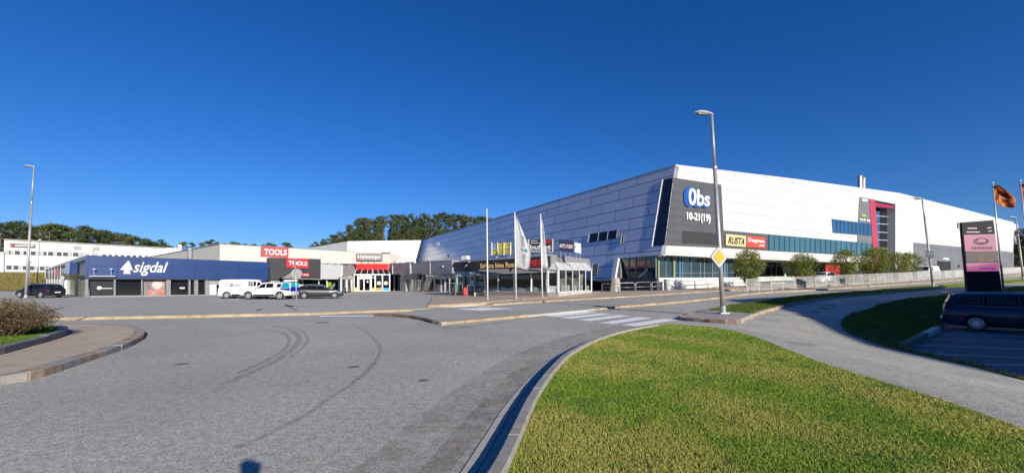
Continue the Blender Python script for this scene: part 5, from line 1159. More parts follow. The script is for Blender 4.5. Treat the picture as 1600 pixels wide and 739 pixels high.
# flagpoles
M_flag = mat('flag_white', (.82, .82, .82), .8); 
def cloth(name, P, rows, m, parent, amp=.12, waves=3.0, uvz=False, thick=.012):
    """flag from rows of (left px, right px) pairs, rippled in depth"""
    n = 14; bm = bmesh.new(); L = bm.loops.layers.uv.verify(); g = []
    for j, (a, b) in enumerate(rows):
        r_ = []
        for i in range(n+1):
            f = i/n; px = a[0]+(b[0]-a[0])*f; py = a[1]+(b[1]-a[1])*f; u, v = P.uv(px, py)
            r_.append((bm.verts.new(P.w(u, v, amp*f*math.sin(waves*PI*f+j*.5)*1.2)), (f, j/(len(rows)-1))))
        g.append(r_)
    for j in range(len(g)-1):
        for i in range(n):
            f = bm.faces.new([g[j][i][0], g[j+1][i][0], g[j+1][i+1][0], g[j][i+1][0]])
            for lp, q in zip(f.loops, (g[j][i][1], g[j+1][i][1], g[j+1][i+1][1], g[j][i+1][1])): lp[L].uv = q
    r = bmesh.ops.solidify(bm, geom=bm.faces[:], thickness=thick)
    return obj(name, bm, m, parent, smooth=True)
def pole(bpx, tpx, dz, lab, r=.06, grp='flagpoles by the restaurant', m=None):
    b = gp(*bpx, dz); t_ = up_to(b, *tpx); t = thing('flagpole', lab, 'flagpole', b, group=grp)
    bm = bmesh.new(); tube(bm, [b-Vector((0, 0, .1)), b.lerp(t_, .5), t_], [r, r*.85, r*.55], 12); obj('pole', bm, m or mat('white_pole', (.78, .78, .78), .35), t, smooth=True)
    bm = bmesh.new(); bmesh.ops.create_uvsphere(bm, u_segments=10, v_segments=8, radius=r*1.1, matrix=Matrix.Translation(t_)); obj('finial', bm, M_alu, t, smooth=True)
    bm = bmesh.new(); tube(bm, [b, b+Vector((0, 0, .04))], r*1.8, 12); obj('foot_plate', bm, M_galv, t)
    return t, b, t_
pole((762, 468), (760.8, 327.5), DZ, 'bare white flagpole left of the two flying white flags')
for (bp_, tp_, rows, lab, flab, ltr) in (
    ((806.5, 466), (804.2, 333), [((805.0, 334), (805.8, 334.6)), ((805.1, 345), (811.5, 349)), ((805.2, 356), (817, 362)), ((805.4, 368), (821.5, 373)), ((805.6, 380), (825.5, 384)), ((805.8, 392), (829.4, 395)), ((806, 404), (828.5, 408)), ((806.2, 413), (827, 417)), ((806.4, 418), (826, 422.5))], 'white flagpole carrying the wider white flag with green mark', 'wider white flag with grey lettering and a green and blue mark', True),
    ((847.5, 464), (844.6, 335.5), [((845.3, 337), (846, 337.5)), ((845.4, 348), (848.6, 351)), ((845.6, 360), (850.6, 364)), ((845.8, 374), (852, 378)), ((846, 388), (853.2, 391)), ((846.3, 400), (855.2, 403)), ((846.6, 410), (856.6, 414)), ((846.8, 417), (856.4, 421.5))], 'white flagpole carrying the narrow furled white flag', 'narrow half furled white flag beside the wider one', False)):
    t, b, t_ = pole(bp_, tp_, DZ, lab)
    P_ = Plane(b+Vector((.05, -.02, 0)), (1, -.25, 0)); f = cloth('flag', P_, rows, M_flag, None if False else t, amp=.05 if ltr else .03)
    f.parent = None; f.location = t.location; setp(f, flab, 'flag', 'white flags by the restaurant')
    if ltr:
        M_fg = mat('flag_print_grey', (.22, .27, .28), .8); Pf = P_.off(.09)
        text('lettering', 'SONG', Pf, [(820.6, 385), (819, 369), (814.6, 367.5), (816, 383.5)][0:4], M_fg, f, d=0, bold=.01, thick=.004)
        text('lettering', 'SENTER', Pf, [(822, 416), (822, 397), (817.3, 396), (817.3, 413.5)], M_fg, f, d=0, bold=.01, thick=.004)
        PB('green_mark', Pf, [[(814.5, 386.5), (817, 387.5), (821, 392.8), (818, 391.8), (815.2, 389)]], 0, .004, mat('mark_green', (.1, .5, .2), .7), f)
        PB('blue_mark', Pf, [[(820, 388), (823, 390), (824.5, 394.6), (821.5, 391.8)]], 0, .004, mat('mark_blue', (.03, .15, .3), .7), f)
    else: PB('grey_print', P_.off(.07), [[(848.3, 355), (849.3, 356), (851.6, 384), (850.6, 384)]], 0, .004, mat('flag_print_grey', (.22, .27, .28)), f)
def flag_mat():
    m = bpy.data.materials.new('flag_orange'); m.use_nodes = True; n = m.node_tree; b = n.nodes['Principled BSDF']; uv = n.nodes.new('ShaderNodeUVMap')
    no = n.nodes.new('ShaderNodeTexNoise'); no.inputs['Scale'].default_value = 4; no.inputs['Detail'].default_value = 3; n.links.new(uv.outputs[0], no.inputs[0])
    c = n.nodes.new('ShaderNodeValToRGB'); c.color_ramp.elements[0].position = .42; c.color_ramp.elements[0].color = (.12, .02, .02, 1); c.color_ramp.elements[1].position = .6; c.color_ramp.elements[1].color = (.85, .48, .12, 1)
    e = c.color_ramp.elements.new(.5); e.color = (.6, .12, .03, 1); n.links.new(no.outputs[0], c.inputs[0]); n.links.new(c.outputs[0], b.inputs['Base Color']); b.inputs['Roughness'].default_value = .8; return m
M_fo = flag_mat()
M_sp = mat('silver_pole', (.55, .56, .58), .35, metal=.5)
for bp_, tp_, rows, lab, flab in (((1568, 454), (1550.8, 286), [((1552, 291), (1553, 290.6)), ((1552.6, 296), (1563, 297)), ((1553, 302), (1574, 304)), ((1554, 309), (1583, 311)), ((1555, 314), (1586, 318.5)), ((1562, 321), (1586.4, 323.5)), ((1568, 324.4), (1586, 325.2))], 'silver flagpole just right of the dark pylon', 'orange and dark red flag streaming right from the pole beside the pylon'),
                                  ((1612, 452), (1594.2, 282.5), [((1595, 288), (1597, 288)), ((1595.4, 294), (1606, 296)), ((1596, 301), (1616, 303)), ((1596.6, 308), (1624, 311)), ((1600, 316), (1627, 320)), ((1608, 322), (1627, 325))], 'silver flagpole at the right edge of the photo', 'second orange flag cut off by the right edge of the photo')):
    t, b, t_ = pole(bp_, tp_, .03, lab, .07, 'flagpoles by the pylon', M_sp)
    P_ = Plane(b, (1, 0, 0)); f = cloth('flag', P_, rows, M_fo, t, amp=.25, waves=2.4); f.parent = None; f.location = t.location; setp(f, flab, 'flag', 'orange flags by the pylon')
    bm = bmesh.new(); c_ = b.lerp(t_, .4)
# LED pylon
b = gp(1540, 456, .03); PY = Plane(b, (1, -.12, 0)); t = thing('advertising_pylon', 'tall dark pylon with pink lit screens behind the blue car', 'pylon', b)
PB('body', PY, [[(1513.4, 461), (1566.3, 460), (1552.2, 344), (1502.6, 347.6)]], -.22, 0, mat('pylon_black', (.012, .012, .018), .6, spec=.2), t)
PB('side_shield', PY, [[(1499.5, 356.5), (1504, 356.5), (1503, 347.4), (1499, 347.8)]], -.2, -.1, mat('shield_bluegrey', (.2, .25, .35), .5), t)
def pyx(f, y): 
    l = 1502.6+(1513.4-1502.6)*(y-347.6)/(461-347.6); r = 1552.2+(1566.3-1552.2)*(y-344)/(460-344); return l+(r-l)*f
def scr_mat(name, a, b_, sc, e):
    m = bpy.data.materials.new(name); m.use_nodes = True; n = m.node_tree; b = n.nodes['Principled BSDF']; uv = n.nodes.new('ShaderNodeUVMap')
    w_ = n.nodes.new('ShaderNodeTexWave'); w_.bands_direction = 'Y'; w_.inputs['Scale'].default_value = sc; w_.inputs['Distortion'].default_value = 4; w_.inputs['Detail'].default_value = 3; n.links.new(uv.outputs[0], w_.inputs[0])
    mx = n.nodes.new('ShaderNodeMix'); mx.data_type = 'RGBA'; mx.inputs[6].default_value = (*a, 1); mx.inputs[7].default_value = (*b_, 1); n.links.new(w_.outputs[1], mx.inputs[0])
    n.links.new(mx.outputs[2], b.inputs['Emission Color']); b.inputs['Emission Strength'].default_value = e; b.inputs['Base Color'].default_value = (.02, .02, .02, 1); b.inputs['Roughness'].default_value = .4; return m
M_scr = scr_mat('screen_pink', (.42, .12, .25), (.30, .07, .17), 3.2, .95); M_scrd = scr_mat('screen_dark', (.03, .006, .012), (.01, .003, .008), 1.5, .6)
def band(y0, y1, m, nm, x0=.02, x1=.985): return PB(nm, PY, [[(pyx(x0, y1), y1), (pyx(x1, y1), y1-.6), (pyx(x1, y0), y0-1.2), (pyx(x0, y0), y0)]], 0, .03, m, t)
s1 = band(367, 393, M_scr, 'screen'); band(393.6, 410, M_scrd, 'dark_screen'); s2 = band(411, 424, M_scr, 'lower_screen')
M_ink = mat('screen_ink', (.035, .005, .02), .6)
el = [(1532.5+math.cos(a)*12, 377+math.sin(a)*5.4) for a in [2*PI*i/28 for i in range(28)]]
PB('car_picture', PY, [el], .03, .04, M_ink, s1)
PB('car_picture_detail', PY, [[(1525, 379), (1540, 378.6), (1538.6, 374), (1534, 372.6), (1528, 374)], [(1523, 378), (1525, 377), (1524.4, 375), (1522.6, 376)]], .04, .045, M_scr, s1)
PB('screen_lettering', PY, [[(1517+i*4.2, 389.6), (1520+i*4.2, 389.4), (1520.6+i*4.2, 385.6), (1518+i*4.2, 385.8)] for i in range(8)], .03, .04, M_ink, s1)
PB('screen_picture', PY, [[(1526, 409), (1529, 401), (1532, 397), (1535, 401), (1537, 408)], [(1541, 408), (1544, 404), (1551, 404), (1553, 408)]], .03, .04, scr_mat('screen_red', (.18, .03, .04), (.06, .01, .02), 4, .7), t)
PB('screen_lettering', PY, [[(1530+i*3.2, 421), (1532.3+i*3.2, 421), (1532.3+i*3.2, 418.4), (1530+i*3.2, 418.4)] for i in range(8)], .03, .04, mat('ink_violet', (.2, .02, .3), emit=.6), s2)
M_off = mat('pylon_text', (.35, .3, .33), emit=.5)
PB('top_lettering', PY, [[(1511.5+i*2.1, 357.8), (1513.2+i*2.1, 357.7), (1513+i*2.1, 355.9-(i % 3 == 0)*.6), (1511.3+i*2.1, 356)] for i in range(7)], 0, .03, M_off, t); PB('second_lettering', PY, [[(1509.5+i*2.4, 363.6), (1511.4+i*2.4, 363.5), (1511.2+i*2.4, 361.7), (1509.3+i*2.4, 361.8)] for i in range(9)], .0, .03, M_off, t)
PB('corner_mark', PY, [[(1541, 356.4), (1548, 354.6), (1549, 356), (1543, 357.4)]], 0, .03, M_off, t); PB('clock_digits', PY, [[(1543.5, 362), (1549.5, 361.4), (1549.3, 360.2), (1543.3, 360.6)]], .0, .03, M_off, t)
# stray leaf-coloured litter bin: none
# ================================================================ vehicles
M_tyre = mat('tyre_rubber_black', (.018, .018, .018), .85); M_well = mat('wheel_well', (.008, .008, .008), .95)
M_cgl = mat('car_glass', (.012, .014, .016), .04, spec=1.0); M_trim = mat('black_trim', (.02, .02, .02), .55)
M_hl = mat('headlight_lens', (.55, .58, .6), .1, spec=1); M_tl = mat('tail_light_lens', (.35, .01, .01), .15, spec=1)
M_rim = mat('alloy_rim', (.62, .62, .64), .35, metal=.5)
def paintm(n, c, r=.3, metal=.0): return mat(n, c, r, metal=metal, coat=.5, spec=.4)
def interp(tab, x):
    for a, b in zip(tab, tab[1:]):
        if x <= b[0]:
            f = (x-a[0])/(b[0]-a[0]+1e-9); f = max(0, f); f = f*f*(3-2*f)*.35+f*.65
            return [a[i]+(b[i]-a[i])*f for i in range(1, len(a))]
    return list(tab[-1][1:])
def make_car(name, label, cat, st, W, wheels, wr, paint, wins, wind, rear, L, ride=.17, glass_roof=None, rim=None, plate=True, extras=None, spokes=5, group=None, arch=1.14, seams=(), handles=(), mirror=None, heads=None, tails=None):
    """st: stations (x, belt z, roof z, half width factor, roof width factor). Front is +x, origin at ground centre rear axle side x=0 rear bumper"""
    root = thing(name, label, cat, (0, 0, 0), group=group); hw = W/2
    def ring(x):
        zb, zr, wf, rf, zl = interp(st, x); w = hw*wf; r = hw*rf*wf
        mid = zl+(zb-zl)*.55
        return [(0, zl), (w*.78, zl), (w*.97, zl+.07), (w*1.0, mid), (w*.985, zb-.05), (w*.95, zb), (r+.0, zr-.055 if zr-zb > .2 else zb+(zr-zb)*.6), (r*.82, zr-.005), (0, zr+.01)]
    N = 46; xs = [L*(1-math.cos(PI*i/N))/2*.5+L*i/N*.5 for i in range(N+1)]
    bm = bmesh.new(); rg = []
    for x in xs:
        h_ = ring(x); rg.append([bm.verts.new((x, y, z)) for y, z in h_]+[bm.verts.new((x, -y, z)) for y, z in h_[-2:0:-1]])
    n = len(rg[0])
    for A, B in zip(rg, rg[1:]):
        for i in range(n): bm.faces.new((A[i], A[(i+1) % n], B[(i+1) % n], B[i]))
    bm.faces.new(rg[0]); bm.faces.new(rg[-1][::-1]); bmesh.ops.recalc_face_normals(bm, faces=bm.faces)
    body = obj('body', bm, [paint, M_well], root, local=True, smooth=True)
    cb = bmesh.new()
    for wx in wheels:
        for s in (-1, 1):
            r = bmesh.ops.create_cone(cb, cap_ends=True, segments=36, radius1=wr*arch, radius2=wr*arch, depth=.46, matrix=Matrix.Translation((wx, s*(hw-.1), wr)) @ Matrix.Rotation(PI/2, 4, 'X'))
    cut = obj('cut', cb, [M_well, M_well], None, local=True)
    for p in cut.data.polygons: p.material_index = 1
    md = body.modifiers.new('b', 'BOOLEAN'); md.object = cut; md.operation = 'DIFFERENCE'; md.solver = 'EXACT'
    dg = bpy.context.evaluated_depsgraph_get(); dg.update(); me = bpy.data.meshes.new_from_object(body.evaluated_get(dg))
    body.modifiers.clear(); old = body.data; body.data = me; me.name = 'body'; bpy.data.meshes.remove(old); bpy.data.objects.remove(cut)
    if len(me.materials) < 2: me.materials.clear(); me.materials.append(paint); me.materials.append(M_well)
    bmm = bmesh.new(); bmm.from_mesh(me)
    for e in bmm.edges: e.smooth = e.is_manifold and (len(e.link_faces) == 2 and e.calc_face_angle(0) < .55)
    bmm.to_mesh(me); bmm.free()
    def surf(x, k, s=1, off=.006):
        def p(x_, k_):
            r = ring(x_); i = max(0, min(len(r)-2, int(k_))); f = k_-i
            return Vector((x_, s*(r[i][0]+(r[i+1][0]-r[i][0])*f), r[i][1]+(r[i+1][1]-r[i][1])*f))
        a = p(x, k); du = p(x+.02, k)-p(x-.02, k); dv = p(x, min(8, k+.06))-p(x, max(0, k-.06)); nn = du.cross(dv)
        if nn.length < 1e-9: return a
        nn.normalize(); out = Vector((0, s, .35)) if k < 7 else Vector((0, 0, 1))
        if nn.dot(out) < 0: nn = -nn
        return a+nn*off
    def patch(nm, quad, m, s=1, off=.008, nu=8, nv=5, parent=None):
        (xa, ka), (xb, kb), (xc, kc), (xd, kd) = quad; bm = bmesh.new(); g = []
        for j in range(nv+1):
            v = j/nv; g.append([bm.verts.new(surf(*( (xa+(xb-xa)*u)*(1-v)+(xd+(xc-xd)*u)*v, (ka+(kb-ka)*u)*(1-v)+(kd+(kc-kd)*u)*v), s, off)) for u in [i/nu for i in range(nu+1)]])
        for j in range(nv):
            for i in range(nu): bm.faces.new((g[j][i], g[j][i+1], g[j+1][i+1], g[j+1][i]))
        bmesh.ops.solidify(bm, geom=bm.faces[:], thickness=.004)
        return obj(nm, bm, m, parent or root, local=True, smooth=True)
    def cross(nm, xlo, xhi, kk, m, off=.008, parent=None, nu=10):
        """patch spanning both sides: xlo at its lower edge, xhi at its upper edge"""
        bm = bmesh.new(); g = []; ks = [kk+(8-kk)*i/6 for i in range(7)]; sp = [(k, 1) for k in ks]+[(k, -1) for k in ks[-2::-1]]
        for j in range(nu+1):
            x = xlo+(xhi-xlo)*j/nu; row = []
            for k, s in sp:
                if k == 8: q = surf(x, 7.999, 1, off)
                else: q = surf(x, k, s, off)
                row.append(bm.verts.new(q))
            g.append(row)
        for j in range(nu):
            for i in range(len(sp)-1): bm.faces.new((g[j][i], g[j][i+1], g[j+1][i+1], g[j+1][i]))
        return obj(nm, bm, m, parent or root, local=True, smooth=True)
    for s in (1, -1):
        for q in wins: patch('side_window', q, M_cgl, s)
        for q in handles: patch('door_handle', q, paint if False else M_trim, s, .03, 2, 2)
        for x in seams: patch('door_seam', [(x, 2.2), (x+.012, 2.2), (x+.012, 5.0), (x, 5.0)], M_trim, s, .004, 1, 6)
        if heads: patch('headlight', heads, M_hl, s, .012)
        if tails: patch('tail_light', tails, M_tl, s, .012)
        patch('sill', [(wheels[0]+wr*1.3, 1.9), (wheels[1]-wr*1.3, 1.9), (wheels[1]-wr*1.3, 2.35), (wheels[0]+wr*1.3, 2.35)], M_trim, s, .01)
        if mirror:
            bm = bmesh.new(); box(bm, (mirror[0], s*(hw+.09), mirror[1]), (.12, .2, .15)); bmesh.ops.bevel(bm, geom=bm.edges[:], offset=.035, segments=3, affect='EDGES'); obj('wing_mirror', bm, paint, root, local=True, smooth=True)
    if wind: cross('windscreen', wind[0], wind[1], 6.25, M_cgl)
    if rear: cross('rear_window', rear[0], rear[1], 6.3, M_cgl)
    zb0 = ring(L*.999)[3][1]
    bm = bmesh.new(); box(bm, (L-.01, 0, ride+.22), (.06, W*.5, .16)); obj('front_grille', bm, M_trim, root, local=True)
    for x_, nm in ((-.0, 'number_plate'), (L, 'number_plate')):
        bm = bmesh.new(); box(bm, (x_+(.03 if x_ else -.01), 0, ride+(.28 if x_ else .42)), (.03, .52, .11)); obj(nm, bm, M_wht, root, local=True)
    for wx in wheels:
        for s in (-1, 1):
            bm = bmesh.new(); y0 = s*(hw-.11); segs = 28; prof = [(wr*.66, -.1), (wr*.9, -.105), (wr*.985, -.075), (wr, -.03), (wr, .03), (wr*.985, .075), (wr*.9, .1), (wr*.68, .1)]
            rr = [[bm.verts.new((wx+math.cos(2*PI*i/segs)*r_, y0+dy*s, wr+math.sin(2*PI*i/segs)*r_)) for i in range(segs)] for r_, dy in prof]
            for A, B in zip(rr, rr[1:]):
                for i in range(segs): bm.faces.new((A[i], A[(i+1) % segs], B[(i+1) % segs], B[i]))
            bm.faces.new(rr[0]); bm.faces.new(rr[-1]); bmesh.ops.recalc_face_normals(bm, faces=bm.faces)
            wo = obj('wheel', bm, M_tyre, root, local=True, smooth=False)
            bm = bmesh.new(); yo = y0+s*.103
            def ann(r0, r1, ya, yb_, n_=28):
                A = [bm.verts.new((wx+math.cos(2*PI*i/n_)*r0, ya, wr+math.sin(2*PI*i/n_)*r0)) for i in range(n_)]; B = [bm.verts.new((wx+math.cos(2*PI*i/n_)*r1, yb_, wr+math.sin(2*PI*i/n_)*r1)) for i in range(n_)]
                for i in range(n_): bm.faces.new((A[i], A[(i+1) % n_], B[(i+1) % n_], B[i]))
            ann(wr*.7, wr*.63, yo, yo+s*.012); ann(wr*.63, wr*.60, yo+s*.012, yo-s*.05)
            for k in range(spokes):
                a = 2*PI*k/spokes+.3; wd = (.5 if spokes <= 6 else .22)*wr*.45; ca, sa = math.cos(a), math.sin(a); pts = []
                for r_, ww, yy in ((wr*.08, wd*.55, .0), (wr*.64, wd*.35, .0)):
                    for q in (-1, 1): pts.append(bm.verts.new((wx+ca*r_-sa*ww*q, yo+s*.008, wr+sa*r_+ca*ww*q)))
                bm.faces.new((pts[0], pts[1], pts[3], pts[2]))
            bmesh.ops.create_cone(bm, cap_ends=True, segments=14, radius1=wr*.16, radius2=wr*.13, depth=.03, matrix=Matrix.Translation((wx, yo, wr)) @ Matrix.Rotation(PI/2, 4, 'X'))
            bmesh.ops.recalc_face_normals(bm, faces=bm.faces)
            obj('rim', bm, rim or M_rim, wo, local=True)
            bm = bmesh.new(); bmesh.ops.create_circle(bm, cap_ends=True, segments=24, radius=wr*.64, matrix=Matrix.Translation((wx, yo-s*.045, wr)) @ Matrix.Rotation(PI/2, 4, 'X')); obj('brake_disc', bm, M_well, wo, local=True)
    if extras: extras(root, surf, patch, hw)
    return root
def place(o, p, direction, L):
    """centre of the car at p on the ground, nose towards direction"""
    d = Vector((*direction[:2], 0)).normalized(); a = math.atan2(d.y, d.x)
    c = Vector(p)-d*L/2; zf = H(*(Vector(p)+d*L*.3).xy); zb = H(*(Vector(p)-d*L*.3).xy)
    o.rotation_euler = (0, -math.atan2(zf-zb, L*.6), a); o.location = (c.x, c.y, p[2]-(zf-zb)*.8)
# stations: x, belt, roof, width factor, roof width factor, lower z
def hatch_st(L, H_, belt, hood, lo=.19):
    return [(0, .62, .68, .80, .95, .34), (.06, .84, .95, .92, .9, .26), (.22, belt, H_-.38, .96, .80, .2), (.55, belt+.02, H_-.08, .99, .76, lo), (1.0, belt, H_-.02, 1, .76, lo), (1.9, belt-.03, H_, 1, .77, lo), (2.6, belt-.06, H_-.05, 1, .75, lo), (L-1.32, hood+.02, hood+.1, 1, .84, lo), (L-.75, hood-.06, hood-.0, .98, .85, lo), (L-.25, hood-.2, hood-.15, .92, .86, .22), (L-.04, .55, .58, .8, .9, .3), (L, .45, .5, .72, .9, .32)]
# dark hatchback, far left, nose to the left
L = 4.3
hb = make_car('parked_car', 'black hatchback parked beside the glazed end of the navy shop', 'car', hatch_st(L, 1.5, .98, .9), 1.8, (.85, 3.45), .33, paintm('paint_black', (.012, .013, .017)), [[(.62, 5.2), (1.0, 5.2), (1.05, 5.85), (.75, 5.8)], [(1.08, 5.15), (1.95, 5.15), (1.95, 5.85), (1.12, 5.87)], [(2.02, 5.15), (2.95, 5.2), (2.55, 5.8), (2.02, 5.86)]], (2.98, 2.45), (.1, .48), L, seams=(1.15, 1.98, 2.95), mirror=(2.85, 1.0), heads=[(L-.5, 4.0), (L-.12, 3.9), (L-.12, 4.6), (L-.55, 4.7)], tails=[(.05, 3.8), (.25, 4.0), (.3, 4.9), (.08, 4.8)])
pb = gp(55, 466.5, DP); pc = gp(47, 465.5, DP)+Vector((0, .9, 0)); place(hb, pc, (-1, .12, 0), L)
# dark wagon, nose to the right
def wagon_st(L, H_, belt, hood, lo=.19): return [(0, .66, .72, .82, .95, .34), (.06, .88, .98, .92, .9, .26), (.2, belt, H_-.36, .96, .80, .2), (.6, belt+.02, H_-.09, .99, .75, lo), (1.1, belt, H_-.03, 1, .75, lo), (2.0, belt-.03, H_, 1, .76, lo), (2.8, belt-.05, H_-.05, 1, .74, lo), (L-1.45, hood+.03, hood+.1, 1, .84, lo), (L-.8, hood-.05, hood, .98, .85, lo), (L-.25, hood-.18, hood-.14, .92, .86, .22), (L-.04, .55, .58, .8, .9, .3), (L, .45, .5, .72, .9, .32)]
L = 4.85
def roofbox(root, surf, patch, hw):
    for s in (1, -1):
        bm = bmesh.new(); tube(bm, [(.7, s*.56, 1.42), (1.2, s*.58, 1.5), (2.3, s*.57, 1.5), (2.8, s*.54, 1.43)], .02, 6); obj('roof_rail', bm, M_galv, root, local=True)
wg_ = make_car('parked_car', 'dark grey estate car parked before the grey shop unit', 'car', wagon_st(L, 1.47, .98, .9), 1.86, (.95, 3.9), .345, paintm('paint_anthracite', (.018, .02, .027)), [[(.5, 5.2), (1.05, 5.2), (1.1, 5.85), (.7, 5.75)], [(1.15, 5.15), (2.1, 5.15), (2.1, 5.85), (1.18, 5.87)], [(2.17, 5.15), (3.25, 5.2), (2.75, 5.8), (2.17, 5.86)]], (3.3, 2.68), (.08, .52), L, seams=(1.2, 2.13, 3.2), mirror=(3.1, 1.02), heads=[(L-.55, 4.0), (L-.12, 3.9), (L-.12, 4.5), (L-.6, 4.65)], tails=[(.04, 4.0), (.35, 4.2), (.38, 4.9), (.06, 4.9)], extras=roofbox, rim=mat('two_tone_rim', (.35, .35, .37), .3, metal=.6))
pc = gp(500, 466.8, DP)+Vector((.1, 1.1, 0)); wg_.scale = (.94,)*3; place(wg_, pc-Vector((.5, 0, 0)), (1, .42, 0), L)
# white pickup with wrapped canopy, nose to the left
L = 5.4; stp = [(0, .95, 1.02, .86, .95, .5), (.05, 1.12, 1.3, .95, .82, .42), (.3, 1.14, 1.72, .98, .78, .38), (1.0, 1.14, 1.78, 1, .78, .36), (1.62, 1.14, 1.78, 1, .78, .34), (2.4, 1.12, 1.8, 1, .76, .34), (3.0, 1.1, 1.74, 1, .75, .34), (3.75, 1.1, 1.18, 1, .84, .34), (4.6, 1.05, 1.12, 1, .85, .36), (5.15, .95, 1.02, .96, .88, .42), (5.36, .7, .76, .88, .9, .45), (5.4, .6, .66, .8, .9, .48)]
def canopy(root, surf, patch, hw):
    mc = mat('wrap_cyan', (.01, .5, .62), .35); mb = mat('wrap_blue', (.01, .02, .42), .35)
    for s in (1, -1):
        patch('wrap_upper', [(.08, 5.05), (1.0, 5.05), (.85, 6.1), (.18, 6.1)], mc, s, .012); patch('wrap_lower', [(.04, 3.3), (1.0, 3.8), (1.05, 5.0), (.06, 5.0)], mb, s, .012)
        patch('canopy_window', [(1.05, 5.2), (1.45, 5.2), (1.4, 5.8), (.95, 5.8)], M_cgl, s, .013)
        patch('door_emblem', [(3.0, 4.2), (3.28, 4.1), (3.28, 4.6), (3.0, 4.6)], mat('emblem_blue', (.02, .15, .3), .5), s, .01)
        patch('small_lettering', [(2.45, 4.3), (2.9, 4.3), (2.9, 4.42), (2.45, 4.42)], mat('emblem_pale', (.35, .5, .65), .5), s, .01)
    bm = bmesh.new(); box(bm, (-.0, 0, 1.5), (.05, 1.45, .42)); obj('wrap_tail_upper', bm, mc, root, local=True); bm = bmesh.new(); box(bm, (-.005, 0, 1.05), (.05, 1.6, .44)); obj('wrap_tail_lower', bm, mb, root, local=True)
    bm = bmesh.new(); box(bm, (2.1, 0, 1.86), (.3, 1.1, .06)); obj('roof_beacon_bar', bm, M_alu, root, local=True)
pu = make_car('pickup_truck', 'white double cab pickup with a cyan and blue wrapped rear', 'pickup', stp, 1.9, (1.05, 4.3), .40, paintm('paint_white_a', (.72, .72, .73)), [[(1.78, 5.15), (2.55, 5.15), (2.55, 5.85), (1.82, 5.87)], [(2.63, 5.15), (3.55, 5.2), (3.08, 5.8), (2.63, 5.86)]], (3.7, 3.05), None, L, ride=.35, seams=(1.72, 2.6, 3.6), mirror=(3.45, 1.2), heads=[(L-.5, 3.9), (L-.1, 3.8), (L-.1, 4.7), (L-.55, 4.7)], tails=[(.02, 4), (.12, 4), (.12, 4.9), (.03, 4.9)], extras=canopy, arch=1.16)
pc = gp(408, 468.2, DP)+Vector((0, .9, 0)); pu.scale = (.93,)*3; place(pu, pc, (-1, .02, 0), L)
# white van behind the pickup, tail to the left
L = 5.1; stv = [(0, 1.0, 1.1, .9, .95, .3), (.04, 1.15, 1.75, .97, .84, .26), (.12, 1.18, 1.9, .985, .84, .24), (.6, 1.18, 1.95, 1, .85, .22), (2.5, 1.17, 1.96, 1, .85, .22), (3.4, 1.15, 1.92, 1, .83, .22), (3.75, 1.13, 1.84, 1, .8, .22), (4.35, 1.12, 1.26, .99, .84, .22), (4.8, .95, 1.05, .95, .86, .25), (5.05, .66, .74, .86, .9, .3), (5.1, .55, .62, .8, .9, .33)]
def vanx(root, surf, patch, hw):
    for s in (1, -1):
        patch('side_emblem', [(1.05, 5.05), (1.33, 5.05), (1.33, 5.5), (1.05, 5.5)], mat('emblem_dark', (.05, .05, .06), .5), s, .008); patch('side_emblem_inner', [(1.11, 5.15), (1.27, 5.15), (1.27, 5.4), (1.11, 5.4)], M_wht, s, .014)
        patch('side_lettering', [(1.4, 5.12), (2.1, 5.12), (2.1, 5.3), (1.4, 5.3)], mat('emblem_pale_grey', (.4, .4, .42), .5), s, .008)
        patch('blue_emblem', [(2.2, 4.5), (2.45, 4.5), (2.45, 4.85), (2.2, 4.85)], mat('emblem_blue', (.02, .15, .3)), s, .008)
        patch('window_placard', [(2.85, 4.9), (3.25, 4.9), (3.25, 5.75), (2.85, 5.75)], mat('placard_white', (.7, .68, .68), .5), s, .016)
        patch('placard_print', [(2.97, 5.2), (3.13, 5.2), (3.13, 5.5), (2.97, 5.5)], mat('placard_dark', (.15, .06, .12), .5), s, .02)
vn = make_car('van', 'white delivery van with dark emblems standing behind the pickup', 'van', stv, 1.95, (.85, 3.95), .34, paintm('paint_white_b', (.7, .7, .7)), [[(2.75, 5.15), (3.45, 5.15), (3.45, 5.8), (2.75, 5.8)], [(3.55, 5.1), (4.2, 5.15), (3.85, 5.75), (3.55, 5.8)]], (4.32, 3.72), (.035, .11), L, ride=.3, seams=(.2, 2.6, 3.5), mirror=(4.1, 1.25), heads=[(L-.6, 3.9), (L-.15, 3.8), (L-.2, 4.7), (L-.6, 4.8)], tails=[(.02, 3.9), (.14, 3.9), (.14, 5.2), (.03, 5.2)], extras=vanx, rim=mat('steel_wheel', (.4, .4, .4), .4), spokes=6)
pc = gp(362, 467.2, DP)+Vector((.3, 2.2, 0)); pc.z = H(pc.x, pc.y)+DP; place(vn, pc, (1, .22, 0), L)
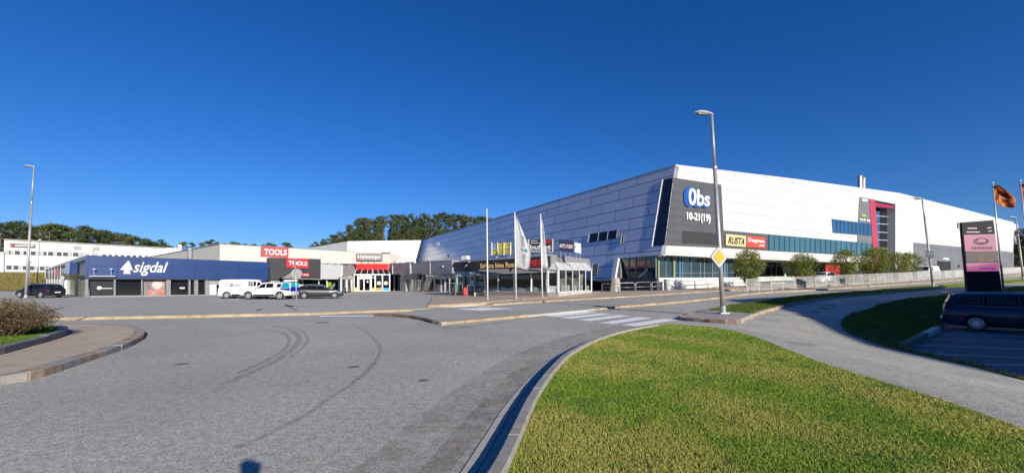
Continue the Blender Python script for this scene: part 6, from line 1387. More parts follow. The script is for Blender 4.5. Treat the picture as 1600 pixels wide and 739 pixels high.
# dark blue people carrier in the lower car park
L = 4.82; stm = [(0, .74, .8, .86, .96, .34), (.05, .95, 1.04, .95, .92, .28), (.16, 1.06, 1.3, .975, .84, .24), (.34, 1.07, 1.6, .985, .79, .22), (.7, 1.07, 1.67, 1, .78, .2), (1.6, 1.05, 1.70, 1, .78, .2), (2.4, 1.03, 1.69, 1, .77, .2), (3.0, 1.0, 1.6, 1, .75, .2), (3.95, .98, 1.08, 1, .82, .2), (4.4, .86, .94, .97, .86, .22), (4.7, .66, .74, .88, .9, .26), (4.82, .5, .56, .76, .9, .3)]
def mpvx(root, surf, patch, hw):
    for s in (1, -1):
        bm = bmesh.new(); tube(bm, [(.45, s*.68, 1.63), (.8, s*.7, 1.7), (2.4, s*.69, 1.715), (3.0, s*.66, 1.62)], .016, 6); obj('roof_rail', bm, M_galv, root, local=True)
        patch('window_chrome', [(.42, 5.02), (3.75, 5.05), (3.75, 5.12), (.42, 5.1)], M_rim, s, .012, 16, 1)
        patch('body_crease', [(.9, 3.95), (3.6, 3.9), (3.6, 3.98), (.9, 4.02)], mat('crease_blue', (.03, .04, .12), .3), s, .01, 16, 1)
        patch('tail_reflector', [(.03, 2.9), (.2, 2.9), (.2, 3.05), (.03, 3.05)], M_tl, s, .012, 2, 1)
    bm = bmesh.new(); box(bm, (-.02, 0, .45), (.1, 1.5, .22)); bmesh.ops.bevel(bm, geom=bm.edges[:], offset=.04, segments=3, affect='EDGES'); obj('rear_bumper', bm, paintm('paint_navy', (.004, .007, .05)), root, local=True, smooth=True)
    bm = bmesh.new(); box(bm, (.2, 0, 1.69), (.3, 1.15, .035)); bmesh.ops.bevel(bm, geom=bm.edges[:], offset=.012, segments=2, affect='EDGES'); obj('roof_spoiler', bm, paintm('paint_navy', (.004, .007, .05)), root, local=True)
mv = make_car('parked_car', 'dark blue people carrier in the shaded lower car park', 'car', stm, 1.88, (1.0, 3.85), .345, paintm('paint_navy', (.004, .007, .05)), [[(.5, 5.2), (1.25, 5.2), (1.25, 5.85), (.66, 5.8)], [(1.33, 5.18), (2.3, 5.18), (2.3, 5.87), (1.33, 5.87)], [(2.38, 5.18), (3.6, 5.2), (2.95, 5.8), (2.38, 5.87)]], (3.88, 3.05), (.1, .34), L, seams=(1.3, 2.34, 3.5), handles=([(1.42, 4.35), (1.62, 4.35), (1.62, 4.5), (1.42, 4.5)], [(2.5, 4.3), (2.7, 4.3), (2.7, 4.45), (2.5, 4.45)]), mirror=(3.35, 1.08), heads=[(L-.6, 4.0), (L-.15, 3.9), (L-.2, 4.6), (L-.65, 4.7)], tails=[(.06, 4.2), (.32, 4.4), (.36, 5.6), (.16, 5.4)], extras=mpvx, spokes=16)
LZ = LOTZ+.02; pw = Vector((*flat(1527, 517.5, LZ), LZ)); dmv = Vector((.72, -.69, 0)).normalized(); nmv = Vector((-dmv.y, dmv.x, 0))
mv.rotation_euler = (0, 0, math.atan2(dmv.y, dmv.x)); mv.location = pw-dmv*1.0+nmv*.9; mv.location.z = LZ
# cars behind the mesh fence
def small(L, label, paint, px, py, dr, back, hgt=1.5):
    o = make_car('parked_car', label, 'car', hatch_st(L, hgt, .98, .92), 1.78, (.8, L-.85), .32, paint, [[(.65, 5.2), (1.9, 5.15), (1.9, 5.85), (.8, 5.8)], [(1.98, 5.15), (2.9, 5.2), (2.5, 5.8), (1.98, 5.86)]], (L-1.34, 2.5), (.1, .48), L, seams=(1.95,), mirror=(2.8, 1.0), heads=[(L-.5, 4.0), (L-.12, 3.9), (L-.12, 4.6), (L-.55, 4.7)], tails=[(.05, 3.8), (.25, 4.0), (.3, 4.9), (.08, 4.8)], group='cars behind the mesh fence')
    r = ray(px, py); f = Vector((*G(px, py+8, DC), 0)); p = f+w__*back; 
    t_ = back; p = Vector(( (px-800)/F/ (CT)* (f.y+back), f.y+back, 0)); p.z = H(p.x, p.y)+DC+.02
    place(o, p, dr, L); return o
small(3.9, 'small white car with green side panels behind the mesh fence', paintm('paint_offwhite', (.6, .62, .56)), 1357, 436, u_, 5.5)
small(4.3, 'black car behind the fence between the second and third small tree', paintm('paint_black', (.012, .013, .017)), 1332, 436, u_, 11)
small(4.1, 'white car partly hidden by the second small tree', paintm('paint_white_b', (.7, .7, .7)), 1281, 440, -u_, 9)
fo = Vector((*G(1440, 438, DC), 0)); L = 5.1
vn2 = copy_tree(vn); vn2['label'] = 'white van behind the fence next to the second right street lamp'
for c_ in [x for x in bpy.data.objects if x.parent == vn2 and any(q in x.name for q in ('emblem', 'lettering', 'placard'))]: bpy.data.objects.remove(c_)
p = Vector((641/F/CT*(fo.y+6), fo.y+6, 0)); p.z = H(p.x, p.y)+DC; place(vn2, p, -u_, L)
# ================================================================ unseen block, outline set from the shade wanted on the lower car park
def hxy(x, y): return H(x, y)
sb = thing('shade_block', 'unseen plain block beyond the right edge, shaped to shade the lower car park', 'building', (32.1, -25.4, -.5))
bm = bmesh.new(); block(bm, [(32.1, -25.4), (34.6, -2.8), (64.5, 10), (76, -18)], -.6, 14.0); obj('wall', bm, panel_mat('brick_wall', (.28, .16, .11), (.3, .28, .25), .24, .075, rough=.85, mortar=.008), sb)
bm = bmesh.new(); block(bm, [(32.6, -24.9), (35.0, -3.2), (64.2, 9.4), (75.4, -18)], 14.0, 14.25); obj('roof', bm, M_roof, sb)
BPn = Plane((32.1, -25.4, 0), (2.5, 22.6, 0)); BPf = Plane((34.6, -2.8, 0), (29.9, 12.8, 0))
for P_, L_ in ((BPn, 22.7), (BPf, 32.5)):
    n_ = P_.e1.cross(Vector((0, 0, 1))); 
    if (P_.O+n_-Vector((52, -10, 0))).length < (P_.O-n_-Vector((52, -10, 0))).length: n_ = -n_
    P_.n = n_
    for fl in range(4):
        for k in range(int(L_/3)):
            wn = PB('window', P_, [[(1+k*3, 1+fl*3.3), (2.6+k*3, 1+fl*3.3), (2.6+k*3, 2.5+fl*3.3), (1+k*3, 2.5+fl*3.3)]], .0, .05, M_dgl, sb, px=False)

# ================================================================ vegetation
def leaf_mat(name, c1, c2, c3=None, trans=.25):
    m = bpy.data.materials.new(name); m.use_nodes = True; n = m.node_tree; b = n.nodes['Principled BSDF']; L = n.links.new
    g = n.nodes.new('ShaderNodeNewGeometry'); r = n.nodes.new('ShaderNodeValToRGB'); e = r.color_ramp.elements
    e[0].color = (*c1, 1); e[1].color = (*c2, 1); e[0].position = 0; e[1].position = .8 if c3 else 1
    if c3: x = e.new(1.0); x.color = (*c3, 1)
    L(g.outputs['Random Per Island'], r.inputs[0]); L(r.outputs[0], b.inputs['Base Color']); b.inputs['Roughness'].default_value = .6; b.inputs['Specular IOR Level'].default_value = .25
    tl = n.nodes.new('ShaderNodeBsdfTranslucent'); L(r.outputs[0], tl.inputs[0]); mx = n.nodes.new('ShaderNodeMixShader'); mx.inputs[0].default_value = trans
    out = [x for x in n.nodes if x.type == 'OUTPUT_MATERIAL'][0]; L(b.outputs[0], mx.inputs[1]); L(tl.outputs[0], mx.inputs[2]); L(mx.outputs[0], out.inputs[0]); return m
def leaves_mesh(name, centres, radii, per, size, R, flat=.6, elong=1.0):
    """many small quads spread through ellipsoid clumps"""
    V = []; Fc = []
    for c, r in zip(centres, radii):
        k = max(4, int(per*(r[0]*r[1]*r[2])**(2/3)))
        for _ in range(k):
            d = Vector((R.gauss(0, 1), R.gauss(0, 1), R.gauss(0, 1))).normalized(); q = R.random()**.4
            p = Vector((c[0]+d.x*r[0]*q, c[1]+d.y*r[1]*q, c[2]+d.z*r[2]*q)); s = size*R.uniform(.6, 1.4)
            nn = (d+Vector((R.gauss(0, flat), R.gauss(0, flat), R.gauss(0, flat)))).normalized(); a = nn.orthogonal().normalized(); ang = R.random()*6.28
            a = Matrix.Rotation(ang, 3, nn) @ a; b = nn.cross(a); a = a*s*elong; b = b*s*.55
            i = len(V); V += [p-a, p-b*R.uniform(.6, 1.1), p+a, p+b*R.uniform(.6, 1.1)]; Fc.append((i, i+1, i+2, i+3))
    me = bpy.data.meshes.new(name); me.from_pydata(V, [], Fc); return me
def mobj(name, me, m, parent):
    me.materials.append(m); o = bpy.data.objects.new(name, me); C.objects.link(o); o.parent = parent; return o
M_bark_p = mat('pine_bark', (.16, .085, .05), .95, var=.35, vscale=1.5); M_bark = mat('bark_grey', (.12, .10, .08), .95, var=.3, vscale=4)
M_pine = leaf_mat('pine_needles', (.02, .04, .014), (.07, .10, .03), (.15, .18, .06), .1)
M_pine2 = leaf_mat('pine_needles_olive', (.055, .07, .02), (.14, .155, .05), (.22, .2, .08), .1)
def pine(label, R, group, hgt=13, low=.45, mt=None):
    t = thing('pine_tree', label, 'tree', (0, 0, 0), group=group); bend = R.uniform(-.5, .5); b2 = R.uniform(-.4, .4)
    tr = [Vector((bend*math.sin(f*2.5), b2*math.sin(f*2), f*hgt*.93)) for f in (0, .2, .4, .6, .8, 1)]
    bm = bmesh.new(); tube(bm, tr, [.24, .2, .17, .13, .09, .03], 7); cs = []; rs = []
    for k in range(R.randint(13, 17)):
        f = low+(1-low)*(k/14)**.85; f = min(f, .97); z = f*hgt; i = min(4, int(f*5)); base = tr[i].lerp(tr[i+1], f*5-i); a = R.random()*6.28; span = hgt*.135*(1.15-abs(f-.68)*1.7)*R.uniform(.6, 1.25)
        e = base+Vector((math.cos(a)*span, math.sin(a)*span, span*.35)); tube(bm, [base, base.lerp(e, .5)+Vector((0, 0, -.1)), e], [.06, .045, .02], 5)
        cs.append(e); r_ = R.uniform(.6, 1.05)*hgt/13; rs.append((r_*1.15, r_*1.15, r_*.6))
        if R.random() < .6: cs.append(base.lerp(e, .5)+Vector((R.uniform(-.5, .5), R.uniform(-.5, .5), .35))); rs.append((r_*.8, r_*.8, r_*.45))
    cs.append(tr[-1]); rs.append((1.0*hgt/13, 1.0*hgt/13, .8*hgt/13))
    obj('trunk', bm, M_bark_p, t, local=True, smooth=True)
    mobj('crown', leaves_mesh('crown', cs, rs, 95, .2, R, .8), mt or M_pine, t); return t
def spruce(label, R, group, hgt=13):
    t = thing('spruce_tree', label, 'tree', (0, 0, 0), group=group); bm = bmesh.new(); tube(bm, [(0, 0, 0), (0, 0, hgt*.5), (.1, 0, hgt*.97)], [.2, .13, .02], 7); cs = []; rs = []
    n = 13
    for k in range(n):
        f = .15+.85*k/n; w_ = (1-f)*hgt*.17+.1
        for j in range(5 if f < .7 else 3): a = R.random()*6.28; cs.append(Vector((math.cos(a)*w_*.6, math.sin(a)*w_*.6, f*hgt+R.uniform(-.3, .3)))); rs.append((w_*.7, w_*.7, .5))
    obj('trunk', bm, M_bark, t, local=True, smooth=True); mobj('crown', leaves_mesh('crown', cs, rs, 85, .2, R, .8), M_pine, t); return t
RV = random.Random(21)
# wooded hill: terrain mound + trees
def hillH(x, y):
    a = 23*math.exp(-(((x+34)/48)**2+((y-232)/62)**2)); b = 9.5*math.exp(-(((x+150)/75)**2+((y-190)/62)**2)); c = 7*math.exp(-(((x+100)/40)**2+((y-215)/40)**2))
    return max(a, 0)+b+c
bm = bmesh.new(); gx_ = [-330+8*i for i in range(56)]; gy_ = [112+8*i for i in range(36)]; g = [[bm.verts.new((x, y, hillH(x, y)+(0 if y > 114 else -6)+mnoise.noise((x*.05, y*.05, 0))*1.0)) for y in gy_] for x in gx_]
for i in range(len(gx_)-1):
    for j in range(len(gy_)-1): bm.faces.new((g[i][j], g[i+1][j], g[i+1][j+1], g[i][j+1]))
struct(obj('hill', bm, ground_mat('forest_floor', (.03, .045, .015), (.055, .06, .02), (.05, .04, .02), speck=.5, sscale=1.5, big=.06, rough=1), smooth=True))
GH = 'pines on the wooded hill behind the shops'; GLp = 'pines behind the far left white building'; GM = 'tree tops behind the cream hall'
protoH = [pine('tall pine with bare reddish trunk standing in the hill wood', random.Random(s), GH, 13, lw) for s, lw in ((1, .5), (2, .58), (3, .45), (4, .62))]+[pine('olive green pine standing in the hill wood', random.Random(5), GH, 13, .4, M_pine2), spruce('dark narrow spruce standing in the hill wood', random.Random(6), GH)]
used = set(); cnt = 0
def put(proto, x, y, z, s, label, group):
    global cnt
    o = proto if proto.name not in used else copy_tree(proto); used.add(proto.name)
    o.location = (x, y, z); o.scale = (s*RV.uniform(.9, 1.15), s*RV.uniform(.9, 1.15), s); o.rotation_euler = (0, 0, RV.random()*6.28); o['label'] = label; o['group'] = group; cnt += 1; return o
sky1 = [(476, 389), (484, 383), (492, 377), (505, 372), (520, 366), (532, 360), (545, 352), (556, 345), (563, 340), (572, 339), (585, 341), (596, 336), (610, 334), (622, 334), (632, 330), (642, 331), (652, 334), (660, 329), (672, 333), (683, 334), (695, 329), (706, 332), (716, 334), (726, 331), (738, 338), (748, 336), (757, 338), (767, 329), (776, 342)]
skf = lambda px, tab: float(np.interp(px, [a for a, b in tab], [b for a, b in tab]))
def ztop(px, py, y): r = ray(px, py); return EYE+r.z*y/r.y
def xat(px, py, y): r = ray(px, py); return r.x*y/r.y
for i, (px, py) in enumerate(sky1):                                  # skyline row
    for rep_ in range(3):
        p_ = px+(0, 6, 3)[rep_]+RV.uniform(-2, 2); y = RV.uniform(196, 226); yy = skf(p_, sky1)+(0, RV.uniform(0, 4), RV.uniform(3, 9))[rep_]; x = xat(p_, yy, y); z = hillH(x, y)-.4; h_ = ztop(p_, yy, y)-z
        if h_ < 3: continue
        s = h_/13; k = RV.choice((0, 1, 2, 3, 4, 5, 5, 5))
        o = put(protoH[k], x, y, z, min(s, 1.5), 'tree on the skyline of the wooded hill', GH)
for k in range(165):
    px = RV.uniform(492, 790); y = RV.uniform(150, 195); yy = 371-RV.random()*12; x = xat(px, yy, y); z = hillH(x, y)-.4; mx_ = ztop(px, skf(px, sky1)+3+RV.random()*14, y)-z
    if mx_ < 5: continue
    put(protoH[RV.randrange(6)], x, y, z, min(mx_, RV.uniform(9, 15))/13, 'tree standing on the lower slope of the wooded hill', GH)
for o in [o for o in bpy.data.objects if o.get('group') == GH]: pass
# left wood and the low tops behind the cream hall
protoL = [pine('pine', random.Random(s), GLp, 13, lw) for s, lw in ((11, .3), (12, .4), (13, .5))]+[pine('pine', random.Random(14), GLp, 13, .35, M_pine2)]
sky2 = [(-30, 345), (4, 346), (20, 344), (34, 343), (44, 351), (55, 351), (66, 350), (80, 347), (92, 348), (104, 350), (112, 360), (120, 362), (132, 352), (138, 351), (150, 357), (162, 357), (170, 359), (182, 362), (193, 362), (203, 368), (214, 367), (226, 373), (232, 370), (240, 376), (252, 373), (258, 381)]
for i, (px, py) in enumerate(sky2):
    y = RV.uniform(122, 135)
    for rep_ in range(2):
        p_ = px+rep_*5+RV.uniform(-2, 2); y = RV.uniform(118, 128)+rep_*6; yy = skf(p_, sky2)+(0 if rep_ == 0 else RV.uniform(1, 6)); x = xat(p_, yy, y); z = hillH(x, y)+1.5; h_ = ztop(p_, yy, y)-z; put(protoL[RV.randrange(4)], x, y, z, max(.5, h_/13), 'pine in the wood behind the far left white building', GLp)
sky3 = [(281, 379), (288, 377), (300, 378), (312, 378), (322, 375), (331, 373), (340, 377), (352, 379), (362, 376), (372, 378), (384, 380), (398, 380), (412, 381), (424, 378), (430, 380), (446, 377), (449, 379)]
for i, (px, py) in enumerate(sky3):
    y = RV.uniform(150, 170); x = xat(px, py, y); z = hillH(x, y); h_ = ztop(px, py, y)-z; put(protoL[RV.randrange(4)], x, y, z, max(.5, h_/13), 'tree top showing over the roof of the cream hall', GM)
print('TREES', cnt)
# dark broadleaf shrubs and trees at the far right
M_dk = leaf_mat('dark_leaves', (.02, .035, .012), (.06, .06, .02), (.12, .05, .02), .15)
def broad(name, label, R, hgt, wid, m, n=14, per=70, size=.2, group=None, trunk=.12, low=.3):
    t = thing(name, label, 'tree', (0, 0, 0), group=group); cs = []; rs = []; bm = bmesh.new(); tube(bm, [(0, 0, 0), (.05, 0, hgt*.3), (0, .05, hgt*.6), (0, 0, hgt*.85)], [trunk, trunk*.8, trunk*.5, trunk*.2], 8)
    for k in range(n):
        f = low+(1-low)*(k+.5)/n; a = k*2.4+R.uniform(-.4, .4); sp = wid*.5*math.sin(PI*min(1, max(.12, (1-f)/(1-low)*.85+.12)))*R.uniform(.5, .95)
        e = Vector((math.cos(a)*sp, math.sin(a)*sp, f*hgt*.92)); tube(bm, [(0, 0, max(hgt*.2, f*hgt*.6)), e*.5+Vector((0, 0, f*hgt*.38)), e], [trunk*.35, trunk*.2, trunk*.08], 5)
        r_ = wid*.2*R.uniform(.75, 1.3); cs.append(e); rs.append((r_, r_, r_*.75))
    obj('trunk', bm, M_bark, t, local=True, smooth=True); mobj('crown', leaves_mesh('crown', cs, rs, per, size, R, .9), m, t); return t
for i, (px, yt, y, h_, w_) in enumerate(((1566, 388, 120, 6, 9), (1576, 384, 126, 7, 9), (1588, 386, 118, 7, 8), (1600, 380, 122, 9, 9), (1597, 356, 132, 14, 8), (1608, 350, 128, 16, 9), (1560, 392, 112, 5, 7))):
    x = xat(px, yt, y); z = H(x, y); hh = ztop(px, yt, y)-z
    t = broad('broadleaf_tree', ('low reddish tree at the left end of the far right hedge row', 'dark tree above the far fence right of the pylon', 'dark rounded tree in the middle of the far right row', 'dark tree at the right edge below the taller crowns', 'taller tree at the right edge behind the last street lamp', 'tallest tree cut by the right edge', 'lowest dark shrub tree right behind the flagpole')[i], random.Random(40+i), hh, w_, M_dk, 16, 26, .45, 'trees beyond the far right fence', .15, .12); t.location = (x, y, z)
# street trees
M_lf = leaf_mat('street_tree_leaves', (.09, .15, .025), (.24, .28, .06), (.42, .27, .06), .4)
for i, (px, D_, top, w_, lab) in enumerate(((1171, 35.0, 388, 3.0, 'small street tree left of the others, next to the first fence bay'), (1256, 38.5, 396, 3.5, 'second small street tree from the left behind the fence'), (1323, 42.5, 389, 3.5, 'third small street tree, in front of the red panel'), (1369, 47.5, 384, 3.7, 'fourth and densest small street tree below the crimson column'), (1405, 51.0, 393, 3.0, 'fifth small street tree against the white wall'), (1424, 53.5, 392, 2.8, 'rightmost small street tree before the grey cladding'))):
    D_ = G(px, float(np.interp(px, [1167, 1360, 1510], [455.6, 443.4, 433])), DC+.09)[1]+2.6; w_ = (52, 58, 50, 50, 42, 36)[i]/650*D_; x = xat(px, 430, D_); z = H(x, D_)+DC; hh = ztop(px, top, D_)-z
    t = broad('street_tree', lab, random.Random(60+i), hh, w_*.82, M_lf, 34, 480 if i in (0, 3) else 400, .085, 'small street trees along the centre front', .06, .2); t.location = (x, D_, z)
# foreground shrub in the left bed
M_sh = leaf_mat('shrub_leaves_brown', (.09, .06, .03), (.16, .115, .05), (.22, .18, .06), .2); M_sh2 = leaf_mat('shrub_leaves_yellow', (.16, .16, .03), (.4, .32, .05), None, .3)
M_tw = mat('shrub_twigs', (.12, .08, .055), .9, var=.3)
def shrub(label, loc, rx, ry, hgt, R, nl=220, top=.12):
    t = thing('shrub', label, 'shrub', loc); bm = bmesh.new(); cs = []
    for k in range(330):
        a = R.random()*6.28; q = R.random()**.5; e = Vector((math.cos(a)*rx*q, math.sin(a)*ry*q, hgt*math.sqrt(max(.05, 1-q*q*.85))*R.uniform(.75, 1.05))); b0 = Vector((e.x*.25, e.y*.25, 0)); mid = b0.lerp(e, .5)+Vector((R.uniform(-.06, .06), R.uniform(-.06, .06), .05))
        tube(bm, [b0, mid, e], [.008, .006, .003], 4, caps=False); cs += [mid, b0.lerp(e, .75), e]
    obj('stems', bm, M_tw, t, local=True)
    mobj('leaves', leaves_mesh('leaves', cs, [(.12, .12, .1)]*len(cs), 800, .02, R, 1.2, 1.4), M_sh, t)
    tc_ = [c for c in cs if c.z > hgt*.62 and R.random() < .55]; mobj('new_leaves', leaves_mesh('new_leaves', tc_, [(.08, .08, .05)]*len(tc_), 900, .017, R, 1.2, 1.3), M_sh2, t); return t
bx, by = G(4, 526, .3); shrub('rounded brown shrub with yellowing tips in the left planting bed', (bx-.42, by+.35, H(bx, by)+.26), 1.2, .95, .98, random.Random(5))
bx2, by2 = G(-95, 528, .3); shrub('brown shrub left of the rounded one, beyond the photo edge', (bx2-.6, by2+.3, H(bx2, by2)+.26), 1.2, .9, .9, random.Random(8))

# grass blades
def grass(name, poly, dens, dz, R, hmin=.03, hmax=.065, cols=None, kind='stuff', label='grass'):
    rs = np.random.RandomState(R); xs = [p[0] for p in poly]; ys = [p[1] for p in poly]; x0, x1, y0, y1 = min(xs), max(xs), min(ys), max(ys)
    st = .5; nx, ny = int((x1-x0)/st)+2, int((y1-y0)/st)+2; HG = np.array([[H(x0+i*st, y0+j*st) for j in range(ny)] for i in range(nx)])
    pts = []; cell = 1.0
    X, Y = np.meshgrid(np.arange(x0, x1, cell), np.arange(y0, y1, cell)); X = X.ravel(); Y = Y.ravel()
    px = []; py = []
    for cx, cy in zip(X, Y):
        n = int(dens(cx+.5, cy+.5)*cell*cell)
        if n: px.append(cx+rs.rand(n)*cell); py.append(cy+rs.rand(n)*cell)
    px = np.concatenate(px); py = np.concatenate(py); ins = np.zeros(len(px), bool); n = len(poly)
    for i in range(n):
        ax, ay = poly[i]; bx, by = poly[(i+1) % n]
        if ay == by: continue
        c = ((ay > py) != (by > py)) & (px < (bx-ax)*(py-ay)/(by-ay)+ax); ins ^= c
    px = px[ins]; py = py[ins]; N = len(px); fx = (px-x0)/st; fy = (py-y0)/st; i = np.clip(fx.astype(int), 0, nx-2); j = np.clip(fy.astype(int), 0, ny-2); u = fx-i; v = fy-j
    pz = HG[i, j]*(1-u)*(1-v)+HG[i+1, j]*u*(1-v)+HG[i, j+1]*(1-u)*v+HG[i+1, j+1]*u*v+dz
    d = np.hypot(px, py); wdt = (.0018+.00065*d)*(.7+.6*rs.rand(N)); hg = (hmin+(hmax-hmin)*rs.rand(N))
    ns = np.array([mnoise.noise((a*.55, b*.55, 3.1)) for a, b in zip(px, py)]) if N < 400000 else np.zeros(N)
    ns2 = np.array([mnoise.noise((a*2.6, b*2.6, 9.1)) for a, b in zip(px, py)]); ns3 = np.array([mnoise.noise(((a*.85+b*.5)*.9, (b*.85-a*.5)*.22, 5.5)) for a, b in zip(px, py)]); hg *= (1+.45*ns2)*(1+.3*ns)
    an = rs.rand(N)*6.283; ln = rs.rand(N)*.9*hg; la = rs.rand(N)*6.283
    V = np.empty((N, 3, 3)); V[:, 0] = np.stack([px-np.cos(an)*wdt, py-np.sin(an)*wdt, pz], 1); V[:, 1] = np.stack([px+np.cos(an)*wdt, py+np.sin(an)*wdt, pz], 1); V[:, 2] = np.stack([px+np.cos(la)*ln, py+np.sin(la)*ln, pz+hg], 1)
    me = bpy.data.meshes.new(name); me.vertices.add(3*N); me.vertices.foreach_set('co', V.reshape(-1)); me.loops.add(3*N); me.loops.foreach_set('vertex_index', np.arange(3*N, dtype=np.int32)); me.polygons.add(N); me.polygons.foreach_set('loop_start', np.arange(N, dtype=np.int32)*3); me.update(calc_edges=True)
    g1, g2, st_, dk = [np.array(c) for c in (cols or ((.17, .29, .03), (.29, .39, .05), (.50, .44, .13), (.09, .22, .022)))]
    bias = np.array([0.0])
    dry = np.clip(.40+ns*.8+ns2*.4+ns3*.8-.055*(px-2.2)*1.0+.35*(rs.rand(N)-.5), 0, 1) if name == 'lawn_grass' else np.clip(.2+ns*.8+.3*(rs.rand(N)-.5), 0, 1)
    t = rs.rand(N)[:, None]; col = (g1*(1-t)+g2*t); col = col*(1-dry[:, None]*.75)+st_*dry[:, None]*.75; clv = np.clip((-ns2-.2)*1.6+(-ns*.6), 0, .7)[:, None]*(rs.rand(N)[:, None] < .75); col = col*(1-clv)+(dk*(.7+.9*t))*clv; col *= (.8+.45*rs.rand(N))[:, None]
    a = me.attributes.new('blade', 'FLOAT_COLOR', 'POINT'); a.data.foreach_set('color', np.repeat(np.concatenate([col, np.ones((N, 1))], 1), 3, axis=0).ravel())
    me.materials.append(M_blade); o = bpy.data.objects.new(name, me); C.objects.link(o); o['kind'] = 'stuff'; setp(o, label, 'grass'); print(name, N); return o
M_blade = bpy.data.materials.new('grass_blade'); M_blade.use_nodes = True; n_ = M_blade.node_tree; b_ = n_.nodes['Principled BSDF']; at_ = n_.nodes.new('ShaderNodeAttribute'); at_.attribute_name = 'blade'
b_.inputs['Roughness'].default_value = .7; b_.inputs['Specular IOR Level'].default_value = .2; tl_ = n_.nodes.new('ShaderNodeBsdfTranslucent'); mx_s = n_.nodes.new('ShaderNodeMixShader'); mx_s.inputs[0].default_value = .35
n_.links.new(at_.outputs['Color'], b_.inputs['Base Color']); n_.links.new(at_.outputs['Color'], tl_.inputs[0]); out_ = [x for x in n_.nodes if x.type == 'OUTPUT_MATERIAL'][0]
n_.links.new(b_.outputs[0], mx_s.inputs[1]); n_.links.new(tl_.outputs[0], mx_s.inputs[2]); n_.links.new(mx_s.outputs[0], out_.inputs[0])
def dlawn(x, y):
    d = math.hypot(x, y)
    if y < 1 or (x > 0 and x/max(y, .1) > 1.7): return 150
    return 7500 if d < 5.5 else 4800 if d < 8 else 2600 if d < 12 else 1300
grass('lawn_grass', LAWN, dlawn, .075, 1, .014, .034, label='short mown lawn with yellowing patches beside the footpath')
grass('bed_grass', offs(BED, .14), lambda x, y: 900 if x > -20 else 100, BEDZ+.13, 2, .03, .07, cols=((.08, .17, .02), (.14, .24, .03), (.25, .25, .07), (.05, .12, .01)), label='fresh green grass in the kerbed bed at the left edge')
grass('verge_grass', GI, lambda x, y: 420, .1, 3, .03, .08, cols=((.08, .15, .02), (.14, .21, .03), (.2, .2, .06), (.05, .10, .01)), label='grass on the curved verge behind the tall street lamp')
grass('far_verge_grass', V2, lambda x, y: 200, .08, 4, .04, .09, label='narrow sunlit grass strip beyond the second street lamp')
grass('bank_grass', [p for p in BANK], lambda x, y: 0 if inside((x, y), LOT) else 380, .03, 5, .03, .09, label='shaded grass bank between the footpath and the lower car park') if False else None
BK = [p for p in bank_path]+[(LOT[1][0]-.15, LOT[1][1]-3)]+LOT[1:6]
grass('bank_grass', BK, lambda x, y: 420 if x < 30 else 130, .03, 5, .03, .09, cols=((.07, .13, .02), (.12, .18, .03), (.2, .2, .06), (.04, .09, .01)), label='shaded grass bank between the footpath and the lower car park')
# far left grassy slope under the white building
fl = [(-120, 62), (-92, 49), (-70, 52), (-63, 62), (-66, 84), (-104, 88)]
def flc(x, y): return 14
grass('slope_grass', [(-110, 64), (-82, 50), (-72, 56), (-66, 66), (-80, 100), (-112, 84)], lambda x, y: 60, -.05, 6, .06, .2, cols=((.2, .19, .06), (.3, .25, .09), (.5, .36, .14), (.12, .15, .04)), label='rough yellow green grass on the slope below the white building')

# the photographer, standing right behind the camera (casts the head shadow on the road)
def skin_fig(name, verts, edges, radii, m, parent, sub=2):
    me = bpy.data.meshes.new(name); me.from_pydata(verts, edges, []); o = bpy.data.objects.new(name, me); C.objects.link(o)
    md = o.modifiers.new('s', 'SKIN'); md.use_smooth_shade = True
    for i, r in enumerate(radii): me.skin_vertices[0].data[i].radius = (r, r) if not isinstance(r, tuple) else r
    me.skin_vertices[0].data[0].use_root = True
    sb_ = o.modifiers.new('u', 'SUBSURF'); sb_.levels = sub; sb_.render_levels = sub
    dg = bpy.context.evaluated_depsgraph_get(); dg.update(); nm = bpy.data.meshes.new_from_object(o.evaluated_get(dg)); o.modifiers.clear(); o.data = nm; nm.name = name; bpy.data.meshes.remove(me)
    nm.materials.clear(); nm.materials.append(m); nm.polygons.foreach_set('use_smooth', [True]*len(nm.polygons)); o.parent = parent; return o
X0, Y0, Z0 = .16, -.36, .06
ps_ = thing('person', 'person in dark jacket behind the camera holding a phone, casting the head shadow', 'person', (X0, Y0, Z0))
M_skin = mat('skin', (.5, .3, .22), .6); M_jack = mat('jacket_dark', (.04, .05, .07), .8); M_trou = mat('trousers_dark', (.03, .035, .05), .85)
V = [(0, 0, .98), (0, .01, 1.12), (0, .0, 1.3), (0, -.01, 1.46), (0, 0, 1.57), (0, .02, 1.66), (0, .03, 1.76)]; E = [(0, 1), (1, 2), (2, 3), (3, 4), (4, 5), (5, 6)]; Rr = [(.15, .11), (.14, .10), (.17, .12), (.15, .10), (.06, .06), (.085, .1), (.07, .085)]
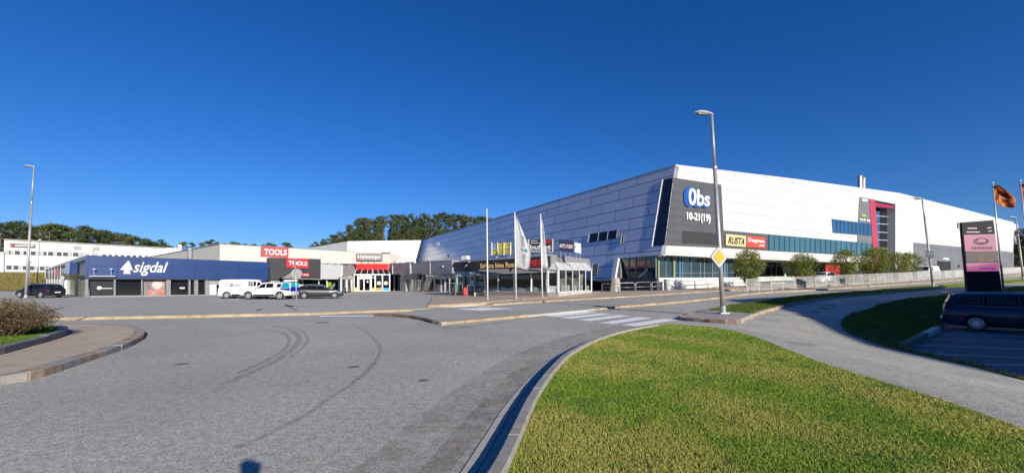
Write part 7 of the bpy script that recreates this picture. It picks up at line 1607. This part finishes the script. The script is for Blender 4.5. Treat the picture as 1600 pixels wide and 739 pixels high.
for s in (-1, 1):
    i = len(V); V += [(s*.19, -.01, 1.45), (s*.25, .06, 1.22), (s*.14-.1, .2, 1.42), (s*.09-.14, .27, 1.55)]; E += [(3, i), (i, i+1), (i+1, i+2), (i+2, i+3)]; Rr += [.065, .05, .04, .028]
    j = len(V); V += [(s*.1, 0, .9), (s*.11, .02, .5), (s*.12, -.02, .09), (s*.13, .1, .04), (s*.135, .18, .03)]; E += [(0, j), (j, j+1), (j+1, j+2), (j+2, j+3), (j+3, j+4)]; Rr += [(.105, .11), .07, .05, .045, .03]
skin_fig('body', V, E, Rr, M_skin, ps_)
skin_fig('jacket', [(0, 0, .9), (0, .01, 1.12), (0, 0, 1.3), (0, -.01, 1.47), (-.2, -.01, 1.45), (-.255, .06, 1.22), (-.23, .18, 1.38), (.2, -.01, 1.45), (.255, .06, 1.22), (.05, .18, 1.38)], [(0, 1), (1, 2), (2, 3), (3, 4), (4, 5), (5, 6), (3, 7), (7, 8), (8, 9)], [(.19, .14), (.17, .13), (.195, .14), (.16, .115), .08, .065, .055, .08, .065, .055], M_jack, ps_)
skin_fig('trousers', [(0, 0, .98), (-.1, 0, .88), (-.11, .02, .5), (-.12, -.02, .1), (.1, 0, .88), (.11, .02, .5), (.12, -.02, .1)], [(0, 1), (1, 2), (2, 3), (0, 4), (4, 5), (5, 6)], [(.16, .13), .12, .085, .065, .12, .085, .065], M_trou, ps_)
skin_fig('hair', [(0, -.01, 1.74), (0, 0, 1.80), (0, .02, 1.83)], [(0, 1), (1, 2)], [(.085, .1), (.075, .09), (.04, .05)], mat('hair_brown', (.06, .04, .025), .8), ps_, 2)
for s in (-1, 1):
    for k in range(4): skin_fig('finger', [(s*.075-.14, .28, 1.53+k*.02), (s*.08-.15, .305, 1.55+k*.02), (s*.06-.155, .318, 1.57+k*.02), (s*.04-.155, .318, 1.575+k*.02)], [(0, 1), (1, 2), (2, 3)], [.011, .01, .009, .007], M_skin, ps_, 1)
    skin_fig('thumb', [(s*.08-.14, .275, 1.54), (s*.07-.15, .275, 1.585), (s*.055-.155, .29, 1.62)], [(0, 1), (1, 2)], [.013, .011, .009], M_skin, ps_, 1)
bm = bmesh.new(); box(bm, (0, -.03, 1.70), (.165, .009, .078)); o = obj('mobile_phone', bm, mat('phone_black', (.01, .01, .012), .2), None, loc=(0, -.03, 1.70)); setp(o, 'thin dark mobile phone held level just behind the camera', 'phone')
